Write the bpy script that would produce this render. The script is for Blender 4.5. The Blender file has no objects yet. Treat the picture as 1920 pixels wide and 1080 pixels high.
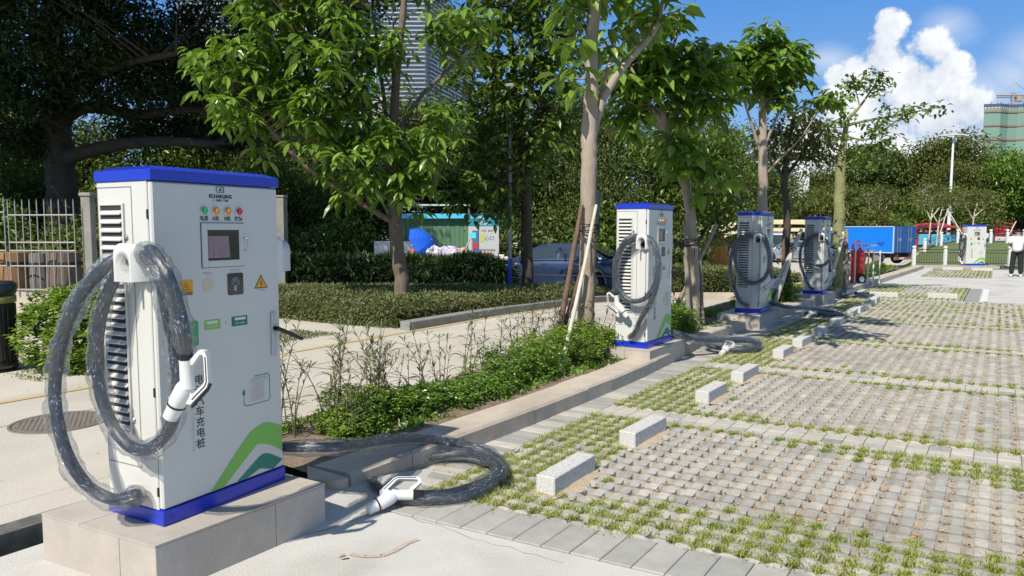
import bpy, bmesh, math, random
import numpy as np
from mathutils import Vector, Matrix
R=math.radians
sc=bpy.context.scene
# ---------------------------------------------------------------- camera, world, sun, exposure
HC=1.65; F=1380.0; PITCH=math.atan(111/F)
cd=bpy.data.cameras.new('camera'); cam=bpy.data.objects.new('camera',cd); sc.collection.objects.link(cam)
cd.sensor_width=36; cd.lens=36*F/1920; cd.clip_start=.05; cd.clip_end=2000
cam.location=(0,0,HC); cam.rotation_euler=(math.pi/2-PITCH,0,0); sc.camera=cam
sc.view_settings.view_transform='Standard'; sc.view_settings.look='None'; sc.view_settings.exposure=0.68; sc.view_settings.gamma=1
SAZ=R(180+32.5); SEL=R(47)
tosun=Vector((math.sin(SAZ)*math.cos(SEL),math.cos(SAZ)*math.cos(SEL),math.sin(SEL)))
ld=bpy.data.lights.new('sun','SUN'); ld.energy=3.6; ld.angle=R(.53); ld.color=(1,.935,.82)
sun=bpy.data.objects.new('sun',ld); sc.collection.objects.link(sun); sun.rotation_euler=tosun.to_track_quat('Z','Y').to_euler()
w=bpy.data.worlds.new('World'); sc.world=w; w.use_nodes=True; nt=w.node_tree; nt.nodes.clear()
def N(nt,t,**k):
    n=nt.nodes.new(t)
    for a,b in k.items(): setattr(n,a,b)
    return n
def mth(nt,op,a,b=None,c=None,clamp=False):
    n=N(nt,'ShaderNodeMath',operation=op,use_clamp=clamp)
    for i,v in enumerate((a,b,c)):
        if v is None: continue
        if isinstance(v,(int,float)): n.inputs[i].default_value=v
        else: nt.links.new(v,n.inputs[i])
    return n.outputs[0]
def mixc(nt,f,a,b,blend='MIX'):
    n=N(nt,'ShaderNodeMix',data_type='RGBA',blend_type=blend)
    for i,v in ((0,f),(6,a),(7,b)):
        if isinstance(v,(int,float)): n.inputs[i].default_value=v
        elif isinstance(v,(tuple,list)): n.inputs[i].default_value=(*v[:3],1)
        else: nt.links.new(v,n.inputs[i])
    return n.outputs[2]
sky=N(nt,'ShaderNodeTexSky',sky_type='NISHITA',sun_disc=False,sun_elevation=SEL,sun_rotation=SAZ,altitude=50,air_density=1.0,dust_density=.35,ozone_density=3.0)
hsv=N(nt,'ShaderNodeHueSaturation'); hsv.inputs['Saturation'].default_value=1.12; nt.links.new(sky.outputs[0],hsv.inputs['Color'])
tc=N(nt,'ShaderNodeTexCoord'); sp=N(nt,'ShaderNodeSeparateXYZ'); nt.links.new(tc.outputs['Generated'],sp.inputs[0])
yy=mth(nt,'MAXIMUM',sp.outputs[1],.05)
cu=mth(nt,'DIVIDE',sp.outputs[0],yy); cv=mth(nt,'DIVIDE',sp.outputs[2],yy)
cmb=N(nt,'ShaderNodeCombineXYZ'); nt.links.new(cu,cmb.inputs[0]); nt.links.new(cv,cmb.inputs[1])
n1=N(nt,'ShaderNodeTexNoise'); n1.inputs['Scale'].default_value=19; n1.inputs['Detail'].default_value=9; n1.inputs['Roughness'].default_value=.62; nt.links.new(cmb.outputs[0],n1.inputs['Vector'])
n2=N(nt,'ShaderNodeTexNoise'); n2.inputs['Scale'].default_value=5; n2.inputs['Detail'].default_value=6; nt.links.new(cmb.outputs[0],n2.inputs['Vector'])
wisp=N(nt,'ShaderNodeCombineXYZ'); nt.links.new(mth(nt,'ADD',cu,mth(nt,'MULTIPLY',cv,-1.6)),wisp.inputs[0]); nt.links.new(mth(nt,'MULTIPLY',cv,3.2),wisp.inputs[1])
n3=N(nt,'ShaderNodeTexNoise'); n3.inputs['Scale'].default_value=4; n3.inputs['Detail'].default_value=7; nt.links.new(wisp.outputs[0],n3.inputs['Vector'])
def blobs(lst):
    out=None
    for (px,py,r,k) in lst:
        u0=(px-960)/F; v0=(429-py)/F
        du=mth(nt,'SUBTRACT',cu,u0); dv=mth(nt,'SUBTRACT',cv,v0)
        d=mth(nt,'SQRT',mth(nt,'ADD',mth(nt,'MULTIPLY',du,du),mth(nt,'MULTIPLY',mth(nt,'MULTIPLY',dv,dv),k)))
        s=mth(nt,'SUBTRACT',1.0,mth(nt,'MULTIPLY',d,F/r))
        out=s if out is None else mth(nt,'MAXIMUM',out,s)
    return mth(nt,'MAXIMUM',out,0.0)
puff=blobs([(1655,62,44,1),(1640,110,60,1),(1730,95,62,1),(1760,150,66,1),(1690,170,120,1),(1600,150,60,1),(1570,210,75,1),(1640,250,150,1),(1760,260,120,1),(1530,260,90,1),(1480,330,120,1.4),(1800,330,150,1.6),(1800,210,70,1),(1850,250,80,1.2),(1560,150,40,1.5),(1920,280,90,1.5)])
thin=blobs([(1880,150,90,2),(1830,180,100,2),(1930,120,110,2),(1540,120,70,3),(1760,60,80,2),(1850,300,120,1),(1950,260,100,1)])
dens=mth(nt,'MULTIPLY',mth(nt,'SUBTRACT',mth(nt,'ADD',mth(nt,'MULTIPLY',puff,1.1),mth(nt,'MULTIPLY',mth(nt,'SUBTRACT',n1.outputs[0],.5),mth(nt,'MULTIPLY',mth(nt,'MULTIPLY',puff,5.0,clamp=True),2.2))),.25),3.2,clamp=True)
dens2=mth(nt,'MULTIPLY',mth(nt,'ADD',mth(nt,'MULTIPLY',thin,.75),mth(nt,'MULTIPLY',mth(nt,'SUBTRACT',n3.outputs[0],.60),mth(nt,'MULTIPLY',mth(nt,'ADD',thin,.12),3.0,clamp=True))),1.5,clamp=True)
front=mth(nt,'GREATER_THAN',sp.outputs[1],.05)
dens=mth(nt,'MULTIPLY',dens,front); dens2=mth(nt,'MULTIPLY',dens2,mth(nt,'MULTIPLY',front,.75))
shade=mth(nt,'ADD',mth(nt,'MULTIPLY',mth(nt,'SUBTRACT',n2.outputs[0],.44),3.2),mth(nt,'MULTIPLY',mth(nt,'SUBTRACT',.54,n1.outputs[0]),3.4),clamp=True)
cc=mixc(nt,shade,(7.3,7.45,7.7),(4.3,4.9,5.9))
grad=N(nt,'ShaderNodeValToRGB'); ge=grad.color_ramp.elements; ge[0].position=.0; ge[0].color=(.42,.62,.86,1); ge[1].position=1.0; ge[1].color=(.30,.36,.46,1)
for p_,c_ in ((.10,(.27,.52,.90)),(.28,(.10,.33,.84)),(.55,(.17,.29,.55))):  # paler, greyer upper sky added above the view to warm the fill light
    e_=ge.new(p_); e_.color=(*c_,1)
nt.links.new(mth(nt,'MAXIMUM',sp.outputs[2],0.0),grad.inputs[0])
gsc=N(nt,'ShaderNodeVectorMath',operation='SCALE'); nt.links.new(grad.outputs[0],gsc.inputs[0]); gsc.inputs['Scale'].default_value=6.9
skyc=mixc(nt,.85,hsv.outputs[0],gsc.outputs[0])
s1=mixc(nt,dens2,skyc,(4.9,5.6,6.9))
s2=mixc(nt,dens,s1,cc)
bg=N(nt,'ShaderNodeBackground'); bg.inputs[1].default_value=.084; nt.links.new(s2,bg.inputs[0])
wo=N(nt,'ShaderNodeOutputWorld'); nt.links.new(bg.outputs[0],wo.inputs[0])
# ---------------------------------------------------------------- frames
def ray(px,py):
    x=(px-960)/F; y=-(py-540)/F
    return Vector((x, math.cos(PITCH)+y*math.sin(PITCH), -math.sin(PITCH)+y*math.cos(PITCH)))
def at(px,py,Y):
    d=ray(px,py); t=Y/d.y; return Vector((d.x*t,Y,HC+d.z*t))
UA=R(33.5); WA=R(29)
U=np.array([math.sin(UA),math.cos(UA)]); W=np.array([math.cos(WA),-math.sin(WA)]); O=np.array([.24,4.42])
MI=np.linalg.inv(np.array([U,W]).T)
def ab(a,b,z=0): p=O+a*U+b*W; return Vector((p[0],p[1],z))
def toab(x,y): return MI@(np.array([x,y])-O)
def sstep(x,a,b):
    t=np.clip((np.asarray(x,float)-a)/(b-a),0,1); return t*t*(3-2*t)
# ---------------------------------------------------------------- objects
COL=sc.collection
def tag(o,label=None,cat=None,group=None,kind=None):
    if label: o['label']=label
    if cat: o['category']=cat
    if group: o['group']=group
    if kind: o['kind']=kind
    return o
def empty(name,loc=(0,0,0),rz=0,**k):
    o=bpy.data.objects.new(name,None); COL.objects.link(o); o.location=loc; o.rotation_euler=(0,0,rz); o.empty_display_size=.1
    return tag(o,**k)
def children(o): return [c for c in bpy.data.objects if c.parent==o]
def copy_tree(o,parent=None):
    c=o.copy(); COL.objects.link(c)
    if parent: c.parent=parent
    for ch in children(o): copy_tree(ch,c)
    return c
def link(name,me,mats,parent=None,loc=(0,0,0),**k):
    o=bpy.data.objects.new(name,me); COL.objects.link(o); o.location=loc
    if not isinstance(mats,(list,tuple)): mats=[mats]
    for m in mats: me.materials.append(m)
    if parent: o.parent=parent
    return tag(o,**k)
class MB:
    def __init__(s): s.v=[]; s.f=[]; s.m=[]; s.sm=[]; s.mi=0
    def add(s,vs,fs,mi=None,smooth=False):
        n=len(s.v); s.v+= [tuple(v) for v in vs]; s.f+=[tuple(i+n for i in f) for f in fs]
        s.m+=[s.mi if mi is None else mi]*len(fs); s.sm+=[smooth]*len(fs); return s
    def box(s,lo,hi,bev=0,mi=None,M=None):
        (x0,y0,z0),(x1,y1,z1)=lo,hi
        if bev<=0:
            vs=[(x,y,z) for z in (z0,z1) for y in (y0,y1) for x in (x0,x1)]
            fs=[(0,2,3,1),(4,5,7,6),(0,1,5,4),(2,6,7,3),(0,4,6,2),(1,3,7,5)]
        else:
            b=min(bev,(x1-x0)*.45,(y1-y0)*.45,(z1-z0)*.45)
            bm=bmesh.new(); bmesh.ops.create_cube(bm,size=1)
            for v in bm.verts: v.co=Vector(((x0+x1)/2+v.co.x*(x1-x0),(y0+y1)/2+v.co.y*(y1-y0),(z0+z1)/2+v.co.z*(z1-z0)))
            bmesh.ops.bevel(bm,geom=bm.edges[:]+bm.verts[:],offset=b,segments=1,affect='EDGES')
            bm.verts.index_update(); vs=[v.co.copy() for v in bm.verts]; fs=[[v.index for v in f.verts] for f in bm.faces]; bm.free()
        if M is not None: vs=[M@Vector(v) for v in vs]
        return s.add(vs,fs,mi)
    def tube(s,pts,r,n=8,mi=None,cap=True,smooth=True,ns=None):
        pts=[Vector(p) for p in pts]; k=len(pts)
        if isinstance(r,(int,float)): r=[r]*k
        vs=[];up=None
        for i,p in enumerate(pts):
            t=(pts[min(i+1,k-1)]-pts[max(i-1,0)]).normalized()
            if up is None:
                a=Vector((0,0,1)) if abs(t.z)<.9 else Vector((1,0,0)); up=(a-t*a.dot(t)).normalized()
            else:
                up=(up-t*up.dot(t)).normalized()
            sd=t.cross(up)
            for j in range(n):
                an=2*math.pi*j/n; rr=r[i]
                if ns: rr*=1+ns*(random.random()-.5)
                vs.append(p+(up*math.cos(an)+sd*math.sin(an))*rr)
        fs=[(i*n+j,i*n+(j+1)%n,(i+1)*n+(j+1)%n,(i+1)*n+j) for i in range(k-1) for j in range(n)]
        s.add(vs,fs,mi,smooth)
        if cap: s.add([v for v in vs[:n]],[tuple(range(n))[::-1]],mi); s.add([v for v in vs[-n:]],[tuple(range(n))],mi)
        return s
    def lathe(s,prof,n=16,M=None,mi=None,smooth=True):
        vs=[];k=len(prof)
        for (r,z) in prof:
            for j in range(n):
                an=2*math.pi*j/n; vs.append(Vector((r*math.cos(an),r*math.sin(an),z)))
        if M is not None: vs=[M@v for v in vs]
        fs=[(i*n+j,i*n+(j+1)%n,(i+1)*n+(j+1)%n,(i+1)*n+j) for i in range(k-1) for j in range(n)]
        s.add(vs,fs,mi,smooth); s.add(vs[:n],[tuple(range(n))[::-1]],mi); s.add(vs[-n:],[tuple(range(n))],mi); return s
    def prism(s,poly,d0,d1,fn,mi=None):
        """poly 2-D list; fn(u,v,d)->3-D"""
        n=len(poly); vs=[fn(u,v,d0) for u,v in poly]+[fn(u,v,d1) for u,v in poly]
        s.add(vs,[tuple(range(n))[::-1],tuple(range(n,2*n))]+[(i,(i+1)%n,n+(i+1)%n,n+i) for i in range(n)],mi); return s
    def mesh(s,name='m',fix=True):
        me=bpy.data.meshes.new(name); me.from_pydata([tuple(v) for v in s.v],[],s.f)
        me.polygons.foreach_set('material_index',s.m); me.polygons.foreach_set('use_smooth',s.sm)
        if fix:
            bm=bmesh.new(); bm.from_mesh(me); bmesh.ops.recalc_face_normals(bm,faces=bm.faces[:]); bm.to_mesh(me); bm.free()
        me.update(); return me
    def build(s,name,mats,parent=None,loc=(0,0,0),fix=True,**k):
        return link(name,s.mesh(name,fix),mats,parent,loc,**k)
def npmesh(name,V,Fc,tint=None,smooth=False,mi=None):
    me=bpy.data.meshes.new(name); k=Fc.shape[1]
    me.vertices.add(len(V)); me.vertices.foreach_set('co',np.ascontiguousarray(V,dtype=np.float32).ravel())
    me.loops.add(Fc.size); me.loops.foreach_set('vertex_index',np.ascontiguousarray(Fc,dtype=np.int32).ravel())
    me.polygons.add(len(Fc)); me.polygons.foreach_set('loop_start',np.arange(0,Fc.size,k,dtype=np.int32))
    try: me.polygons.foreach_set('loop_total',np.full(len(Fc),k,dtype=np.int32))
    except Exception: pass
    if mi is not None: me.polygons.foreach_set('material_index',np.asarray(mi,dtype=np.int32))
    me.polygons.foreach_set('use_smooth',np.full(len(Fc),smooth,dtype=bool))
    if tint is not None:
        at_=me.attributes.new('tint','FLOAT','POINT'); at_.data.foreach_set('value',np.asarray(tint,dtype=np.float32))
    me.update(calc_edges=True); me.validate(); return me
# ---------------------------------------------------------------- materials
def mat(name,col,rough=.6,metal=0,col2=None,scale=6,detail=4,bump=0,bscale=None,coat=0,spec=.5,tint=False,cols=None,coord='Object',stretch=None,trans=0,tcol=None,contrast=1.0,stain=0,sscale=.5):
    m=bpy.data.materials.new(name); m.use_nodes=True; t=m.node_tree; b=t.nodes['Principled BSDF']
    b.inputs['Base Color'].default_value=(*col,1); b.inputs['Roughness'].default_value=rough; b.inputs['Metallic'].default_value=metal
    b.inputs['Specular IOR Level'].default_value=spec; b.inputs['Coat Weight'].default_value=coat; b.inputs['Coat Roughness'].default_value=.08
    vec=None
    if col2 is not None or bump:
        if coord=='World': g=N(t,'ShaderNodeNewGeometry'); vec=g.outputs['Position']
        else: g=N(t,'ShaderNodeTexCoord'); vec=g.outputs[coord]
        if stretch:
            mp=N(t,'ShaderNodeMapping'); mp.inputs['Scale'].default_value=stretch; t.links.new(vec,mp.inputs[0]); vec=mp.outputs[0]
    c=None
    if cols is not None:
        a=N(t,'ShaderNodeAttribute',attribute_name='tint'); cr=N(t,'ShaderNodeValToRGB'); e=cr.color_ramp.elements
        cr.color_ramp.interpolation='LINEAR'
        while len(e)<len(cols): e.new(.5)
        for i,cl in enumerate(cols): e[i].position=i/(len(cols)-1); e[i].color=(*cl,1)
        t.links.new(a.outputs['Fac'],cr.inputs[0]); c=cr.outputs[0]
    if col2 is not None:
        n=N(t,'ShaderNodeTexNoise'); n.inputs['Scale'].default_value=scale; n.inputs['Detail'].default_value=detail; n.inputs['Roughness'].default_value=.6; t.links.new(vec,n.inputs['Vector'])
        f=mth(t,'MULTIPLY_ADD',n.outputs[0],2.2*contrast,.5-1.1*contrast,clamp=True)
        if c is None: c=mixc(t,f,col,col2)
        else: c=mixc(t,f,c,mixc(t,1.0,c,col2,'MULTIPLY'))
    if stain:
        gg=N(t,'ShaderNodeNewGeometry').outputs['Position'] if coord=='World' else N(t,'ShaderNodeTexCoord').outputs['Object']
        na=N(t,'ShaderNodeTexNoise'); na.inputs['Scale'].default_value=sscale; na.inputs['Detail'].default_value=9; na.inputs['Distortion'].default_value=.6; t.links.new(gg,na.inputs['Vector'])
        nb=N(t,'ShaderNodeTexNoise'); nb.inputs['Scale'].default_value=sscale*260; nb.inputs['Detail'].default_value=2; t.links.new(gg,nb.inputs['Vector'])
        sa=mth(t,'MULTIPLY',mth(t,'SUBTRACT',na.outputs[0],.5),3.2,clamp=True); sb=mth(t,'MULTIPLY',mth(t,'SUBTRACT',nb.outputs[0],.56),6,clamp=True)
        c=mixc(t,mth(t,'MULTIPLY',sa,stain),c,(.6,.56,.50),'MULTIPLY'); c=mixc(t,mth(t,'MULTIPLY',sb,stain*.8),c,(.55,.53,.5),'MULTIPLY')
    if c is not None: t.links.new(c,b.inputs['Base Color'])
    if bump:
        n=N(t,'ShaderNodeTexNoise'); n.inputs['Scale'].default_value=bscale or scale*4; n.inputs['Detail'].default_value=6; t.links.new(vec,n.inputs['Vector'])
        bp=N(t,'ShaderNodeBump'); bp.inputs['Strength'].default_value=min(1,bump); bp.inputs['Distance'].default_value=.02*max(1,bump); t.links.new(n.outputs[0],bp.inputs['Height']); t.links.new(bp.outputs[0],b.inputs['Normal'])
    if trans:
        o=[x for x in t.nodes if x.type=='OUTPUT_MATERIAL'][0]; tr=N(t,'ShaderNodeBsdfTranslucent')
        if c is not None: t.links.new(mixc(t,1.0,c,tcol or (1.3,1.5,.7),'MULTIPLY'),tr.inputs[0])
        else: tr.inputs[0].default_value=(*(tcol or col),1)
        mx=N(t,'ShaderNodeMixShader'); mx.inputs[0].default_value=trans
        t.links.new(b.outputs[0],mx.inputs[1]); t.links.new(tr.outputs[0],mx.inputs[2]); t.links.new(mx.outputs[0],o.inputs[0])
    return m
def emat(name,col,s):
    m=mat(name,col,.3); b=m.node_tree.nodes['Principled BSDF']; b.inputs['Emission Color'].default_value=(*col,1); b.inputs['Emission Strength'].default_value=s; return m
M={}
M['white']=mat('cabinet_white',(.605,.605,.565),.33,col2=(.58,.58,.54),scale=2.5,bump=.02,bscale=300,coat=.15,stain=.10,sscale=1.5)
M['white2']=mat('white_plastic',(.66,.665,.65),.3,coat=.2)
M['blue']=mat('cap_blue',(.006,.032,.48),.3,coat=.3,col2=(.008,.028,.42),scale=5)
M['black']=mat('black_plastic',(.012,.012,.014),.35)
M['dark']=mat('dark_recess',(.03,.032,.034),.8)
M['chrome']=mat('chrome',(.6,.6,.6),.2,1)
M['glass']=mat('dark_glass',(.02,.02,.025),.04,spec=.8,coat=.5)
M['cable']=mat('cable_rubber',(.022,.034,.054),.4,col2=(.014,.022,.036),scale=30)
M['granite']=mat('granite',(.72,.70,.66),.8,col2=(.34,.34,.33),scale=110,detail=3,contrast=1.3,bump=.25,bscale=90)
M['concrete']=mat('concrete',(.565,.55,.515),.9,col2=(.47,.455,.42),scale=2.2,detail=9,bump=.25,bscale=70,coord='World',stain=.75,sscale=.9)
M['road']=mat('road_concrete',(.56,.52,.445),.9,col2=(.45,.415,.35),scale=1.1,detail=9,bump=.2,bscale=60,coord='World',stretch=(1,.6,1),stain=.7,sscale=.45)
M['kerb']=mat('kerb_stone',(.56,.485,.395),.85,col2=(.43,.37,.30),scale=4,detail=8,bump=.3,bscale=80,coord='World',stain=.7,sscale=1.3)
M['tile']=mat('plinth_tile',(.50,.45,.39),.6,col2=(.40,.36,.31),scale=5,detail=7,bump=.08,bscale=40,stain=.45,sscale=1.6)
M['grout']=mat('grout',(.08,.075,.07),.95)
M['soil']=mat('soil',(.27,.20,.135),1,col2=(.15,.11,.075),scale=9,detail=8,bump=.8,bscale=50,coord='World')
M['ground']=mat('ground_earth',(.13,.175,.05),1,col2=(.085,.11,.04),scale=.6,detail=8,bump=.5,bscale=8,coord='World')
PC=[(.32,.315,.285),(.43,.41,.365),(.48,.44,.375),(.39,.38,.345),(.52,.485,.42),(.35,.35,.325)]
M['paver']=mat('grass_paver',(.3,.3,.3),.9,cols=PC,col2=(.66,.66,.66),scale=14,detail=8,bump=.35,bscale=90,coord='World',stain=.6,sscale=.8)
TC=[(.33,.325,.30),(.42,.41,.375),(.54,.495,.42),(.49,.455,.395),(.57,.53,.46),(.45,.43,.385)]
M['ptile']=mat('paving_tile',(.3,.3,.3),.88,cols=TC,col2=(.78,.78,.78),scale=9,detail=8,bump=.2,bscale=90,coord='World',stain=.6,sscale=1.1)
M['paint']=mat('road_paint_white',(.72,.71,.68),.7,col2=(.6,.59,.56),scale=8,coord='World')
M['ypaint']=mat('road_paint_yellow',(.56,.40,.14),.8,col2=(.44,.36,.22),scale=3,detail=8,coord='World')
M['grass']=mat('grass_blades',(.2,.3,.05),.7,cols=[(.16,.19,.04),(.26,.31,.06),(.34,.38,.085),(.42,.38,.16)],trans=.3)
M['dleaf']=mat('dead_leaf',(.36,.20,.10),.8,cols=[(.21,.13,.075),(.34,.22,.12),(.42,.31,.18)])
def film():
    m=bpy.data.materials.new('clear_film'); m.use_nodes=True; t=m.node_tree; t.nodes.clear()
    tr=N(t,'ShaderNodeBsdfTransparent'); tr.inputs[0].default_value=(.93,.94,.95,1)
    gl=N(t,'ShaderNodeBsdfGlossy'); gl.inputs['Roughness'].default_value=.07
    df=N(t,'ShaderNodeBsdfDiffuse'); df.inputs[0].default_value=(.75,.78,.82,1)
    g=N(t,'ShaderNodeAttribute',attribute_name='tubeco'); n=N(t,'ShaderNodeTexNoise'); n.inputs['Scale'].default_value=1.6; n.inputs['Detail'].default_value=5; n.inputs['Distortion'].default_value=1.6; t.links.new(g.outputs['Vector'],n.inputs['Vector'])
    bp=N(t,'ShaderNodeBump'); bp.inputs['Strength'].default_value=1; bp.inputs['Distance'].default_value=.02; t.links.new(n.outputs[0],bp.inputs['Height'])
    t.links.new(bp.outputs[0],gl.inputs['Normal']); t.links.new(bp.outputs[0],df.inputs['Normal'])
    lw=N(t,'ShaderNodeLayerWeight'); lw.inputs[0].default_value=.35; t.links.new(bp.outputs[0],lw.inputs['Normal'])
    n2=N(t,'ShaderNodeTexNoise'); n2.inputs['Scale'].default_value=3.2; n2.inputs['Detail'].default_value=4; n2.inputs['Distortion'].default_value=2.6; t.links.new(g.outputs['Vector'],n2.inputs['Vector'])
    st=mth(t,'MULTIPLY',mth(t,'SUBTRACT',n2.outputs[0],.585),7.0,clamp=True)  # crease highlights painted in as white diffuse streaks
    a=N(t,'ShaderNodeMixShader'); t.links.new(mth(t,'MULTIPLY_ADD',lw.outputs['Fresnel'],.42,.07,clamp=True),a.inputs[0]); t.links.new(tr.outputs[0],a.inputs[1]); t.links.new(gl.outputs[0],a.inputs[2])
    b=N(t,'ShaderNodeMixShader'); t.links.new(mth(t,'ADD',mth(t,'MULTIPLY',st,.6),.015),b.inputs[0]); t.links.new(a.outputs[0],b.inputs[1]); t.links.new(df.outputs[0],b.inputs[2])
    o=N(t,'ShaderNodeOutputMaterial'); t.links.new(b.outputs[0],o.inputs[0]); return m
M['film']=film()
def inst(name,col,rough=.6,**k):
    if name not in M: M[name]=mat(name,col,rough,**k)
    return M[name]
# ---------------------------------------------------------------- ground
def hgt(x,y):
    x=np.asarray(x,float); y=np.asarray(y,float)
    p=MI@np.stack([(x-O[0]).ravel(),(y-O[1]).ravel()]); a=p[0].reshape(x.shape); b=p[1].reshape(x.shape)
    left=.055*(1-sstep(y,13,16)) -.42*sstep(y,15.5,22)-.2*sstep(y,30,50)
    q=x/np.maximum(y,1)
    right=-.05*sstep(y,30,34)+.75*sstep(y,36,50)*sstep(q,.545,.60)
    far=left*(1-sstep(q,.53,.56))+right*sstep(q,.53,.56)
    m=sstep(b,-2.42,-2.36)*(1-sstep(a,31.2,32.2))
    z=far*(1-m)+(-.06)*m
    return z
def sheet(name,xs,ys,fn,material,dz=0,**k):
    X,Y=np.meshgrid(xs,ys); Z=fn(X,Y)+dz; ny,nx=X.shape
    V=np.stack([X,Y,Z],-1).reshape(-1,3); i=np.arange(ny-1)[:,None]*nx+np.arange(nx-1)[None,:]
    Fc=np.stack([i,i+1,i+nx+1,i+nx],-1).reshape(-1,4)
    return link(name,npmesh(name,V,Fc,smooth=True),material,**k)
gx=np.unique(np.concatenate([np.linspace(-500,-60,12),np.linspace(-60,-14,24),np.arange(-14,30,.35),np.linspace(30,90,40),np.linspace(90,500,14)]))
gy=np.unique(np.concatenate([np.linspace(-60,-4,8),np.arange(-4,36,.35),np.linspace(36,80,40),np.linspace(80,900,20)]))
sheet('ground',gx,gy,hgt,M['ground'],kind='structure')
def abgrid(name,a0,a1,b0,b1,z,material,da=.5,db=.5,fn=None,**k):
    A=np.linspace(a0,a1,max(2,int((a1-a0)/da)+1)); B=np.linspace(b0,b1,max(2,int((b1-b0)/db)+1))
    AA,BB=np.meshgrid(A,B); X=O[0]+AA*U[0]+BB*W[0]; Y=O[1]+AA*U[1]+BB*W[1]
    Z=(hgt(X,Y)+z) if fn is None else fn(AA,BB,X,Y)
    nx=len(A); i=np.arange(len(B)-1)[:,None]*nx+np.arange(nx-1)[None,:]
    Fc=np.stack([i,i+nx,i+nx+1,i+1],-1).reshape(-1,4)
    return link(name,npmesh(name,np.stack([X,Y,Z],-1).reshape(-1,3),Fc,smooth=True),material,**k)
abgrid('road',-9,70,-22,-2.47,.012,M['road'],kind='structure')
def rects(name,lst,z,material,**k):
    mb=MB()
    for (a0,a1,b0,b1) in lst: mb.add([ab(a0,b0,z),ab(a0,b1,z),ab(a1,b1,z),ab(a1,b0,z)],[(0,1,2,3)])
    return mb.build(name,material,**k)
rects('parking_pavement',[(-9,-.675,-1.9,14),(-.675,15.33,4.62,14),(15.33,15.6,-.95,14),(15.6,20,1.62,14),(20,25.1,-.9,14),(25.1,31.6,2.06,3.0),(25.1,31.6,5,14),(25.1,31.6,-.6,0),(13.1,20,-1.1,-.735)],0.0,M['concrete'],kind='structure')
rects('soil_bed',[(-.7,13.2,-1.3,-.7),(15.3,20,-.9,1.7),(25,31.6,-.1,5.1),(-.7,15.4,-.8,4.7)],-.045,M['soil'],kind='structure')
# grass pavers : every stone modelled
rng=np.random.default_rng(5)
SG=np.array([-.5,-.4,-.3,-.245,-.225,0,.225,.245,.3,.4,.5]); TG=np.array([-.5,-.42,-.345,-.325,0,.325,.345,.42,.5])
def pavers(name,a0,a1,b0,b1,nopen=None,skip=None):
    na=max(1,round((a1-a0)/.1425)); nb=max(1,round((b1-b0)/.118)); pa=(a1-a0)/na; pb=(b1-b0)/nb
    s=np.concatenate([SG[:-1]+i for i in range(nb)]+[[nb-.5]]) ; t=np.concatenate([TG[:-1]+i for i in range(na)]+[[na-.5]])
    S,T=np.meshgrid(s,t); ss=S-np.round(S); tt=T-np.round(T)
    hole=(np.abs(ss)<.235)&(np.abs(tt)<.335)
    rnd=rng.random((na+2,nb+2)); pi=np.clip(np.floor(T).astype(int)+1,0,na+1); pj=np.clip(np.floor(S).astype(int)+1,0,nb+1)
    jit=rnd[pi,pj]
    Z=.017*np.cos(math.pi*(.5-np.abs(ss)))**.8*(.45+.55*np.cos(2*math.pi*(.5-np.abs(tt))))+.005*(jit-.5)*(np.abs(ss)>.24)
    Z=np.where(hole,-.024+.012*rng.random(Z.shape),Z+.004)
    Z[0]=Z[-1]=.003; Z[:,0]=Z[:,-1]=.003
    # rounded hole corners
    cs=(np.abs(np.abs(ss)-.245)<.004)&(np.abs(np.abs(tt)-.345)<.004)
    S2=S-np.where(cs,np.sign(ss)*.06,0)
    A=a0+(T+.5)*pa; B=b0+(S2+.5)*pb
    X=O[0]+A*U[0]+B*W[0]; Y=O[1]+A*U[1]+B*W[1]; nx=S.shape[1]
    i=np.arange(S.shape[0]-1)[:,None]*nx+np.arange(nx-1)[None,:]
    Fc=np.stack([i,i+1,i+nx+1,i+nx],-1).reshape(-1,4)[:,::-1]
    hf=hole.reshape(-1); mi=hf[Fc].all(1).astype(int)
    link(name,npmesh(name,np.stack([X,Y,Z],-1).reshape(-1,3),Fc,tint=jit.reshape(-1),mi=mi),[M['paver'],M['soil']],kind='structure')
    ia,ib=np.meshgrid(np.arange(na),np.arange(nb),indexing='ij')
    return a0+(ia+.5)*pa, b0+(ib+.5)*pb
ST=[(-.33,2.04),(2.37,4.71),(5.06,7.56),(7.8,10.4),(10.65,12.95),(13.15,15.2)]
cells=[]
for k,(a0,a1) in enumerate(ST):
    A,B=pavers('grass_paver_paving',a0,a1,-.72,4.6); rel0=(A-a0)/.1425; rel1=(a1-A)/.1425
    strip=sstep(-B,-.06,.10)*1.3
    n0=(2.0+2.4*sstep(B,0,1.0)-.8*sstep(B,1.9,2.6)) if k==0 else 1.1
    n1=(1.0+2.2*sstep(B,.8,2.3)) if k==0 else 1.2
    g=np.maximum(strip,np.maximum(sstep(n0+.9-rel0,0,1.2),sstep(n1+.7-rel1,0,1.2)))
    if k>=4: g=np.maximum(g,.35)
    cells.append((A.ravel(),B.ravel(),g.ravel()))
A,B=pavers('grass_paver_paving',15.62,19.95,-.7,1.6); cells.append((A.ravel(),B.ravel(),np.full(A.size,1.0)*(1-.75*((A>16.6)&(B>.2)&(B<1.2)).ravel())))
A,B=pavers('grass_paver_paving',25.15,31.5,0,2.05); cells.append((A.ravel(),B.ravel(),.75-.4*((A>26.5)&(B>.4)&(B<1.5)).ravel()))
A,B=pavers('grass_paver_paving',25.15,31.5,3.0,5.0); cells.append((A.ravel(),B.ravel(),np.full(A.size,.9)))
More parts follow.
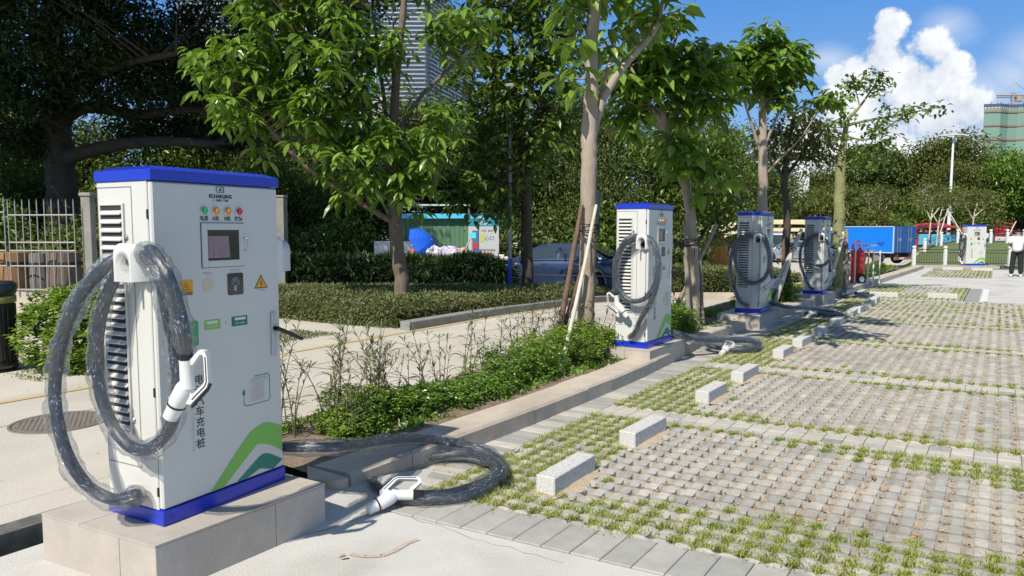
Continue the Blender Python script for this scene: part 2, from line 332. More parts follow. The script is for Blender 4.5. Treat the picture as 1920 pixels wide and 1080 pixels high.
cA=np.concatenate([c[0] for c in cells]); cB=np.concatenate([c[1] for c in cells]); cG=np.concatenate([c[2] for c in cells]); _n=np.sin(cA*2.3+np.sin(cB*3.1)*1.3)*np.sin(cB*2.9+np.cos(cA*1.9)*1.2); cG=np.clip(cG*(.86+.30*_n)+.10*(_n>.82),0,1)
# tiles in bands
def tiles(name,a0,a1,b0,b1,na,nb,z=.008,gap=.004,dark=.12,lo=.35,hi=1):
    V=[];Fq=[];T=[]
    for i in range(na):
        for j in range(nb):
            x0=a0+(a1-a0)*i/na+gap/2; x1=a0+(a1-a0)*(i+1)/na-gap/2; y0=b0+(b1-b0)*j/nb+gap/2; y1=b0+(b1-b0)*(j+1)/nb-gap/2
            c=.004; n=len(V); zz=z+rng.uniform(-.0015,.0015)
            for (xx,yy_,z_) in ((x0,y0,-.02),(x1,y0,-.02),(x1,y1,-.02),(x0,y1,-.02),(x0,y0,zz-c),(x1,y0,zz-c),(x1,y1,zz-c),(x0,y1,zz-c),(x0+c,y0+c,zz),(x1-c,y0+c,zz),(x1-c,y1-c,zz),(x0+c,y1-c,zz)):
                V.append(ab(xx,yy_,z_))
            for q in range(4): Fq.append((n+q,n+(q+1)%4,n+4+(q+1)%4,n+4+q)); Fq.append((n+4+q,n+4+(q+1)%4,n+8+(q+1)%4,n+8+q))
            Fq.append((n+8,n+9,n+10,n+11)); t=rng.uniform(lo,hi) if rng.random()>dark else rng.uniform(0,.2); T+= [t]*12
    link(name,npmesh(name,np.array([tuple(v) for v in V]),np.array(Fq)[:,::-1],tint=T),M['ptile'],kind='structure')
for (a0,a1) in ((2.04,2.37),(4.71,5.06),(7.56,7.8),(10.4,10.65),(12.95,13.15)):
    tiles('paving_band',a0,a1,-.72,4.6,2,37)
tiles('paving_band',15.2,15.33,-.72,4.6,1,20,dark=0)
tiles('paving_band',-.67,-.33,-1.0,4.6,1,34,dark=0,lo=.05,hi=.30)
rects('joint_bed',[(-.675,-.325,-1.05,4.62)]+[(q,r,-.725,4.62) for q,r in ((2.035,2.375),(4.705,5.065),(7.555,7.805),(10.395,10.655),(12.945,13.155),(15.195,15.335))]+[(-.33,13.1,-1.3,-.72)],-.003,inst('joint_sand',(.20,.185,.16),1,col2=(.13,.12,.10),scale=20,coord='World'),kind='structure')
tiles('paving_strip',-.33,13.1,-1.24,-.725,112,1,dark=.75)
rects('white_parking_line',[(15.62,19.9,1.93,2.06),(15.62,15.74,2.0,12),(20.15,20.27,-.8,1.6)],.006,M['paint'],kind='structure')
rects('paved_margin',[(15.62,19.95,1.62,1.9)],.004,inst('grey_margin',(.30,.30,.29),.9,col2=(.25,.25,.24),scale=5,coord='World'),kind='structure')
# grass tufts and dead leaves in the openings
def blades(P,L,lean,wid,seed,nseg=2):
    r=np.random.default_rng(seed); n=len(P); an=r.random(n)*2*math.pi; D=np.stack([np.cos(an),np.sin(an),np.zeros(n)],1); S=np.stack([-np.sin(an),np.cos(an),np.zeros(n)],1)
    Z=np.array([0,0,1.0]); hz=(L*np.sqrt(np.maximum(.05,1-lean**2)))[:,None]*Z; ho=(L*lean)[:,None]*D
    b0=P-S*wid[:,None]*.5; b1=P+S*wid[:,None]*.5; mid=P+ho*.35+hz*.6; m0=mid-S*wid[:,None]*.42; m1=mid+S*wid[:,None]*.42; tip=P+ho*1.0+hz*.95
    V=np.stack([b0,b1,m1,m0,tip],1).reshape(-1,3); k=np.arange(n)[:,None]*5
    Fc=np.concatenate([k+np.array([[0,1,2]]),k+np.array([[0,2,3]]),k+np.array([[3,2,4]])],0); return V,Fc
def tuftfield():
    keep=rng.random(len(cA))<cG*1.05; a=cA[keep];b=cB[keep];g=cG[keep]
    vs=[];fs=[];ts=[];off=0
    for near,nb_,lo,hi in ((0,165,-1,3.2),(1,95,3.2,8),(2,42,8,14),(3,26,14,40)):
        q=(a>=lo)&(a<hi); aa=np.repeat(a[q],nb_); bb=np.repeat(b[q],nb_); gg=np.repeat(g[q],nb_); n=len(aa)
        sz=np.repeat(rng.uniform(.55,1.15,q.sum()),nb_)*(.5+.5*gg)
        aa=aa+rng.normal(0,.050,n)*sz; bb=bb+rng.normal(0,.039,n)*sz
        P=np.stack([O[0]+aa*U[0]+bb*W[0],O[1]+aa*U[1]+bb*W[1],rng.uniform(-.012,.010,n)],1)
        V,Fc=blades(P,rng.uniform(.024,.050,n)*(.55+.45*sz),rng.uniform(.45,.985,n),rng.uniform(.0035,.007,n)*(1,1.6,2.4,3.4)[near],near)
        vs.append(V);fs.append(Fc+off);off+=len(V); ts.append(np.repeat(np.clip(np.repeat(rng.random(q.sum()),nb_)*.45+rng.random(n)*.55,0,1),5))
    link('paving_grass',npmesh('paving_grass',np.concatenate(vs),np.concatenate(fs),tint=np.concatenate(ts)),M['grass'],kind='stuff',label='green grass tufts growing in the openings of the paving',cat='grass')
tuftfield()
def deadfield():
    q=(rng.random(len(cA))<.8)&(cG<.5)&(cB>.15)&(cA<15); a=np.repeat(cA[q],15); b=np.repeat(cB[q],15); n=len(a)
    dd=(rng.random(n)<(.35+.5*sstep(b,.6,1.8))*(a<2.2)+.72*(a>=2.2)); a=a[dd]+rng.normal(0,.014,dd.sum()); b=b[dd]+rng.normal(0,.014,dd.sum()); n=len(a)
    P=np.stack([O[0]+a*U[0]+b*W[0],O[1]+a*U[1]+b*W[1],rng.uniform(-.016,.006,n)],1); an=rng.random(n)*6.28; L=rng.uniform(.008,.021,n)
    D=np.stack([np.cos(an),np.sin(an),rng.uniform(-.3,.5,n)],1)*L[:,None]; S=np.stack([-np.sin(an),np.cos(an),rng.uniform(-.4,.4,n)],1)*L[:,None]*.55
    mid=P+np.array([0,0,.006]); V=np.stack([P-D,P+S,P+D,P-S,mid],1).reshape(-1,3); k=np.arange(n)[:,None]*5
    Fc=np.concatenate([k+np.array([[0,1,4]]),k+np.array([[1,2,4]]),k+np.array([[2,3,4]]),k+np.array([[3,0,4]])])
    link('leaf_litter',npmesh('leaf_litter',V,Fc,tint=np.repeat(rng.random(n),5)),M['dleaf'],kind='stuff',label='dry brown leaf bits lying in the paving holes',cat='leaf litter')
deadfield()
# kerb and planting strip
KA=[-.62,1.4,3.3,5.2,6.0,6.9,10,17,24,31]; KB=[-1.03,-.97,-.97,-1.08,-1.16,-1.22,-1.13,-.9,-.6,-.33]
kb=lambda a: float(np.interp(a,KA,KB))
mb=MB(); a=-.6; random.seed(3)
while a<30.9:
    l=random.choice([.55,.75,.95]) if not 5<a<7.4 else .32
    e=min(a+l,30.9); g=.004; h=.15+random.uniform(-.004,.004); wd=.31
    pts=[]
    for q in (a+g,e-g):
        b0=kb(q); c=.02
        pts.append([ab(q,b0,-.03),ab(q,b0,h-c),ab(q,b0-c,h),ab(q,b0-wd,h),ab(q,b0-wd,-.03)])
    vs=pts[0]+pts[1]; mb.add(vs,[(0,1,6,5),(1,2,7,6),(2,3,8,7),(3,4,9,8),(4,3,2,1,0),(5,6,7,8,9)]); a=e
mb.build('kerb',M['kerb'],kind='structure')
mb=MB()   # rounded kerb end beside the first plinth
for k in range(8):
    t0=k/8*math.pi/2;t1=(k+1)/8*math.pi/2
    f=lambda t,z:ab(-.62-.13*math.sin(t),-1.03-.20+.20*math.cos(t),z)
    mb.add([f(t0,0),f(t1,0),f(t1,.13),f(t0,.13)],[(0,1,2,3)]); mb.add([f(t0,.13),f(t1,.13),ab(-.62,-1.37,.15)],[(0,1,2)])
mb.build('kerb_end',M['kerb'],kind='structure')
# concrete ramp smear at the kerb foot
mb=MB(); poly=[(-1.35,-.95,.0),(-1.0,-1.16,.07),(-.62,-1.10,.08),(-.25,-1.0,.055),(.15,-.93,.004),(-.2,-.80,.004),(-.62,-.72,.004),(-1.05,-.78,.004)]
c=(-.66,-.98,.055); vs=[ab(*p) for p in poly]+[ab(*c)]; mb.add(vs,[(i,(i+1)%8,8) for i in range(8)],smooth=True); mb.build('concrete_ramp',M['concrete'],kind='structure')
def stripz(AA,BB,X,Y):
    r=np.random.default_rng(2); return .115+.02*r.random(AA.shape)+.015*np.sin(AA*3)*np.cos(BB*5)
abgrid('planting_strip',-.62,30.9,-2.4,-1.25,0,M['soil'],.08,.08,fn=lambda A_,B_,X,Y: stripz(A_,B_,X,Y)-.10*sstep(B_,-1.32,-1.25)*(A_>17),kind='structure')
mb=MB()
for i in range(33):
    a0=-.62+i*.96+.003; a1=a0+.953; mb.add([ab(a,b,z) for a in (a0,a1) for b,z in ((-2.49,-.45),(-2.49,.13),(-2.39,.13),(-2.39,-.45))],[(0,1,5,4),(1,2,6,5),(2,3,7,6),(3,2,1,0),(4,5,6,7)])
mb.build('back_kerb',M['kerb'],kind='structure')
mb=MB(); mb.prism([(-9,-2.15),(-1.55,-2.15),(-1.55,-2.0),(-9,-2.0)],-.1,.075,lambda u,v,d:ab(u,v,d)); mb.build('low_kerb',inst('kerb_painted_shade',(.17,.165,.155),.9,col2=(.06,.06,.055),scale=10),kind='structure')  # dark tone paints in the shade along the step
mb=MB(); mb.prism([(-9,-2.47),(-.62,-2.47),(-.62,-1.2),(-1.5,-1.2),(-1.5,-2.16),(-9,-2.16)],-.1,.066,lambda u,v,d:ab(u,v,d)); mb.build('road_edge',M['road'],kind='structure')
abgrid('yellow_line',-9,40,-5.36,-5.26,.018,M['ypaint'],.5,.1,kind='structure')
# island kerb
mb=MB()
for i in range(9):
    a0=5.2+i*1.0+.004; a1=a0+.992
    vs=[]
    for q in (a0,a1):
        p=ab(q,0); 
        for b,z in ((-5.38,-.05),(-5.38,.14),(-5.40,.155),(-5.56,.155),(-5.56,-.05)):
            P=ab(q,b); vs.append((P.x,P.y,z+float(hgt(P.x,P.y))))
    mb.add(vs,[(0,1,6,5),(1,2,7,6),(2,3,8,7),(3,4,9,8),(4,3,2,1,0),(5,6,7,8,9)])
mb.build('island_kerb',inst('grey_kerb',(.27,.27,.255),.9,col2=(.20,.20,.19),scale=5,coord='World'),kind='structure')
# ---------------------------------------------------------------- text
_fc={}
def textmesh(txt,size,font_bold=False,shear=0,space=1.0,offset=0):
    key=(txt,size,shear,space,offset)
    if key in _fc: return _fc[key]
    cu_=bpy.data.curves.new('t','FONT'); cu_.body=txt; cu_.size=size; cu_.align_x='CENTER'; cu_.align_y='CENTER'; cu_.shear=shear; cu_.space_character=space; cu_.offset=offset; cu_.resolution_u=3
    o=bpy.data.objects.new('t',cu_); COL.objects.link(o); bpy.context.view_layer.update()
    me=bpy.data.meshes.new_from_object(o.evaluated_get(bpy.context.evaluated_depsgraph_get())); 
    vs=[v.co.copy() for v in me.vertices]; fs=[tuple(p.vertices) for p in me.polygons]
    bpy.data.objects.remove(o); bpy.data.curves.remove(cu_); bpy.data.meshes.remove(me); _fc[key]=(vs,fs); return vs,fs
def add_text(mb,txt,size,fn,mi=None,**k):
    vs,fs=textmesh(txt,size,**k); mb.add([fn(v.x,v.y) for v in vs],fs,mi)
def rrect(x0,y0,x1,y1,r,n=4):
    out=[]
    for cx,cy,a0 in ((x1-r,y1-r,0),(x0+r,y1-r,90),(x0+r,y0+r,180),(x1-r,y0+r,270)):
        for i in range(n+1): a=R(a0+90*i/n); out.append((cx+r*math.cos(a),cy+r*math.sin(a)))
    return out
def bez(pts,n=8):
    """smooth curve through points (Catmull-Rom)"""
    P=[Vector(p) for p in pts]; out=[]
    for i in range(len(P)-1):
        p0=P[max(i-1,0)];p1=P[i];p2=P[i+1];p3=P[min(i+2,len(P)-1)]
        for k in range(n):
            t=k/n; out.append(.5*((2*p1)+(p2-p0)*t+(2*p0-5*p1+4*p2-p3)*t*t+(3*p1-p0-3*p2+p3)*t**3))
    out.append(P[-1]); return out
# ---------------------------------------------------------------- charging pile
CW,CD,CH=.76,.41,1.70; X0=-CW/2; Y0=-CD/2
mcol=lambda n,c,r=.5,**k: inst(n,c,r,**k)
G1=mcol('light_green',(.20,.47,.09),.4); G2=mcol('teal_green',(.012,.20,.14),.4); INK=mcol('ink',(.03,.035,.04),.5); INK2=mcol('faint_ink',(.30,.33,.36),.5)
YEL=mcol('sticker_yellow',(.75,.36,.02),.4); YEL2=mcol('sticker_brown',(.10,.05,.02),.5); BEI=mcol('round_label',(.62,.52,.38),.4)
SCRN=mcol('screen_reflection_tone',(.22,.15,.20),.15,col2=(.34,.22,.25),scale=9,stretch=(8,8,.5),coat=.6)
def make_pile():
    root=empty('charging_pile')
    fr=lambda d=0:(lambda u,v:(u,Y0-d,v))
    # body : welded cabinet
    mb=MB(); mb.box((X0,Y0+.034,.07),(-X0,-Y0,1.632),.004); body=mb.build('body',M['white'],root)
    mb=MB(); mb.box((X0,Y0,.078),(-X0,Y0+.030,1.626),.007)
    door=mb.build('front_door',M['white'],root)
    for z in (.16,.64,1.476): mb=MB(); mb.box((X0-.003,Y0+.026,z-.022),(X0+.006,Y0+.040,z+.022),.002); mb.build('hinge',M['black'],root)
    mb=MB(); b=.006; z0,z1=1.632,1.682
    p=[(X0-b,Y0-b),(-X0+b,Y0-b),(-X0+b,-Y0+b),(X0-b,-Y0+b)]; q=[(X0+.05,Y0+.05),(-X0-.05,Y0+.05),(-X0-.05,-Y0-.05),(X0+.05,-Y0-.05)]
    mb.add([(x,y,z0) for x,y in p]+[(x,y,z1) for x,y in p]+[(x,y,1.702) for x,y in q],[(0,3,2,1)]+[(i,(i+1)%4,4+(i+1)%4,4+i) for i in range(4)]+[(4+i,4+(i+1)%4,8+(i+1)%4,8+i) for i in range(4)]+[(8,9,10,11)])
    mb.build('roof_cap',M['blue'],root)
    mb=MB(); mb.box((X0-.006,Y0-.006,0),(-X0+.006,-Y0+.006,.072),.003)
    for x in (X0+.04,-X0-.04): mb.lathe([(.006,0),(.006,.003)],8,Matrix.Translation((x,Y0-.006,.036))@Matrix.Rotation(R(90),4,'X'))
    mb.build('base_skirt',M['blue'],root)
    # side door seam and louvres (left side, -x)
    mb=MB(); x=X0-.0015
    for (y0,y1,z0,z1) in ((.196,.199,.27,1.605),(-.062,-.058,.27,1.605),(-.062,.199,1.602,1.606),(-.062,.199,.262,.266),(-.2,.2,.345,.3465)):
        mb.add([(x,y0,z0),(x,y1,z0),(x,y1,z1),(x,y0,z1)],[(0,1,2,3)])
    mb.build('side_seam',mcol('seam',(.16,.17,.17),.8),root)
    mb=MB(); a0,a1=.002,.172
    mb.box((X0-.0045,a0,.425),(X0-.001,a1,1.52),0,0)  # dark plate paints the shade behind the slats, no real recess
    for (u0,v0,u1,v1) in ((a0-.008,.415,a0+.004,1.53),(a1-.004,.415,a1+.008,1.53),(a0,.415,a1,.427),(a0,1.518,a1,1.53)): mb.box((X0-.011,u0,v0),(X0,u1,v1),.002,1)
    k=26
    for i in range(k):
        z=.435+(1.51-.435)*i/k; 
        mb.add([(X0-.005,a0+.004,z+.026),(X0-.005,a1-.004,z+.026),(X0-.017,a1-.008,z+.010),(X0-.017,a0+.008,z+.010),(X0-.015,a0+.008,z+.005),(X0-.015,a1-.008,z+.005)],[(0,1,2,3),(3,2,5,4)],1)
        for yy_ in (a0+.004,a1-.004): mb.add([(X0-.005,yy_,z+.026),(X0-.005,yy_,z+.006),(X0-.017,yy_+(.004 if yy_<.1 else -.004),z+.010)],[(0,1,2)],1)
    mb.build('louvre_panel',[M['dark'],M['white']],root)
    for z in (1.367,.49): mb=MB(); mb.lathe([(.016,0),(.016,.004),(.009,.005),(.009,.008)],14,Matrix.Translation((X0,-.011,z))@Matrix.Rotation(R(-90),4,'Y')); mb.build('side_lock',M['chrome'],root)
    # gun holders, left and right
    for sgn in (-1,1):
        cy=-.165 if sgn<0 else -.10; cz=1.245; mb=MB(); n=12
        outer=[(-.062,-.075)]+[(-.062*math.cos(math.pi*i/n),.035+.052*math.sin(math.pi*i/n)) for i in range(n+1)]+[(.062,-.075)]
        inner=[(-.049,-.075)]+[(-.049*math.cos(math.pi*i/n),-.004+.052*math.sin(math.pi*i/n)) for i in range(n+1)]+[(.049,-.075)]
        m=len(outer); P=lambda u,v,d:(sgn*(-X0+d),cy+u*(1-.25*(.13-d) if 0 else 1),cz+v)
        vs=[P(u,v,0) for u,v in outer]+[P(u,v+(.012 if v>0 else 0),.13) for u,v in outer]+[P(u,v,.13) for u,v in inner]+[P(u*.9,v-.012,.02) for u,v in inner]
        fs=[]
        for i in range(m-1):
            for q in (0,1,2): fs.append((q*m+i,q*m+i+1,(q+1)*m+i+1,(q+1)*m+i))
        fs.append(tuple(range(3*m,4*m)))
        mb.add(vs,fs,0,True)
        h=mb.build('gun_holder',M['white2'],root,fix=True)
        mb=MB(); mb.lathe([(.034,0),(.034,.05),(.026,.05),(.024,.01)],18,Matrix.Translation((sgn*(-X0+.015),cy,cz-.03))@Matrix.Rotation(R(sgn*90),4,'Y')); mb.build('socket',M['black'],h)
        if sgn>0:
            mb=MB(); mb.prism(rrect(-.085,-.13,.11,.12,.03),0,.05,lambda u,v,d:(-X0+d,cy+u,cz+v)); mb.build('holder_plate',M['white2'],h)
    for sgn,cy in ((-1,-.01),(1,-.02)):
        mb=MB(); mb.lathe([(.047,0),(.047,.012),(.038,.014),(.038,.05),(.033,.055)],18,Matrix.Translation((sgn*(-X0),cy,.125 if sgn<0 else .16))@Matrix.Rotation(R(sgn*90),4,'Y')); mb.build('cable_gland',mcol('gland',(.35,.36,.36),.4),root)
    # front : lights
    for x,c in ((-.099,(.0,.42,.14)),(-.029,(.80,.27,.0)),(.043,(.80,.27,.0)),(.115,(.55,.0,.02))):
        mb=MB(); mb.lathe([(.021,0),(.021,.005),(.0175,.006)],20,Matrix.Translation((x,Y0,1.497))@Matrix.Rotation(R(90),4,'X'),0); mb.lathe([(.0165,.004),(.0165,.012),(.011,.018),(.003,.020)],20,Matrix.Translation((x,Y0,1.497))@Matrix.Rotation(R(90),4,'X'),1)
        nm='lamp_%.0f%.0f'%(c[0]*100,c[1]*100); mb.build('indicator_light',[M['chrome'],mcol(nm,c,.18,coat=.6)],root)
    for x,t in ((-.1,'电源'),(-.029,'A枪'),(.043,'B枪'),(.113,'故障')): mb=MB(); add_text(mb,t,.026,lambda u,v,x=x:(x+u,Y0-.0012,1.458+v),offset=.0004); mb.build('lamp_lettering',INK,root)
    mb=MB(); add_text(mb,'ECHARGING',.0245,lambda u,v:(u+.004,Y0-.0012,1.569+v),offset=.0011)
    add_text(mb,'亿充新能源',.0125,lambda u,v:(u*1.5+.004,Y0-.0012,1.549+v),offset=.0004)
    mb.build('front_lettering',INK,root)
    mb=MB()
    L_=lambda u,v,d=.0012:(u,Y0-d,v)
    def ring(poly_o,poly_i,mi): 
        n=len(poly_o); mb.add([L_(*p) for p in poly_o]+[L_(*p) for p in poly_i],[(i,(i+1)%n,n+(i+1)%n,n+i) for i in range(n)],mi)
    ring(rrect(-.024,1.588,.028,1.620,.010),rrect(-.018,1.592,.020,1.616,.007),0)
    mb.add([L_(-.010,1.598,.0014),L_(-.004,1.596,.0014),L_(.014,1.612,.0014),L_(.006,1.612,.0014)],[(0,1,2,3)],1); mb.add([L_(.0,1.596,.0016),L_(.008,1.596,.0016),L_(.012,1.606,.0016),L_(.006,1.606,.0016)],[(0,1,2,3)],1)
    mb.build('emblem',[G2,INK],root)
    # screen door
    mb=MB(); x0,x1,z0,z1=-.119,.139,1.217,1.436
    mb.box((x0-.003,Y0-.0015,z0-.003),(x1+.003,Y0-.0005,z1+.003),0,1)
    for (u0,v0,u1,v1) in ((x0,z0,-.086,z1),(.108,z0,x1,z1),(-.086,z0,.108,1.25),(-.086,1.403,.108,z1)): mb.box((u0,Y0-.009,v0),(u1,Y0,v1),.002,0)
    s=mb.build('screen_frame',[M['white'],M['black']],root)
    mb=MB(); mb.box((-.088,Y0-.0035,1.249),(.109,Y0-.002,1.404),0,0); mb.build('screen',M['glass'],s)
    mb=MB(); mb.add([L_(-.082,1.262,.0042),L_(.050,1.262,.0042),L_(.044,1.372,.0042),L_(-.082,1.372,.0042)],[(0,1,2,3)]); mb.build('screen_reflection',SCRN,s)  # reflection in the glass painted as a tinted quad
    mb=MB(); mb.tube(bez([(.136,Y0-.006,1.36),(.139,Y0-.03,1.357),(.142,Y0-.034,1.328),(.139,Y0-.03,1.30),(.136,Y0-.006,1.297)],5),.0035,6); mb.build('handle',M['chrome'],s)
    # stickers
    mb=MB(); mb.prism(rrect(-.254,1.088,-.176,1.163,.008),.0005,.0014,L_,0); mb.add([L_(-.25,1.089,.0018),L_(-.18,1.089,.0018),L_(-.18,1.104,.0018),L_(-.25,1.104,.0018)],[(0,1,2,3)],1)
    tri=[(-.215,1.150),(-.237,1.112),(-.193,1.112)]; ti=[(-.215,1.145),(-.2325,1.1145),(-.1975,1.1145)]
    mb.add([L_(u,v,.0018) for u,v in tri+ti],[(0,1,4,3),(1,2,5,4),(2,0,3,5)],1); add_text(mb,'!',.028,lambda u,v:L_(u-.215,v+1.124,.0019),1,offset=.0004)
    add_text(mb,'小心触电注意安全',.0095,lambda u,v:L_(u-.215,v+1.0965,.0022),2); mb.build('warning_sticker',[YEL,YEL2,mcol('sticker_white',(.8,.6,.3))],root)
    mb=MB(); mb.prism([(-.088+.034*math.cos(R(15*i)),1.128+.034*math.sin(R(15*i))) for i in range(24)],.0005,.0018,L_); mb.prism([(-.088+.008*math.cos(R(30*i)),1.168+.008*math.sin(R(30*i))) for i in range(12)],.0005,.0017,L_); mb.build('round_label',BEI,root)
    mb=MB(); mb.prism(rrect(.031,1.068,.129,1.18,.010),.0005,.004,L_,0)
    for r in (.014,.023,.032):
        A=[R(a) for a in range(-20,201,20)]; cx,cz=.078,1.128
        P=[(cx+r*math.cos(a)*.8,cz+r*math.sin(a)) for a in A]; Q=[(cx+(r-.003)*math.cos(a)*.8,cz+(r-.003)*math.sin(a)) for a in A]; n=len(P)
        mb.add([L_(u,v,.0045) for u,v in P+Q],[(i,i+1,n+i+1,n+i) for i in range(n-1)],1)
    mb.prism(rrect(.066,1.088,.086,1.118,.006),.0042,.0048,L_,1); mb.build('card_reader',[mcol('reader_black',(.012,.012,.014),.12,coat=.6),INK2],root)
    for t_,s_,q_ in (('紧急停止',.011,(-.086,1.188)),('刷卡区域',.011,(.080,1.196)),('当心触电',.010,(.251,1.081))): mb=MB(); add_text(mb,t_,s_,lambda u,v:L_(u*1.3+q_[0],v+q_[1])); mb.build('small_lettering',INK2,root)
    mb=MB(); c=(.251,1.1165); T=lambda s:[(c[0],c[1]+.047*s),(c[0]-.047*s,c[1]-.026*s),(c[0]+.047*s,c[1]-.026*s)]
    mb.prism(T(1),.0005,.0014,L_,1); mb.prism(T(.80),.0016,.0019,L_,0); mb.prism([(.254,1.142),(.242,1.114),(.250,1.116),(.247,1.095),(.261,1.120),(.252,1.119)],.002,.0023,L_,1); mb.build('hazard_triangle',[YEL,YEL2],root)
    mb=MB(); mb.prism(rrect(-.232,.836,-.153,.960,.01),.0005,.0014,L_,0); add_text(mb,'充电',.022,lambda u,v:L_(u-.192,v+.87,.0018),1); mb.build('green_sticker',[mcol('sticker_green',(.01,.38,.12)),mcol('sticker_or',(.6,.42,.15))],root)
    mb=MB(); mb.prism([(-.118,.905),(-.022,.905),(-.022,.955),(-.118,.955)],.0005,.0014,L_,0); mb.prism(rrect(-.102,.934,-.038,.948,.004),.0015,.0018,L_,1); add_text(mb,'扫码充电',.012,lambda u,v:L_(u*1.3-.07,v+.919,.0018),1); mb.build('light_green_sticker',[mcol('sticker_lg',(.24,.50,.13)),mcol('sticker_pale',(.62,.74,.55))],root)
    mb=MB(); mb.prism([(.049,.905),(.151,.905),(.151,.955),(.049,.955)],.0005,.0014,L_,0); mb.prism(rrect(.068,.935,.140,.949,.004),.0015,.0018,L_,1); add_text(mb,'停车 结算',.012,lambda u,v:L_(u*1.2+.1,v+.918,.0018),1); mb.build('teal_sticker',[mcol('sticker_teal',(.012,.17,.12)),mcol('sticker_pale',(.62,.74,.55))],root)
    mb=MB(); mb.add([L_(.008,.943,.0012),L_(.018,.93,.0012),L_(.008,.917,.0012),L_(.012,.93,.0012)],[(0,1,2,3)]); mb.build('arrow_mark',G1,root)
    # door handle
    mb=MB(); mb.box((.309,Y0-.012,.715),(.343,Y0,.955),.004); hp=mb.build('lock_plate',mcol('lock_grey',(.45,.47,.50),.35,metal=.3),root)
    mb=MB(); mb.lathe([(.012,0),(.012,.012)],12,Matrix.Translation((.326,Y0-.012,.865))@Matrix.Rotation(R(90),4,'X')); mb.tube([(.326,Y0-.03,.866),(.37,Y0-.055,.842),(.455,Y0-.09,.795)],[.013,.011,.010],8); mb.build('lever',M['black'],hp)
    # lettering down the door
    mb=MB()
    for ch,z in zip('电动汽车充电桩',(.664,.611,.558,.505,.450,.397,.343)): add_text(mb,ch,.052,lambda u,v,z=z:L_(u-.160,v+z),offset=.0006)
    mb.build('door_lettering',INK,root)
    mb=MB(); add_text(mb,'Electric vehicle Charging Pile',.0315,lambda u,v:L_(-.199+v,.53-u*1.02),space=1.12); mb.build('small_lettering',mcol('pale_green_ink',(.42,.52,.46),.5),root)
    # info panel with plug outline
    mb=MB(); pth=[(.187,.622),(.278,.622),(.292,.608),(.292,.486),(.278,.472),(.128,.472),(.114,.486),(.114,.535)]
    for (a_,b_) in zip(pth[:-1],pth[1:]):
        d=Vector(b_)-Vector(a_); n=Vector((-d.y,d.x)).normalized()*.002; e=d.normalized()*.0012
        p0=Vector(a_)-e;p1=Vector(b_)+e; mb.add([L_(*(p0+n)),L_(*(p1+n)),L_(*(p1-n)),L_(*(p0-n))],[(0,1,2,3)],0)
    mb.prism(rrect(.105,.533,.123,.555,.004),.001,.0016,L_,0); mb.prism([(.108,.555),(.110,.555),(.110,.565),(.108,.565)],.001,.0016,L_,0); mb.prism([(.118,.555),(.120,.555),(.120,.565),(.118,.565)],.001,.0016,L_,0)
    random.seed(4)
    rows=['一、车辆停稳后打开充电口','二、取下充电枪插入车辆','三、刷卡或扫码启动充电','四、充电中请勿拔出充电枪','五、结束后按提示停止','六、将充电枪放回原位','七、如遇故障请按急停按钮','八、请勿在雨天使用设备','九、客服电话见机身标识']
    for i,t in enumerate(rows): add_text(mb,t,.0098,lambda u,v,i=i:L_(u+.200,v+.586-i*.0118),1)
    add_text(mb,'充电桩使用说明',.015,lambda u,v:L_(u+.215,v+.607),2); mb.prism([(.140,.596),(.282,.596),(.282,.598),(.140,.598)],.001,.0014,L_,2); mb.build('instruction_panel',[G2,mcol('faint_pink',(.48,.42,.44)),mcol('faint_green',(.36,.52,.32))],root)
    def arch(pts,n): return [tuple(p) for p in bez([(*q,0) for q in pts],n)]
    o=[p[:2] for p in arch([(-.112,.082),(.109,.295),(.197,.345),(.272,.352),(.372,.31)],8)]; i_=[p[:2] for p in arch([(-.032,.082),(.163,.226),(.205,.246),(.282,.222),(.372,.165)],8)]
    mb=MB(); n=len(o); mb.add([L_(*p) for p in o]+[L_(*p) for p in i_],[(i,i+1,n+i+1,n+i) for i in range(n-1)],0)
    o=[p[:2] for p in arch([(.05,.082),(.153,.146),(.221,.183),(.281,.173),(.372,.118)],8)]; i_=[p[:2] for p in arch([(.112,.082),(.173,.1),(.211,.109),(.263,.093),(.30,.0815)],8)]
    mb.add([L_(*p) for p in o]+[L_(*p) for p in i_],[(i,i+1,n+i+1,n+i) for i in range(n-1)],1)
    mb.build('swoosh_decal',[G1,G2],root)
    return root
def cable(root,pts,r=.028,name='charging_cable',sleeve=.042,n=6,sl=(0,1),seed=1):
    P=bez(pts,n); mb=MB(); mb.tube(P,r,10); c=mb.build(name,M['cable'],root)
    if sleeve:
        random.seed(seed); k=len(P); q=P[int(sl[0]*k):max(int(sl[1]*k),int(sl[0]*k)+3)]
        Q=[];rr=[]
        for i in range(len(q)-1):
            for t in (0,.5):
                Q.append(q[i].lerp(q[i+1],t)+Vector((.004*math.sin(i*.7+seed),.004*math.cos(i*.9),-.006+.004*math.sin(i*.5)))); rr.append(sleeve*(1+.10*math.sin((i+t)*.8+seed)+.07*math.sin((i+t)*2.1+seed*2)+random.uniform(-.03,.03)))
        rr[0]=rr[-1]=r*1.05; mb=MB(); mb.tube(Q,rr,14,cap=False,ns=.05); sl_=mb.build('plastic_sleeve',M['film'],c,fix=False); s_=0; co=[]
        for i in range(len(Q)):
            s_+= (Q[i]-Q[i-1]).length if i else 0
            for j in range(14): an=2*math.pi*j/14; co+= [s_*7,math.cos(an)*1.1,math.sin(an)*1.1]
        at2=sl_.data.attributes.new('tubeco','FLOAT_VECTOR','POINT'); at2.data.foreach_set('vector',co)
    return c
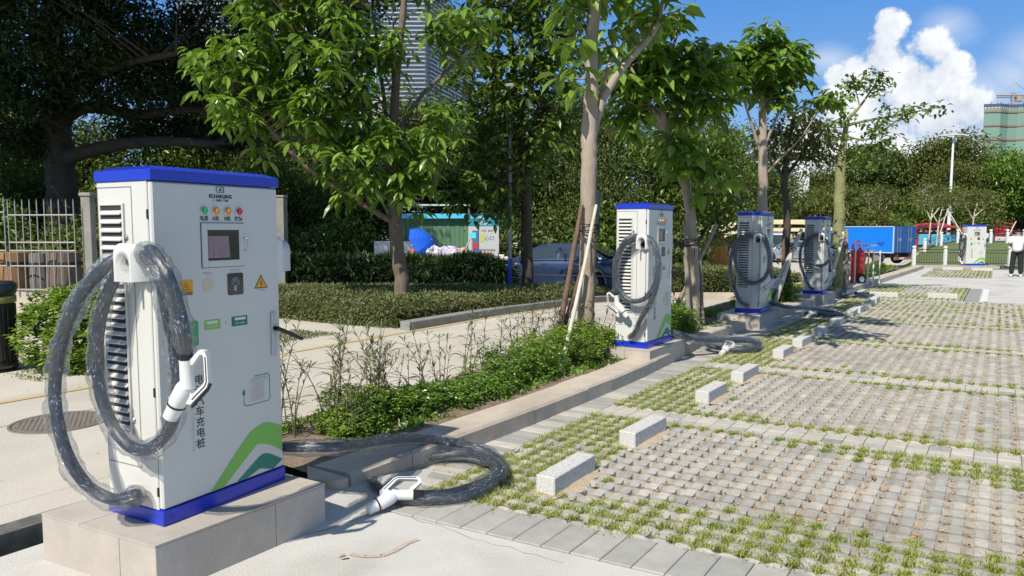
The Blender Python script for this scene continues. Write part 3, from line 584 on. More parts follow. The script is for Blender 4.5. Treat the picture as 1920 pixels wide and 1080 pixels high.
def gun(root,o,down,side,s=1.0,tail=None):
    """o entry of the cable, down = barrel axis, side = towards the handle"""
    d=Vector(down).normalized(); h=Vector(side); h=(h-d*h.dot(d)).normalized(); t=d.cross(h); o=Vector(o)
    P=lambda u,v,w_:o+(h*u-d*v+t*w_)*s      # u towards handle, v up (against barrel)
    g=MB(); fr=Matrix.Identity(4)
    def cyl(p0,p1,r0,r1,n=16,mi=0): g.tube([P(*p0,0),P(*p1,0)],[r0*s,r1*s],n,mi)
    g.tube([P(0,.0,0),P(0,-.012,0),P(0,-.09,0),P(0,-.125,0)],[.033*s,.031*s,.030*s,.034*s],18,0)
    g.tube([P(0,-.095,0),P(-.012,-.125,0),P(-.045,-.178,0),P(-.058,-.20,0)],[.026*s,.041*s,.041*s,.038*s],18,0)
    g.tube([P(0,.055,0),P(0,.0,0)],[.027*s,.030*s],14,1)
    body=g.build('charging_gun',[M['white2'],M['black']],root)
    g=MB(); g.tube([P(-.058,-.200,0),P(-.062,-.207,0)],[.041*s,.041*s],18); g.build('seal_ring',M['black'],body)
    g=MB(); g.tube([P(-.061,-.206,0),P(-.078,-.236,0),P(-.094,-.262,0)],[.037*s,.035*s,.034*s],18); g.tube([P(-.092,-.259,0),P(-.095,-.264,0)],[.028*s,.028*s],14); g.build('nose_cap',M['white2'],body)
    # handle loop
    g=MB(); out=[(.018,-.005),(.075,.05),(.102,.045),(.112,.02),(.115,-.09),(.105,-.115),(.02,-.195),(-.02,-.19)]; inn=[(.036,-.02),(.078,.030),(.092,.028),(.095,.015),(.098,-.082),(.090,-.098),(.030,-.150),(.022,-.13)]
    n=len(out); wd=.013
    vs=[P(u,v,-wd) for u,v in out]+[P(u,v,-wd) for u,v in inn]+[P(u,v,wd) for u,v in out]+[P(u,v,wd) for u,v in inn]
    fs=[]
    for i in range(n-1):
        j=i+1; fs+=[(i,j,n+j,n+i),(2*n+i,3*n+i,3*n+j,2*n+j),(i,2*n+i,2*n+j,j),(n+i,n+j,3*n+j,3*n+i)]
    fs+=[(0,n,3*n,2*n),(n-1,2*n-1,4*n-1,3*n-1)]
    g.add(vs,fs,0)
    st=[(.104,.02),(.107,-.088),(.098,-.108),(.03,-.172)]
    for a_,b_ in zip(st[:-1],st[1:]):
        for w_ in (-wd-.0008,wd+.0008):
            dd=Vector(b_)-Vector(a_); nn=Vector((-dd.y,dd.x)).normalized()*.0028; p0=Vector(a_);p1=Vector(b_)
            g.add([P(*(p0+nn),w_),P(*(p1+nn),w_),P(*(p1-nn),w_),P(*(p0-nn),w_)],[(0,1,2,3)],1)
    g.tube([P(.118,-.10,0),P(.105,-.125,0),P(.02,-.208,0)],[.007*s]*3,6,1)
    g.build('gun_handle',[M['white2'],M['black']],body)
    return body
def wpt(root_c,azim,pts):   # world points -> pile coordinates
    a=R(azim); x=Vector((math.sin(a),math.cos(a),0)); y=Vector((-math.cos(a),math.sin(a),0))
    return [(( Vector(p)-root_c).dot(x),(Vector(p)-root_c).dot(y),p[2]-root_c.z) for p in pts]
SIDE=lambda L:[(X0-(min(o,.058) if z>1.22 and -.27<y<-.05 else o),y,min(z,1.29) if -.27<y<-.05 else min(z,1.315)) for (y,z,o) in L]
pile=make_pile()
PILES=[((-1.649,3.822,.242),28.5,'white charging pile on the nearest tiled plinth with wrapped cables, closest to the camera'),
 ((1.616,8.96,.25),33,'second white charging pile along the kerb, between the thick grey trunk and the staked tree'),
 ((4.174,12.649,.24),33,'third white charging pile along the kerb, dappled with tree shade, before the bare upright trunk'),
 ((6.84,16.503,.22),33,'fourth white charging pile along the kerb, left of the red fire extinguisher trolley'),
 ((19.42,31.0,.115),95.5,'far white charging pile facing front beside the white railing posts')]
roots=[]
for i,(c,az,lab) in enumerate(PILES):
    r=pile if i==0 else copy_tree(pile)
    r.location=c; r.rotation_euler=(0,0,R(90-az)); tag(r,lab,'charging pile','charging piles along the kerb'); roots.append(r)
# pile 1
r1=roots[0]
cable(r1,SIDE([(-.01,.125,.04),(-.10,.16,.07),(-.052,.150,.14),(.052,.216,.2),(.139,.371,.24),(.207,.565,.24),(.228,.735,.22),(.173,.938,.2),(.073,1.114,.17),(-.049,1.246,.12),(-.11,1.285,.06),(-.22,1.29,.06),(-.368,1.198,.09),(-.385,1.03,.07),(-.397,.861,.05),(-.403,.669,.05),(-.369,.501,.08),(-.223,.399,.1),(-.066,.442,.11),(.04,.609,.12),(.066,.809,.12),(.019,1.013,.12),(-.055,1.20,.085),(-.13,1.28,.06),(-.22,1.29,.06),(-.33,1.31,.10),(-.46,1.21,.12),(-.502,1.016,.09),(-.50,.86,.07)]),seed=3,sleeve=.047)
gun(r1,(X0-.07,-.498,.835),(0,0,-1),(.25,-1,0))
fl=[(-1.26,4.0,.42),(-1.04,4.14,.4),(-.86,4.49,.33),(-.63,5.01,.2),(-.38,5.12,.13),(-.17,5.08,.08),(-.06,4.81,.06),(-.12,4.54,.05),(-.29,4.32,.05),(-.51,4.26,.05),(-.71,4.32,.05),(-.88,4.54,.05),(-.84,4.74,.05),(-.73,4.93,.05),(-.52,5.05,.06),(-.3,5.0,.1),(-.12,4.73,.12),(-.08,4.57,.11),(-.17,4.50,.07),(-.37,4.36,.05),(-.53,4.245,.08)]
c1=Vector(PILES[0][0])
f1=wpt(c1,28.5,fl); f1[0]=(-X0,-.02,.16)
cable(r1,f1,sl=(.02,.93),seed=5,sleeve=.046)
def floorgun(root,c,azim,p0,p1,side=(0,.6,.8)):
    a,b,e=wpt(Vector(c),azim,[p0,p1,Vector(p0)+Vector(side)]); gun(root,a,Vector(b)-Vector(a),Vector(e)-Vector(a))
floorgun(r1,PILES[0][0],28.5,(-.585,4.235,.085),(-.80,4.20,.095),side=(-.1,.75,.66))
# pile 2
r2=roots[1]
cable(r2,SIDE([(-.01,.125,.04),(-.10,.22,.07),(-.154,.346,.09),(-.306,.605,.11),(-.37,.912,.1),(-.34,1.15,.09),(-.237,1.29,.08),(-.10,1.30,.09),(.072,1.195,.1),(.151,.957,.1),(.12,.706,.1),(-.017,.569,.1),(-.183,.584,.1),(-.305,.725,.09),(-.36,.971,.09),(-.323,1.2,.1),(-.19,1.325,.12),(-.03,1.30,.13),(.11,1.12,.13),(.15,.88,.13),(.14,.64,.12)]),seed=8)
gun(r2,(X0-.12,.14,.62),(0,-.15,-1),(-.3,1,0))
f=wpt(Vector(PILES[1][0]),33,[(1.93,8.95,.38),(2.25,9.3,.27),(2.62,9.5,.2),(3.0,9.85,.14),(3.29,9.95,.12),(3.22,9.65,.08),(2.9,9.6,.06),(2.62,9.75,.1),(2.72,10.0,.14),(3.0,10.05,.14),(3.32,10.1,.12),(3.36,9.9,.08),(3.15,9.70,.05),(2.95,9.66,.05)]); f[0]=(-X0,-.02,.16)
cable(r2,f,seed=9,sleeve=.05); floorgun(r2,PILES[1][0],33,(2.93,9.66,.06),(2.75,9.55,.10))
# pile 3
r3=roots[2]
cable(r3,SIDE([(-.01,.125,.04),(.03,.15,.08),(.124,.24,.1),(.252,.597,.13),(.261,.955,.12),(.166,1.224,.1),(-.03,1.31,.09),(-.2,1.29,.09),(-.34,1.053,.1),(-.35,.748,.1),(-.25,.569,.1),(-.046,.516,.1),(.135,.688,.1),(.204,.955,.1),(.121,1.206,.1),(-.08,1.33,.12),(-.25,1.30,.12),(-.36,1.011,.1),(-.38,.751,.09),(-.42,.60,.08)]),seed=11)
gun(r3,(X0-.05,-.43,.60),(0,.45,-1),(.2,-1,.2))
f=wpt(Vector(PILES[2][0]),33,[(4.45,12.5,.38),(4.76,12.75,.3),(5.35,13.3,.22),(5.92,13.77,.12),(6.21,13.85,.05),(6.1,13.6,.05),(5.75,13.75,.05),(5.6,13.95,.05),(6.0,14.1,.05),(6.2,13.9,.05),(5.95,13.7,.05)]); f[0]=(-X0,-.02,.16)
cable(r3,f,seed=12); floorgun(r3,PILES[2][0],33,(5.7,13.72,.06),(5.5,13.62,.10))
# pile 4
r4=roots[3]
cable(r4,SIDE([(-.01,.125,.04),(.04,.16,.08),(.165,.423,.1),(.253,.716,.13),(.233,1.044,.12),(.057,1.26,.1),(-.162,1.30,.1),(-.32,1.05,.1),(-.319,.76,.1),(-.182,.63,.1),(.04,.696,.1),(.158,.951,.1),(.034,1.221,.1),(-.17,1.33,.12),(-.32,1.12,.12),(-.36,.78,.12),(-.36,.52,.1)]),seed=13)
gun(r4,(X0-.1,-.36,.50),(0,0,-1),(-.3,-1,0))
f=wpt(Vector(PILES[3][0]),33,[(7.1,16.3,.38),(7.4,16.75,.27),(7.8,17.35,.2),(8.3,17.75,.1),(8.9,18.3,.05),(8.85,17.9,.05),(8.45,17.55,.06),(8.15,17.4,.12)]); f[0]=(-X0,-.02,.16)
cable(r4,f,seed=14); floorgun(r4,PILES[3][0],33,(8.12,17.36,.14),(7.95,17.5,.17))
# pile 5
r5=roots[4]
cable(r5,SIDE([(-.01,.125,.04),(-.05,.2,.1),(-.20,.6,.14),(-.34,.95,.14),(-.30,1.22,.12),(-.12,1.31,.1),(.06,1.15,.12),(.08,.85,.13),(-.06,.62,.14),(-.24,.66,.13),(-.32,.95,.12),(-.2,1.25,.12),(-.02,1.28,.13),(.12,1.0,.13),(.10,.62,.12),(.02,.34,.12)]),sleeve=.034,seed=15)
gun(r5,(X0-.12,.0,.32),(0,0,-1),(-.4,1,0))
f=wpt(Vector(PILES[4][0]),95.5,[(19.8,31.0,.2),(20.05,30.9,.1),(20.5,30.9,.06),(21.2,31.0,.05),(21.3,30.7,.05),(20.6,30.5,.05),(20.3,30.75,.05),(20.9,31.05,.06)]); f[0]=(-X0,-.02,.16)
cable(r5,f,seed=16,sleeve=0); floorgun(r5,PILES[4][0],95.5,(20.9,31.05,.07),(21.1,31.05,.07))
# ---------------------------------------------------------------- plinths
def plinth(name,corners,h,label,splits,parent=None,z0=-.06):
    root=empty(name,tuple(Vector((corners[0][0],corners[0][1],0))),label=label,cat='plinth',group='tiled plinths under the charging piles')
    o=Vector((corners[0][0],corners[0][1],0)); C=[Vector((x,y,0))-o for x,y in corners]; cen=sum(C,Vector())/4
    mb=MB(); q=[c+(cen-c).normalized()*.008 for c in C]; mb.add([p+Vector((0,0,z0)) for p in q]+[p+Vector((0,0,h-.006)) for p in q],[(0,1,2,3),(4,7,6,5)]+[(i,(i+1)%4,4+(i+1)%4,4+i) for i in range(4)]); mb.build('core',M['grout'],root)
    mb=MB(); g=.0018
    for i in range(4):
        a,b=C[i],C[(i+1)%4]; L=(b-a).length; d=(b-a)/L; nrm=Vector((d.y,-d.x,0)); 
        if nrm.dot((a+b)/2-cen)<0: nrm=-nrm
        cuts=[0]+splits[i%2]+[1]
        for s0,s1 in zip(cuts[:-1],cuts[1:]):
            p0=a+d*(L*s0+g); p1=a+d*(L*s1-g); vs=[]
            for p in (p0,p1):
                for z in (z0,h-.012):
                    vs+= [p+Vector((0,0,z)), p-nrm*.012+Vector((0,0,z))]
            mb.add(vs,[(0,4,6,2),(1,3,7,5),(2,6,7,3),(0,2,3,1),(4,5,7,6)])
    mb.build('side_tiles',M['tile'],root)
    mb=MB(); cu_=[0]+splits[2]+[1]
    for s0,s1 in zip(cu_[:-1],cu_[1:]):
        e=.002; P=lambda s,t,z:(C[0].lerp(C[1],s)).lerp(C[3].lerp(C[2],s),t)+(( C[0].lerp(C[1],s)).lerp(C[3].lerp(C[2],s),t)-cen).normalized()*.002+Vector((0,0,z))
        vs=[P(s,t,z) for z in (h-.010,h) for s,t in ((s0+e,0),(s1-e,0),(s1-e,1),(s0+e,1))]
        mb.add(vs,[(0,3,2,1),(4,5,6,7)]+[(i,(i+1)%4,4+(i+1)%4,4+i) for i in range(4)])
    mb.build('top_tiles',M['tile'],root); return root
plinth('plinth',[(-2.34,3.56),(-1.59,3.18),(-1.04,3.99),(-1.80,4.42)],.24,'large beige tiled plinth in the near left corner under the nearest pile',[[.70],[.66],[.36]])
def pl(c,azim,x0,x1,y0,y1):
    a=R(azim); x=Vector((math.sin(a),math.cos(a),0)); y=Vector((-math.cos(a),math.sin(a),0)); c=Vector((c[0],c[1],0))
    return [tuple((c+x*u+y*v)[:2]) for u,v in ((x0,y1),(x0,y0),(x1,y0),(x1,y1))]
plinth('plinth',pl(PILES[1][0],33,-.52,.62,-.30,.34),.248,'low tiled plinth under the second pile beside the bend of the kerb',[[.5],[.5],[.5]])
plinth('plinth',pl(PILES[2][0],33,-.75,.55,-.30,.40),.238,'shaded grey tiled plinth under the third pile',[[.5],[.5],[.5]])
plinth('plinth',pl(PILES[3][0],33,-.7,.6,-.30,.36),.218,'shaded grey tiled plinth under the fourth pile',[[.5],[.5],[.5]])
plinth('plinth',[(17.2,31.3),(17.1,30.85),(20.2,30.45),(20.3,31.5)],.115,'low pale slab under the far pile beside the railing',[[.5],[.5],[.33,.66]])
# ---------------------------------------------------------------- wheel stops
def stop(a0,b0,L,rot90,label):
    mb=MB()
    wd,h=.135,.125
    mb.box((0,-wd/2,-.04),(L,wd/2,h),.006)
    o=mb.build('wheel_stop',M['granite'],loc=(0,0,0)); p=ab(a0,b0); o.location=(p.x,p.y,0)
    an=math.atan2(U[1],U[0]) if not rot90 else math.atan2(W[1],W[0]); o.rotation_euler=(0,0,an+R(random.uniform(-1.5,1.5)))
    return tag(o,label,'wheel stop','granite wheel stops in the parking bays')
SL=['nearest granite wheel stop, lying right of the wrapped cable loop','granite wheel stop just beyond the nearest one in the front bay','granite wheel stop beside the second paved band, near end of the second bay','granite wheel stop at the far end of the second bay','sunlit granite wheel stop right of the coiled cable by the second pile','sunlit granite wheel stop just before the tree shade','granite wheel stop in the dark tree shade, the nearer of two','granite wheel stop in the tree shade, the farther of two','granite wheel stop just past the tree shade','granite wheel stop following the one past the tree shade','small far granite wheel stop next to the last of the row','last lengthwise granite wheel stop, in front of the crosswise ones']
SANDP=[]
for (a0,L),lab in zip(((0,.57),(1.2,.6),(2.87,.55),(3.98,.6),(5.72,.5),(6.78,.6),(8.05,.55),(9.4,.6),(11.0,.6),(11.85,.55),(13.3,.5),(14.1,.55)),SL): stop(a0,-.04,L,False,lab)
mb=MB(); random.seed(9)
for a0,L in ((0,.57),(1.2,.6),(2.87,.55),(3.98,.6),(5.72,.5),(6.78,.6)):
    n=20; ring=[]
    for i in range(n): t=i*2*math.pi/n; q=random.uniform(.8,1.25); ring.append(ab(a0+L/2+(L/2+.10)*math.cos(t)*q,-.035+.15*math.sin(t)*q,.012))
    mb.add(ring+[ab(a0+L/2,-.03,.030)],[(i,(i+1)%n,n) for i in range(n)])
mb.build('sand_patches',mat('sand',(.50,.40,.28),1,col2=(.36,.28,.19),scale=16,detail=8,bump=.3,coord='World'),kind='structure',fix=False)
stop(15.95,-.36,.62,True,'crosswise granite wheel stop on the far green bay, left one'); stop(16.2,.85,.62,True,'crosswise granite wheel stop on the far green bay, right one')
stop(30.4,.35,.7,True,'crosswise pale wheel stop in the last green bay, left one'); stop(30.2,1.35,.7,True,'crosswise pale wheel stop in the last green bay, nearer the far pile')
# ---------------------------------------------------------------- foliage
def leafmesh(P,D,L,wr,up=None,hi=True,droop=.25,fold=.22,tint=None,seed=0):
    """one real leaf per point: P base, D direction, L length, wr width/length"""
    r=np.random.default_rng(seed); n=len(P); D=D/np.linalg.norm(D,axis=1,keepdims=True)
    up=np.tile([0,0,1.0],(n,1)) if up is None else up
    up=up+r.normal(0,.25,(n,3)); S=np.cross(D,up); S/=np.maximum(1e-6,np.linalg.norm(S,axis=1,keepdims=True)); Nn=np.cross(S,D)
    L=L[:,None]; g=np.array([0,0,-1.0])
    st=lambda t,w,f: (P+D*L*t+g*L*droop*t*t)+S*L*wr*w+Nn*L*wr*f
    if hi:
        V=[st(0,0,0),st(.3,-.42,fold*.8),st(.3,0,0),st(.3,.42,fold*.8),st(.66,-.45,fold),st(.66,0,0),st(.66,.45,fold),st(1,0,0)]
        F_=[[0,2,1],[0,3,2],[1,2,5],[1,5,4],[2,3,6],[2,6,5],[4,5,7],[5,6,7]]
    else:
        V=[st(0,0,0),st(.5,-.5,fold),st(1,0,0),st(.5,.5,fold)]; F_=[[0,2,1],[0,3,2]]
    k=len(V); V=np.stack(V,1).reshape(-1,3); Fc=(np.arange(n)[:,None,None]*k+np.array(F_)[None]).reshape(-1,3)
    t=np.repeat(r.random(n) if tint is None else tint,k); return V,Fc,t
def rdir(n,r,zmin=-1):
    v=r.normal(0,1,(n,3)); v/=np.linalg.norm(v,axis=1,keepdims=True)
    if zmin>-1: v[:,2]=np.abs(v[:,2])*(1)+zmin*0
    return v
def leafmat(name,cols,trans=.28,rough=.45,tcol=(1.25,1.5,.55),spec=.5):
    return mat(name,cols[0],rough,cols=cols,trans=trans,tcol=tcol,spec=spec)
LM={}
LM['lime']=leafmat('leaf_lime',[(.055,.105,.016),(.105,.19,.024),(.17,.29,.04),(.26,.39,.065)],.3,.33,tcol=(1.5,1.5,.5),spec=.7)
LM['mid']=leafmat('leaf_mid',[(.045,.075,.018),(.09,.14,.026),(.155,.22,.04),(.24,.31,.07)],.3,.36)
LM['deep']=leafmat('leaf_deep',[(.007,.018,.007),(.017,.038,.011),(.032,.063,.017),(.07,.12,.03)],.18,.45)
LM['back']=leafmat('leaf_background',[(.03,.05,.012),(.065,.095,.02),(.12,.16,.03),(.19,.225,.055)],.2,.6)
LM['olive']=leafmat('leaf_olive',[(.05,.065,.018),(.10,.12,.026),(.165,.18,.038),(.23,.24,.06)],.25,.6)
LM['shrub']=leafmat('leaf_shrub',[(.07,.12,.015),(.14,.22,.025),(.23,.33,.04),(.33,.43,.07)],.3,.55)
LM['hedge']=leafmat('leaf_hedge',[(.06,.075,.028),(.12,.14,.045),(.18,.20,.07),(.27,.27,.13)],.2,.55)
BK=mat('bark_grey',(.42,.35,.27),.9,col2=(.27,.215,.16),scale=9,detail=9,bump=.5,bscale=30,stretch=(1,1,.35))
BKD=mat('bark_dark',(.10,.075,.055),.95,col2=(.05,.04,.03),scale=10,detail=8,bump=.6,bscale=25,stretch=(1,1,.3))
BKB=mat('bark_brown',(.22,.17,.125),.95,col2=(.12,.09,.065),scale=14,detail=9,bump=.6,bscale=40,stretch=(1,1,.3))
BKG=mat('bark_green',(.30,.31,.13),.9,col2=(.19,.19,.09),scale=16,detail=8,bump=.8,bscale=40)
def densify(limb,step=.12):
    P=bez([p[:3] for p in limb],8); m=len(limb); rr=[]
    for i in range(len(P)): 
        t=i/8; j=min(int(t),m-2); rr.append(limb[j][3]*(1-(t-j))+limb[j+1][3]*(t-j))
    return P,rr
def crown_points(blobs,n,r,shell=.35):
    tot=sum(b[3]**2 for b in blobs); pts=[]
    for (x,y,z,rx,*rest) in blobs:
        rz=rest[0] if rest else rx*.8; k=max(1,int(round(n*rx*rx/tot)))
        v=r.normal(0,1,(k,3)); v/=np.linalg.norm(v,axis=1,keepdims=True); rad=(shell+(1-shell)*r.random(k))**.6
        pts.append(np.array([x,y,z])+v*rad[:,None]*np.array([rx,rx,rz]))
    return np.concatenate(pts)
def tree(name,label,base,limbs,blobs,nclus,bark,leaf,kind='palm',size=.22,seed=1,group=None,cat='tree',twig=.011,per=6,hi=True,droop=.35,wr=.44,spread=.35,mincl=None):
    """limbs: world polylines (x,y,z,r); blobs: world ellipsoids; leaves hang on twigs joined to the nearest limb"""
    r=np.random.default_rng(seed); random.seed(seed); b=Vector(base); root=empty(name,b,label=label,cat=cat,group=group)
    off=np.array(b); tr=MB(); nodes=[]
    for li,l in enumerate(limbs):
        P,rr=densify(l); nz=[Vector((random.uniform(-1,1),random.uniform(-1,1),0))*q*.12 for q in rr]
        Q=[p-b+(z if 0<i<len(P)-1 else Vector()) for i,(p,z) in enumerate(zip(P,nz))]; 
        if li==0: rr[0]*=1.35; 
        tr.tube(Q,rr,12 if li==0 else 8)
        for p,q in zip(P,rr): nodes.append((*p,q))
    nodes=np.array(nodes); C=crown_points(blobs,nclus,r)
    lim=nodes[nodes[:,3]<np.max(nodes[:,3])*.9] if len(limbs)>1 else nodes
    tips=[]
    for c in C:
        d=np.linalg.norm(lim[:,:3]-c,axis=1)+np.maximum(0,lim[:,2]-c[2])*1.5; j=np.argmin(d); s=lim[j,:3]; dist=np.linalg.norm(c-s)
        if twig and dist<4.5:
            mid=(s+c)/2+np.array([random.uniform(-1,1),random.uniform(-1,1),random.uniform(-1.2,.2)])*dist*.10
            tr.tube([Vector(s-off),Vector(mid-off),Vector(c-off)],[min(lim[j,3]*.6,twig*(1+dist*.5)),twig*.8,twig*.45],4,cap=False)
        tips.append(c)
    tr.build('trunk',bark,root,fix=False)
    C=np.array(tips); n=len(C)
    if kind=='palm':       # whorl of drooping leaflets at every twig end, several whorls per twig
        reps=2; PP=[];DD=[];LL=[];TT=[]
        for q in range(reps):
            c=C+r.normal(0,spread*.4,(n,3))*(q>0); ph=r.random(n)*6.28; tn=r.random(n)
            for j in range(per):
                a=ph+j*2*math.pi/per+r.normal(0,.2,n); el=r.uniform(-.75,.25,n); d=np.stack([np.cos(a)*np.cos(el),np.sin(a)*np.cos(el),np.sin(el)],1)
                pet=size*.25; PP.append(c+d*pet); DD.append(d); LL.append(size*r.uniform(.45,1.25,n)); TT.append(np.clip(tn*.6+r.random(n)*.4,0,1))
        P=np.concatenate(PP);D=np.concatenate(DD);L=np.concatenate(LL);T=np.concatenate(TT)
    else:                  # sprays of smaller leaves
        k=per; P=np.repeat(C,k,0)+r.normal(0,1,(n*k,3))*np.array([spread,spread,spread*.55]); D=r.normal(0,1,(n*k,3)); D[:,2]=D[:,2]*.5-.15; L=size*r.uniform(.6,1.3,n*k)
        tn=np.repeat(r.random(n),k); T=np.clip(tn*.55+r.random(n*k)*.45,0,1)
    V,Fc,t=leafmesh(P-off,D,L,wr,hi=hi,droop=droop,tint=T,seed=seed)
    link('crown',npmesh('crown',V,Fc,tint=t),leaf,root); return root
A3=lambda px,py,Y,r=None:(*at(px,py,Y),) if r is None else (*at(px,py,Y),r)
def B3(L): # (px,py,Y,r_px[,ratio])
    out=[]
    for (px,py,Y,rp,*q) in L: p=at(px,py,Y); rr=rp*Y/F; out.append((p.x,p.y,p.z,rr,rr*(q[0] if q else .8)))
    return out
# A : big tree in the low hedge
tree('broadleaf_tree','brown-trunked broadleaf tree rising from the low hedge, wide drooping crown, bare branch reaching left',(-2.02,13.7,.0),
 [[A3(757,590,13.7,.15),A3(752,520,13.7,.135),A3(742,430,13.7,.125),A3(738,330,13.7,.10),A3(738,230,13.7,.085),A3(748,100,13.7,.07),A3(765,-60,13.7,.05)],
  [A3(742,420,13.7,.06),A3(700,395,13.5,.055),A3(630,350,13.3,.045),A3(560,300,13.1,.035),A3(505,240,12.9,.03),A3(440,170,12.8,.02)],
  [A3(738,330,13.7,.05),A3(690,230,13.3,.04),A3(640,130,13,.03),A3(560,60,12.8,.02)],
  [A3(738,260,13.7,.05),A3(790,180,13.9,.04),A3(860,110,14,.03),A3(900,40,14,.02)],
  [A3(741,400,13.7,.03),A3(770,360,13.4,.025),A3(820,345,13.2,.015)],
  [A3(738,300,13.7,.045),A3(715,150,14,.035),A3(700,20,14.3,.025)]],
 B3([(430,110,12.9,60),(480,170,12.9,75),(520,60,12.9,75),(450,215,12.9,50),(600,130,13,95),(560,210,13.1,70),(520,-20,13,80),(680,290,13.2,85),(760,290,13.2,70),(640,210,13.4,70),(740,350,13.2,40),(660,365,13.3,30),(690,80,13.5,70),(820,230,13.6,50),(860,60,14,60),(620,20,13,60),(600,-80,13.3,70),(760,-70,14,60)]),
 470,BKB,LM['lime'],size=.26,seed=11,per=7,spread=.5,wr=.42)
# B : darker tree in front of the parked car
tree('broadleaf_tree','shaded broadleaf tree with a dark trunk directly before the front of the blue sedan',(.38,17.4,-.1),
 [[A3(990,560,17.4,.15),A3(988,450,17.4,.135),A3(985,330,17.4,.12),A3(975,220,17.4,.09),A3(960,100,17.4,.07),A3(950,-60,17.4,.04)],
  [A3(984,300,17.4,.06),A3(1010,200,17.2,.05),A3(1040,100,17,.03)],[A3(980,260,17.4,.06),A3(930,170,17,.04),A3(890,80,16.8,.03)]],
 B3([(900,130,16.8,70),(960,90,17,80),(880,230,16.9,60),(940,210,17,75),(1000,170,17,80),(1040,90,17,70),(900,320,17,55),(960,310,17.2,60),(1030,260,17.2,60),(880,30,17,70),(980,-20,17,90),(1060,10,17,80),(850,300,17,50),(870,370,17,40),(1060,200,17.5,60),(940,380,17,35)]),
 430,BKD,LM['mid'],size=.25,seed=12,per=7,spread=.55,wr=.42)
# C : near tree with pale trunk and fork
tc_=tree('broadleaf_tree','nearest kerbside tree with a smooth pale grey trunk forking above, beside a white leaning stake',(.94,9.3,.1),
 [[A3(1098,662,9.3,.115),A3(1101,520,9.3,.105),A3(1104,330,9.3,.10),A3(1106,240,9.3,.10),A3(1110,120,9.32,.078),A3(1116,15,9.35,.07),A3(1150,-90,9.4,.05)],
  [A3(1108,262,9.3,.06),A3(1133,180,9.38,.055),A3(1178,115,9.5,.045),A3(1228,55,9.6,.038),A3(1242,5,9.7,.022),A3(1250,-60,9.7,.018)],
  [A3(1110,235,9.3,.035),A3(1135,150,9.45,.03),A3(1152,80,9.6,.024)],[A3(1116,20,9.35,.05),A3(1090,-40,9.2,.04),A3(1050,-110,9,.03)],[(1.1,9.35,4.8,.05),(1.7,9.2,5.3,.045),(2.4,9.4,5.9,.035),(3.2,10.4,6.7,.02)],[(1.2,9.3,4.9,.04),(1.7,8.5,5.2,.03),(2.3,7.7,5.4,.02)]],
 B3([(1040,140,9.2,26),(1075,90,9.3,40),(1150,70,9.6,50),(1190,60,9.6,40),(1230,45,9.7,40),(1180,10,9.7,60),(1080,10,9.2,45),(1270,0,9.6,40),(1100,-60,9.2,70),(1230,-70,9.6,80),(1085,55,9.3,30)])+[(2.2,7.7,5.1,.95,.7),(2.3,9.5,5.4,1.1,.75),(3.3,10.6,6.7,1.1,.8),(1.4,8.2,5.3,.9,.7),(3.0,8.6,5.8,.9,.6)],
 150,BK,LM['lime'],size=.27,wr=.52,seed=23,per=6,spread=.3,twig=.009)
# D : staked tree behind pile 2
tree('broadleaf_tree','leaning staked tree just right of the second pile, large leaves hanging low',(2.9,11.4,.1),
 [[A3(1303,615,11.4,.085),A3(1300,480,11.4,.082),A3(1290,370,11.4,.08),A3(1270,300,11.4,.075),A3(1243,235,11.4,.07),A3(1238,150,11.4,.05),A3(1235,40,11.4,.03)],
  [A3(1243,235,11.4,.04),A3(1210,180,11.3,.03),A3(1180,120,11.3,.02)],[A3(1245,240,11.4,.04),A3(1290,170,11.5,.03),A3(1330,110,11.6,.02)],[A3(1240,200,11.4,.035),A3(1255,120,11.4,.028),A3(1270,60,11.4,.02)],[A3(1275,310,11.4,.02),A3(1300,290,11.1,.015),A3(1325,300,10.9,.01)]],
 B3([(1180,130,11.3,50),(1230,110,11.3,60),(1280,120,11.4,60),(1320,130,11.5,50),(1200,190,11.3,50),(1290,190,11.4,50),(1330,200,11.4,35),(1270,270,11.1,40,.7),(1310,310,11,36,.7),(1250,300,11,30),(1345,215,11.5,25),(1180,210,11.5,35),(1240,55,11.5,50),(1340,340,11,22)]),
 135,BK,LM['lime'],size=.27,wr=.52,seed=31,per=6,spread=.28,twig=.009)
# E : upright pale trunk behind pile 3
tree('broadleaf_tree','upright pale-trunked tree behind the third pile with a small dense crown against the sky',(4.87,14.2,.1),
 [[A3(1430,575,14.2,.095),A3(1430,400,14.2,.09),A3(1431,300,14.2,.085),A3(1430,180,14.2,.065),A3(1436,90,14.2,.035),A3(1440,45,14.2,.015)],
  [A3(1431,300,14.2,.035),A3(1405,220,14.1,.025),A3(1390,170,14,.018)],[A3(1431,280,14.2,.03),A3(1460,210,14.3,.022),A3(1470,180,14.3,.014)],[A3(1432,330,14.2,.03),A3(1470,290,14.3,.022),A3(1500,260,14.4,.014),A3(1530,215,14.4,.01)],
  [A3(1432,190,14.2,.03),A3(1400,130,14.1,.02),A3(1360,110,14,.012)],[A3(1432,190,14.2,.03),A3(1470,140,14.3,.02),A3(1500,120,14.3,.012)]],
 B3([(1440,70,14.2,30,1),(1420,100,14.1,42),(1470,105,14.2,38),(1400,130,14,38),(1360,110,14,32),(1440,140,14.2,48),(1490,140,14.3,26),(1450,180,14.2,30),(1380,160,14,22),(1500,105,14.3,16),(1560,180,14.4,22,.5),(1530,185,14.4,16)]),
 125,BK,LM['lime'],size=.24,wr=.5,seed=41,per=6,spread=.22,twig=.008)
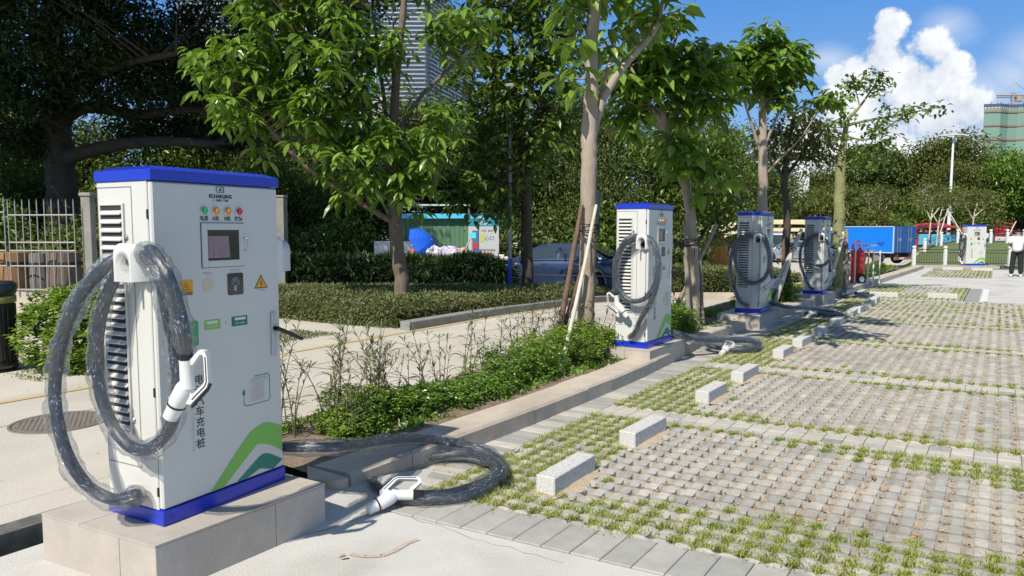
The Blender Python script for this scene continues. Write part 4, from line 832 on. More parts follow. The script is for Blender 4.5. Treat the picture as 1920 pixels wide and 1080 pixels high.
# F : thin dark trunk right of pile 3
tree('small_tree','thin dark crooked tree tied to poles between third and fourth piles',(5.92,15.5,.1),
 [[A3(1476,572,15.5,.085),A3(1474,480,15.5,.08),A3(1476,400,15.5,.075),A3(1470,340,15.5,.065),A3(1478,280,15.5,.05),A3(1490,210,15.5,.02)],
  [A3(1472,350,15.5,.04),A3(1455,300,15.4,.025),A3(1440,260,15.4,.015)],[A3(1474,330,15.5,.04),A3(1510,280,15.6,.03),A3(1540,220,15.6,.015)],[A3(1478,370,15.5,.025),A3(1455,350,15.4,.02),A3(1425,390,15.3,.012)]],
 B3([(1480,250,15.5,45),(1510,230,15.5,45),(1530,270,15.6,40),(1460,280,15.4,40),(1500,300,15.5,45),(1440,260,15.4,25),(1545,300,15.6,28)]),
 80,BKD,LM['olive'],kind='spray',size=.12,seed=51,per=24,spread=.22,twig=.007,wr=.45)
# G : greenish thorny trunk
tree('spiny_trunk_tree','tree with a green knobbly trunk and long side branches, left of the blue truck',(7.95,17.9,.1),
 [[A3(1571,560,17.9,.14),A3(1572,450,17.9,.13),A3(1574,380,17.9,.125),A3(1577,300,17.9,.11),A3(1583,262,17.9,.07),A3(1590,225,17.9,.05),A3(1612,200,17.9,.03),A3(1640,160,17.9,.018),A3(1655,135,17.9,.01)],
  [A3(1578,300,17.9,.06),A3(1550,290,17.8,.045),A3(1520,290,17.8,.03),A3(1500,300,17.8,.015)],
  [A3(1588,235,17.9,.04),A3(1630,225,18,.03),A3(1690,215,18,.02),A3(1740,205,18,.012),A3(1765,200,18,.008)],
  [A3(1586,255,17.9,.03),A3(1620,262,17.9,.02),A3(1650,250,17.9,.01)],[A3(1612,200,17.9,.02),A3(1605,170,17.9,.012),A3(1600,150,17.9,.008)],[A3(1579,300,17.9,.03),A3(1620,300,18,.02),A3(1640,310,18,.01)]],
 B3([(1645,150,17.9,22),(1610,150,17.9,22),(1595,165,17.9,20),(1630,175,17.9,20),(1690,215,18,18,.5),(1720,207,18,18,.5),(1750,202,18,14,.5),(1665,225,18,18,.6),(1640,240,17.9,25,.6),(1660,265,17.9,26,.6),(1580,220,17.9,20),(1540,240,17.8,25),(1560,255,17.9,28),(1600,300,18,30,.6),(1640,290,18,32,.6),(1510,230,17.8,20),(1660,195,18,12)]),
 120,BKG,LM['mid'],kind='spray',size=.13,seed=61,per=11,spread=.11,twig=.006,wr=.6)
mb=MB(); r_=np.random.default_rng(7)
g=[o for o in bpy.data.objects if o.name.startswith('spiny_trunk_tree')][0]; b0=Vector(g.location)
for i in range(260):
    t=r_.random(); p=Vector(A3(1571,545,17.9)).lerp(Vector(A3(1577,300,17.9)),t)-b0; an=r_.random()*6.28; rad=.135-.02*t; d=Vector((math.cos(an),math.sin(an),0)); q=p+d*rad*.97; s=Vector((-d.y,d.x,0))*.016
    mb.add([q-s,q+s,q+Vector((0,0,.02)),q-Vector((0,0,.016)),q+d*.03],[(0,1,4),(1,2,4),(2,0,4),(1,3,4),(3,0,4)])
mb.build('bark_spines',BKG,g,fix=False)
# ---------------------------------------------------------------- stakes
STK=mat('stake_white',(.62,.58,.50),.8,col2=(.42,.38,.31),scale=12,bump=.3); STKB=mat('stake_brown',(.19,.12,.08),.9,col2=(.10,.065,.045),scale=12,bump=.4); STKG=mat('stake_grey',(.33,.28,.23),.9,col2=(.2,.16,.13),scale=12,bump=.4)
def stake(p0,p1,r,m,label,knob=False):
    p0=Vector(p0);p1=Vector(p1); mb=MB(); k=6; P=[]
    random.seed(int(abs(p0.x)*1000)); 
    for i in range(k+1): P.append((p1-p0)*i/k+Vector((random.uniform(-1,1),random.uniform(-1,1),0))*r*.35)
    mb.tube(P,[r*(1.1-.25*i/k) for i in range(k+1)],8); return mb.build('tree_stake',m,loc=p0,label=label,cat='stake',group='poles propping the kerbside trees')
stake(A3(1050,706,7.9),A3(1119,385,9.05),.025,STK,'long white pole leaning against the nearest pale trunk')
stake(A3(1042,655,8.8),A3(1092,385,9.2),.034,STKB,'thick brown pole left of the nearest pale trunk')
stake(A3(1048,650,8.9),A3(1092,500,9.1),.03,STKB,'short brown pole behind the thick brown one')
stake(A3(1098,560,9.6),A3(1125,360,9.5),.04,STKG,'grey pole hidden behind the nearest pale trunk')
stake(A3(1258,595,11.6),A3(1345,420,11.3),.035,STKG,'grey-brown pole leaning right across the tree by the second pile')
stake(A3(1292,600,11.2),A3(1284,425,11.3),.035,STKG,'upright grey pole left of the tree by the second pile')
stake(A3(1318,610,11.5),A3(1312,470,11.4),.03,STKG,'upright grey pole right of the tree by the second pile')
stake(A3(1452,570,15.0),A3(1498,440,15.3),.045,STK,'pale pole crossing the dark thin tree, lower of the pair')
stake(A3(1442,560,15.1),A3(1503,430,15.4),.04,STK,'pale pole crossing the dark thin tree, upper of the pair')
stake(A3(1466,575,15.2),A3(1470,430,15.3),.04,STKB,'dark upright pole against the dark thin tree')
stake(A3(1555,535,17.3),A3(1582,435,17.6),.045,STK,'pale pole leaning on the green knobbly trunk')
stake(A3(1585,555,17.8),A3(1588,430,17.9),.05,STKG,'upright grey pole touching the green knobbly trunk')
def tie(name,px,py,Y,r,label,m=None):
    mb=MB(); p=at(px,py,Y); random.seed(px)
    for k in range(4):
        P=[Vector((math.cos(a)*r*1.12*random.uniform(.95,1.1),math.sin(a)*r*1.12,(k-1.5)*.022+random.uniform(-.01,.01)+.02*math.sin(a+k))) for a in [i/14*2*math.pi for i in range(15)]]; mb.tube(P,.008,5)
    for k in range(4): a=random.uniform(2.2,5); mb.tube([Vector((math.cos(a)*r,math.sin(a)*r-.02,0)),Vector((math.cos(a)*(r+.09),math.sin(a)*(r+.09),-.03)),Vector((math.cos(a)*(r+.15),math.sin(a)*(r+.15),-.12-.05*k))],.005,4)
    mb.build(name,m or M['black'],loc=p,label=label,cat='tie',group='black ties holding stakes to trees')
tie('tree_tie',1103,428,9.2,.125,'black cord tied round the nearest pale trunk and its poles')
tie('tree_tie',1295,455,11.35,.13,'dark cord tied round the trunk right of the second pile')
tie('tree_tie',1482,462,15.35,.12,'dark cord tied round the thin dark tree and crossing poles')
tie('tree_tie',1574,462,17.8,.17,'dark cord tied round the green knobbly trunk')
# ---------------------------------------------------------------- hedges, shrubs, weeds
def hedge(name,label,poly,z0,z1,n,size,leaf,wr=.3,seed=1,cat='hedge',upb=.8,lump=.04,kind='box',dark=(.02,.028,.012)):
    r=np.random.default_rng(seed); P=np.array(poly,float); x0,y0=P.min(0);x1,y1=P.max(0)
    def inside(q):
        c=np.zeros(len(q),bool); j=len(P)-1
        for i in range(len(P)):
            t=((P[i,1]>q[:,1])!=(P[j,1]>q[:,1]))&(q[:,0]<(P[j,0]-P[i,0])*(q[:,1]-P[i,1])/(P[j,1]-P[i,1]+1e-12)+P[i,0]); c^=t; j=i
        return c
    def dist(q):
        d=np.full(len(q),9.)
        for i in range(len(P)):
            a=P[i];b=P[(i+1)%len(P)]; ab_=b-a; t=np.clip(((q-a)@ab_)/(ab_@ab_),0,1); d=np.minimum(d,np.linalg.norm(q-(a+t[:,None]*ab_),axis=1))
        return d
    q=np.stack([r.uniform(x0,x1,n*3),r.uniform(y0,y1,n*3)],1); q=q[inside(q)][:n]; d=dist(q); gz=hgt(q[:,0],q[:,1])
    edge=np.sqrt(np.clip(d/.28,0,1)); top=z0+(z1-z0)*(.35+.65*edge)+lump*np.sin(q[:,0]*3.1+np.sin(q[:,1]*2.3))*np.cos(q[:,1]*2.7)
    # top layer and side layer
    zt=gz+top+r.normal(0,.025,len(q)); side=(d<.16)&(r.random(len(q))<.8); zt=np.where(side,gz+z0+(top-z0)*r.random(len(q)),zt)
    Pp=np.column_stack([q,zt]); D=r.normal(0,1,(len(q),3)); D[:,2]=np.abs(D[:,2])*upb+.15
    for i in range(len(P)):
        a=P[i];b=P[(i+1)%len(P)]; Le=np.linalg.norm(b-a); k=int(Le*(z1-z0)*5/(size*size*wr)); t=r.random(k); nrm=np.array([(b-a)[1],-(b-a)[0]])/Le
        if ((a+b)/2-P.mean(0))@nrm<0: nrm=-nrm
        hh=r.random(k); e=a+(b-a)*t[:,None]-nrm*(.03+.09*hh**3)[:,None]+r.normal(0,.03,(k,2)); q=np.concatenate([q,e]); Pp=np.concatenate([Pp,np.column_stack([e,hgt(e[:,0],e[:,1])+z0+(z1-z0)*hh*.95])])
        d2=r.normal(0,.7,(k,3)); d2[:,:2]+=nrm*.9; d2[:,2]+=.3; D=np.concatenate([D,d2])
    V,Fc,t=leafmesh(Pp,D,size*r.uniform(.6,1.3,len(q)),wr,hi=False,droop=.15,seed=seed,tint=np.clip(.5*r.random(len(q))+.5*(np.sin(q[:,0]*1.7)*np.cos(q[:,1]*2.1)*.5+.5),0,1))
    o0=np.array([P[:,0].mean(),P[:,1].mean(),0]); root=empty(name,tuple(o0),label=label,cat=cat)
    link('foliage',npmesh('foliage',V-o0,Fc,tint=t),leaf,root)
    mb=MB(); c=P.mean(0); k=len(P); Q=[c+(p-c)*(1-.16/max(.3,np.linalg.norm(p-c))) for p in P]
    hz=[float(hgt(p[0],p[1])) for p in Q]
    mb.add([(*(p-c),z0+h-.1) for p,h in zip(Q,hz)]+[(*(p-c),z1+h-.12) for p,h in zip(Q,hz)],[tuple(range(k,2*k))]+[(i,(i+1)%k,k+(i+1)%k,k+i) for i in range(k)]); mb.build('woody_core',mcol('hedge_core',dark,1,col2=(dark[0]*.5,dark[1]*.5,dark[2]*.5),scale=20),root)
    return root
isl=[(-7.5,14.2),(-5.6,13.7),(-4.14,13.0),(-2.8,12.1),(-1.85,11.65),(-.95,12.75),(.2,14.3),(1.5,16.4),(2.4,18.0),(1.6,19.6),(-1,20.2),(-7.5,20.6)]
hedge('low_hedge','wide low clipped hedge with flat olive-green top around the brown-trunked tree',isl,0,.36,52000,.085,LM['hedge'],wr=.26,seed=5)
hedge('tall_hedge','darker strap-leaved hedge standing behind the low clipped hedge',[(-7,20.9),(-.2,20.6),(.1,21.2),(-.5,21.9),(-7,22.3)],0,1.08,9000,.32,LM['deep'],wr=.14,seed=6,upb=1.4,lump=.1)
hedge('low_hedge','low green hedge across the road, seen between the second and third piles',[(3.9,21),(8.3,21),(8.6,24.5),(4.2,24.5)],.1,.8,12000,.12,LM['hedge'],wr=.3,seed=7)
mb=MB(); mb.prism([(3.2,20.7),(8.2,20.7),(8.2,20.85),(3.2,20.85)],-.7,-.15,lambda u,v,d:(u,v,d)); mb.build('far_kerb',M['kerb'],kind='structure')
def bush(label,c,blobs,n,leaf,size=.07,wr=.4,seed=1,cat='shrub',name='shrub',per=7,hi=False,droop=.2):
    r=np.random.default_rng(seed); C=crown_points(blobs,n,r,shell=.55); c=np.array(c); m=len(C)
    root=empty(name,tuple(c),label=label,cat=cat)
    PP=[];DD=[];LL=[];TT=[];ph=r.random(m)*6.28;tn=r.random(m)
    for j in range(per):
        a=ph+j*2*math.pi/per+r.normal(0,.25,m); el=r.uniform(-.2,.8,m); d=np.stack([np.cos(a)*np.cos(el),np.sin(a)*np.cos(el),np.sin(el)],1); PP.append(C+r.normal(0,.012,C.shape)); DD.append(d); LL.append(size*r.uniform(.6,1.2,m)); TT.append(np.clip(tn*.6+.4*r.random(m),0,1))
    V,Fc,t=leafmesh(np.concatenate(PP)-c,np.concatenate(DD),np.concatenate(LL),wr,hi=hi,droop=droop,seed=seed,tint=np.concatenate(TT))
    link('foliage',npmesh('foliage',V,Fc,tint=t),leaf,root)
    mb=MB(); random.seed(seed)
    for i in range(14): p=C[random.randrange(m)]-c; mb.tube([Vector((p[0]*.1,p[1]*.1,0)),Vector(p*.6),Vector(p)],[.009,.006,.003],4,cap=False)
    mb.build('stems',BKB,root,fix=False); return root
bush('bright round leafy shrub beside the black litter bin, left of the nearest pile',(-4.9,8.3,.05),[(-5.15,8.2,.45,.42,.4),(-4.75,8.1,.40,.42,.38),(-4.95,8.5,.72,.42,.3),(-4.5,8.3,.38,.36,.32),(-5.35,8.6,.62,.35,.35),(-4.6,8.7,.6,.35,.35)],1500,LM['shrub'],size=.085,wr=.42,seed=3,hi=True)
gz_=lambda b:(.12)
def abp(a,b,z=.12): p=ab(a,b,z); return (p.x,p.y,p.z)
def lowbush(label,a,b,r,h,n,leaf,seed,size=.045):
    p=abp(a,b); bush(label,p,[(p[0]+dx*r,p[1]+dy*r,p[2]+h*q,r*.75,h*.6) for dx,dy,q in ((0,0,.45),(.5,.3,.35),(-.5,.2,.35),(.1,-.5,.3))],n,leaf,size=size,seed=seed,wr=.42,name='low_bush')
BU=[(.95,-1.85,.30,.22),(1.4,-1.75,.28,.18),(1.85,-1.72,.28,.18),(2.25,-1.8,.3,.36),(2.7,-1.72,.28,.38),(3.15,-1.9,.3,.42),(3.55,-1.72,.30,.48),(4.0,-1.85,.3,.46),(4.4,-1.7,.26,.34),(.45,-1.95,.30,.30),(.15,-1.75,.2,.16)]
BL=['low leafy bush nearest the first pile behind the kerb','second low leafy bush from the first pile','small leafy bush midway along the weedy strip','dense leafy bush left of the brown poles','leafy bush below the tall grassy weeds left of the white pole','bright green bush at the foot of the white leaning pole','bright green bush between the white pole and the pale trunk','bright green bush at the foot of the pale trunk','low bush against the plinth of the second pile','low leafy bush touching the right side of the nearest pile','small plant beside the first cable where it leaves the nearest pile']
for i,((a,b,r,h),l) in enumerate(zip(BU,BL)): lowbush(l,a,b,r,h,520,LM['shrub'] if i>4 else LM['mid2'] if 'mid2' in LM else LM['lime'],20+i)
for i,(a,b,l) in enumerate([(6.6,-1.7,'green bush around the trunk right of the second pile'),(7.2,-1.95,'green bush before the third plinth'),(10.4,-1.6,'green bush at the foot of the bare upright trunk'),(11.2,-1.75,'green bush below the crossing pale poles'),(12.2,-1.5,'green bush before the fourth plinth'),(15.8,-1.4,'green bush around the green knobbly trunk'),(19.5,-1.5,'green bush behind the fire extinguisher trolley'),(22,-1.4,'low bush in the strip right of the extinguisher trolley'),(24.5,-1.3,'farthest low bush in the kerb strip')]): lowbush(l,a,b,.32,.42,420,LM['lime'],40+i,.06)
# tall narrow-leaved weeds
def weed(a,b,h,nst,label,seed,name='tall_weed',leaf=None,L=.20,lean=.16):
    random.seed(seed); r=np.random.default_rng(seed); p=np.array(abp(a,b)); root=empty(name,tuple(p),label=label,cat='weed',group='tall narrow-leaved weeds in the kerb strip')
    st=MB(); PP=[];DD=[];LL=[]
    for s in range(nst):
        az=r.random()*6.28; ln=r.uniform(.3,1.4)*lean; hh=h*r.uniform(.55,1.1); b0=np.array([r.normal(0,.07),r.normal(0,.07),0])
        pts=[b0+np.array([math.cos(az)*ln*t*t*h*2,math.sin(az)*ln*t*t*h*2,hh*t]) for t in np.linspace(0,1,7)]
        st.tube([Vector(q) for q in pts],[.0055-.0035*t for t in np.linspace(0,1,7)],5,cap=False)
        nn=int(hh/.075)
        for i in range(nn):
            t=.12+.88*(i+r.random()*.5)/nn; q=b0+np.array([math.cos(az)*ln*t*t*h*2,math.sin(az)*ln*t*t*h*2,hh*t])
            for sd in (0,math.pi):
                aa=i*1.57+sd+r.normal(0,.3); el=.55+.5*t+r.normal(0,.2); PP.append(q); DD.append([math.cos(aa)*math.cos(el),math.sin(aa)*math.cos(el),math.sin(el)]); LL.append(L*r.uniform(.6,1.15)*(1.1-.3*t))
        q=pts[-1]
        for j in range(4): aa=j*1.57; PP.append(q); DD.append([math.cos(aa)*.5,math.sin(aa)*.5,.9]); LL.append(L*.7)
    V,Fc,t=leafmesh(np.array(PP),np.array(DD),np.array(LL),.085,hi=True,droop=.5,seed=seed); link('leaves',npmesh('leaves',V,Fc,tint=t),leaf or LM['weed'],root); st.build('stem',mcol('weed_stem',(.16,.15,.07),.8,col2=(.12,.07,.05),scale=10),root,fix=False)
LM['weed']=leafmat('leaf_weed',[(.045,.06,.025),(.08,.10,.04),(.12,.15,.06),(.20,.22,.11)],.2,.5)
WL=[(-.12,-2.05,.8,6,'tall weed clump partly hidden behind the right edge of the nearest pile'),(.12,-1.75,.6,5,'weed clump with long drooping leaves touching the nearest pile'),(.35,-2.05,.75,6,'tall weed clump right beside the first pile'),(.6,-1.85,.70,6,'tall weed clump next to the first pile, over the cable'),(.85,-2.15,.78,6,'tall upright weed with several thin stems near the first pile'),(1.15,-1.95,.62,5,'shorter weed clump third from the first pile'),(1.5,-2.0,.52,4,'low thin weed between the first clumps and the lone stems'),
 (2.15,-2.1,.72,4,'lone group of thin reddish weed stems against the pale road'),(2.6,-2.15,.5,4,'small weed between the lone stems and the grassy clump'),(3.3,-2.2,.62,6,'grassy weed clump left of the brown poles'),(3.7,-2.35,.70,6,'weed clump behind the brown poles'),(4.2,-2.3,.75,7,'weed clump around the foot of the pale trunk'),(4.5,-1.9,.60,6,'weed clump between pale trunk and second pile'),(3.95,-2.05,.6,5,'weed clump just left of the pale trunk'),
 (6.4,-1.85,.6,6,'weed clump right of the second pile'),(6.9,-2.1,.7,7,'weed clump around the leaning trunk after the second pile'),(7.4,-1.7,.65,6,'weed clump before the third pile'),(7.7,-2.1,.6,6,'weed clump at the left of the third plinth'),(10.7,-1.9,.5,5,'weed clump beyond the third pile'),(11.8,-1.9,.5,5,'weed clump by the crossing pale poles')]
for i,(a,b,h,n,l) in enumerate(WL): weed(a,b,h,n+2,l,100+i)
# ground cover in strip
def strew(name,a0,a1,b0,b1,n,z,L,leaf,seed,label,up=.9,wr=.3):
    r=np.random.default_rng(seed); a=r.uniform(a0,a1,n); b=r.uniform(b0,b1,n); den=np.sin(a*2.7+1)*np.cos(b*5+a)+.6*r.random(n); q=den>.05; a=a[q];b=b[q]; n=len(a)
    X=O[0]+a*U[0]+b*W[0];Y=O[1]+a*U[1]+b*W[1]; P=np.stack([X,Y,(hgt(X,Y)+.01 if z is None else np.full(n,z))],1); D=r.normal(0,1,(n,3)); D[:,2]=np.abs(D[:,2])+up
    V,Fc,t=leafmesh(P,D,L*r.uniform(.5,1.3,n),wr,hi=False,seed=seed); link(name,npmesh(name,V,Fc,tint=t),leaf,kind='stuff',label=label,cat='ground cover')
strew('ground_cover',-.1,13,-2.35,-1.38,15000,.115,.08,LM['lime'],3,'low green plants covering the soil strip behind the kerb')
strew('ground_cover',13,30,-2.3,-1.2,7000,.11,.12,LM['lime'],4,'grassy ground cover in the far part of the kerb strip')
strew('verge_grass',.2,2.6,-7.6,-6.0,3000,None,.05,LM['hedge'],5,'sparse grass at the bottom of the bright shrub and bin')
strew('verge_grass',2.9,4.4,-6.9,-6.0,2500,None,.05,LM['hedge'],6,'worn patch of grass at the road edge before the hedge')
# ---------------------------------------------------------------- big dark tree on the left
bt=(-15.9,26,0)
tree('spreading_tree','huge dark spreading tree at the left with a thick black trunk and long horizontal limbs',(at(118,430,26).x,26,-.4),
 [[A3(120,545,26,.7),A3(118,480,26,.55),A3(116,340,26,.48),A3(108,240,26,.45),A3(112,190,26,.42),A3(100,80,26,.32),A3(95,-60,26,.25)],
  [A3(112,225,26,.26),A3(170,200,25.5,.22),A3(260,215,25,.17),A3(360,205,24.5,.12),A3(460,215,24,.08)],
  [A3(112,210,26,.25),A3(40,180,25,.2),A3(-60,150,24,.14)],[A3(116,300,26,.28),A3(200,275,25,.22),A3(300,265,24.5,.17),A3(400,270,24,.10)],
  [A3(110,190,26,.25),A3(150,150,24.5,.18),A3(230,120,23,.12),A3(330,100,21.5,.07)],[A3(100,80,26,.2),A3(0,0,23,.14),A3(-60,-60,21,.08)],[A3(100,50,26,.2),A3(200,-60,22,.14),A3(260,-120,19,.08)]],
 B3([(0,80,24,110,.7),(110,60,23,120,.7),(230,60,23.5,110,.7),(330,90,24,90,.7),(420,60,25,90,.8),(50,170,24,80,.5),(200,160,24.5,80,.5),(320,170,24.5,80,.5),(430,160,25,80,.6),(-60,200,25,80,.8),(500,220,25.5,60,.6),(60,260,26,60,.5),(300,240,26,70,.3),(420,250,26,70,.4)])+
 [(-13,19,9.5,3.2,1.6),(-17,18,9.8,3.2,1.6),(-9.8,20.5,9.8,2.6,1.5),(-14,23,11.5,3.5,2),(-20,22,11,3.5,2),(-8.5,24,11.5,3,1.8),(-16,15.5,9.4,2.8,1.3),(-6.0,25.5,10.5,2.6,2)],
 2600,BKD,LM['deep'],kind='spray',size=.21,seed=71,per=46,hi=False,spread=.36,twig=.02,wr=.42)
# ---------------------------------------------------------------- background trees (prototypes copied)
def bgtree(label,x,y,h,r,seed,leaf,n=360,per=46,size=.19,name='background_tree',group='trees behind the parked cars',z0=None):
    z=float(hgt(x,y)) if z0 is None else z0
    rr=np.random.default_rng(seed); bl=[]
    for i in range(13):
        a=rr.random()*6.28; q=rr.random()**.6*r*.62; bl.append((x+math.cos(a)*q,y+math.sin(a)*q,z+h*rr.uniform(.38,.86),r*rr.uniform(.34,.55),r*rr.uniform(.28,.5)))
    bl.append((x,y,z+h*.86,r*.4,h*.14)); tr=h*.024+.05
    return tree(name,label,(x,y,z),[[(x,y,z-.1,tr),(x+.05*h*rr.normal()*.3,y,z+h*.35,tr*.8),(x,y,z+h*.8,tr*.3)],[(x,y,z+h*.3,tr*.5),(x+r*.4,y,z+h*.6,tr*.2)],[(x,y,z+h*.33,tr*.5),(x-r*.4,y-.3,z+h*.62,tr*.2)]],bl,n,BKD,leaf,kind='spray',size=size,seed=seed,per=per,hi=False,spread=r*.13,twig=.02,wr=.5,group=group)
def place(t,x,y,s,rz,label,z=None):
    c=copy_tree(t); c.location=(x,y,float(hgt(x,y)) if z is None else z); c.rotation_euler=(0,0,rz); c.scale=(s,s,s*random.uniform(.92,1.1)); c['label']=label; return c
pa=bgtree('dark bushy tree behind the blue sign board',1.6,31,7.2,3.3,201,LM['back'])
pb=bgtree('dense tree behind the green hoarding',-3.5,33,8.5,3.8,202,LM['back'])
pc=bgtree('bushy tree behind the second pile, light green top',6.6,30,6.6,3.2,203,LM['mid3'] if 'mid3' in LM else LM['mid'])
random.seed(77)
BG=[(pa,-8.5,35,1.1,'tree far behind the nearest pile, deep in shade'),(pb,-12.5,37,1.1,'tall tree right of the spreading tree trunk, partly sunlit'),(pa,-19,36,1.1,'tree seen under the limbs left of the thick trunk'),(pc,-15.5,38,1.2,'bright bush-like tree seen below the spreading limbs'),(pb,-24,38,1.1,'tree at the left edge behind the iron fence'),
 (pc,-.8,34.5,1.05,'tree above the conical-hat worker'),(pb,4.2,35,1.0,'tall tree behind the blue sedan'),(pa,8.6,33,.95,'tree above the gap between second and third piles'),(pb,17,66,1.15,'tree left of the upright pale trunk, far back'),(pc,22,66,1.3,'round tree behind the upright pale trunk'),(pb,-24,31,1.05,'tree at the left picture edge, in front of the others'),(pa,-18.5,27,.75,'small tree close to the thick black trunk'),(pa,-6,30.5,.8,'small shaded tree behind the tall hedge'),(pc,-10,31,.75,'small tree left of the green hoarding'),(pa,2.9,29,.62,'low tree behind the roof of the sedan'),(pc,-17.5,33,.7,'low sunlit tree behind the iron fence'),(pb,-11,34,.7,'low tree between the trunk and the nearest pile')]
for t,x,y,s,l in BG: place(t,x,y,s,random.random()*6.28,l)
# wooded slope on the right
fa=bgtree('large park tree left of the tall lamp',40,80,10.5,5.5,301,LM['back'],n=460,per=44,size=.40,group='trees of the wooded park slope')
fb=bgtree('large olive-green park tree behind the lamp',50,86,11.5,6.2,302,LM['olive'],n=460,per=44,size=.40,group='trees of the wooded park slope')
fc_=bgtree('bright yellow-green park tree right of the lamp',49,72,8.2,4.2,303,LM['lime'],n=340,per=40,size=.34,group='trees of the wooded park slope')
FA=[(fa,30,84,.9),(fb,35,90,.85),(fa,45,92,1.25),(fb,58,92,1.05),(fa,64,88,1.0),(fb,70,84,1.0),(fa,60,78,.95),(fb,44,74,.75),(fa,36,74,.7),(fb,31,72,.6),(fc_,56,82,1.1),(fa,68,96,1.15),(fb,76,94,1.1),(fb,53,98,1.1),(fa,40,98,.95),(fb,28,92,.8),(fa,22,84,.7),(fb,24,76,.62),(fc_,41,70,.7),(fa,57,71,.65),(fb,63,70,.65),(fa,20,70,.6),(fb,26,98,.85),(fa,18,92,.75),(fc_,34,66,.55),(fa,49,100,1.35)]
for i,(t,x,y,s) in enumerate(FA):
    px=960+x/y*F
    place(t,x,y,s*(.80 if x/y>.5 else .9),random.random()*6.28,f"{['tall','stout','slender','old','young','dense','airy'][i%7]} {['park tree','leafy tree','wooded-slope tree','spreading park tree'][i%4]} {['with a low dark crown','with a rounded crown','with a tall full crown','half hidden by its neighbours','with an olive crown','with a broad crown'][i%6]} {'behind the blue truck' if px<1711 else 'above the red play roof' if px<1770 else 'near the tall lamp' if px<1830 else 'behind the far pile' if px<1890 else 'at the right edge'}, {['front','middle','back'][int(y>78)+int(y>90)]} row")
def undergrowth(seed,leaf,size=.2,n=170,per=30,group='shrubs under the background trees'):
    r=np.random.default_rng(seed); root=empty('large_shrub',(0,0,0),label='x',cat='shrub',group=group)
    C=crown_points([(r.uniform(-1.4,1.4),r.uniform(-.8,.8),r.uniform(.3,1.7),r.uniform(.7,1.1),r.uniform(.6,1.0)) for _ in range(9)],n,r,.5); C[:,2]=np.abs(C[:,2]); n=len(C)
    P=np.repeat(C,per,0)+r.normal(0,.22,(n*per,3)); D=r.normal(0,1,(n*per,3)); V,Fc,t=leafmesh(P,D,size*r.uniform(.6,1.3,n*per),.5,hi=False,seed=seed,tint=np.clip(.5*np.repeat(r.random(n),per)+.5*r.random(n*per),0,1))
    link('foliage',npmesh('foliage',V,Fc,tint=t),leaf,root); mb=MB(); mb.tube([(0,0,0),(.1,0,.9)],[.07,.03],6); mb.build('stems',BKD,root); return root
u1=undergrowth(1,LM['back']); u2=undergrowth(2,LM['mid']); u3=undergrowth(3,LM['olive'])
UL=[(u1,-21,31,1.3),(u2,-17,32,1.3),(u1,-13.5,31.5,1.35),(u2,-10.5,29,1.2),(u1,-8,27.5,1.15),(u2,-6,28,1.1),(u1,-11.5,26.5,.9),(u1,.9,27.5,1.25),(u2,3,28.5,1.2),(u1,5.3,28,1.2),(u2,.2,32,1.6),(u1,-3,30.5,1.2),(u2,-24,29,1.3),(u2,-13,17,1.0),(u1,-11.3,17.8,1.0),(u2,-15,18.5,1.15),(u3,-9.6,16.5,.75),(u1,-17.5,24,1.3)]
ULL=['beneath the limbs at far left','under the spreading tree, right of the thick trunk','deep behind the iron fence','in shade behind the tall hedge','just behind the tall hedge, left part','just behind the tall hedge, middle part','small and dark before the tall hedge','behind the front of the blue sedan','behind the cabin of the blue sedan','behind the boot of the blue sedan','between the hoarding and the sedan','behind the green hoarding','at the very left edge behind the fence','close behind the iron fence pickets, middle','close behind the fence beside the weathered pillar','close behind the fence at the picture edge','low and brownish between fence and nearest pile','left of the thick black trunk']
for (t,x,y,s),l in zip(UL,ULL): place(t,x,y,s,random.random()*6.28,'bushy undergrowth '+l)
for i,(x,y,s) in enumerate([(29,70,1.8),(33,72,1.9),(38,74,1.8),(43,70,1.6),(47,75,1.9),(53,70,1.7),(58,74,1.9),(25,72,1.9),(21,74,1.9),(64,76,2),(17,76,2),(50,66,1.2),(31,62,1.2),(40,64,1.1)]): place((u3,u1,u2)[i%3],x,y,s,random.random()*6.28,'park shrub under the slope trees, '+['behind the truck box middle','behind the truck rear doors','above the red play roof','left of the tall lamp','right of the tall lamp','left of the far pile','right of the far pile','behind the truck front','behind the green knobbly trunk','at the right picture edge','behind the grey van','nearest the red climbing frame','nearest the truck roof','between the play roof and the lamp'][i],z=.6)
for t in (u1,u2,u3):
    for ch in children(t): bpy.data.objects.remove(ch)
    bpy.data.objects.remove(t)
mb=MB(); rr=np.random.default_rng(4)
abg=np.linspace(10,120,24); 
V=[];
for i,x in enumerate(abg):
    for j,y in enumerate(np.linspace(96,170,8)): V.append((x,y,-.6+ (j>0)*(5+4*min(1,j/3)+1.2*math.sin(x*.2)+rr.random()*.8)*float(sstep(x,12,34))))
mb.add(V,[(i*8+j,(i+1)*8+j,(i+1)*8+j+1,i*8+j+1) for i in range(23) for j in range(7)],smooth=True); mb.build('wooded_hill',mcol('hill_green',(.035,.05,.018),1,col2=(.02,.03,.01),scale=.4,coord='World'),kind='structure')
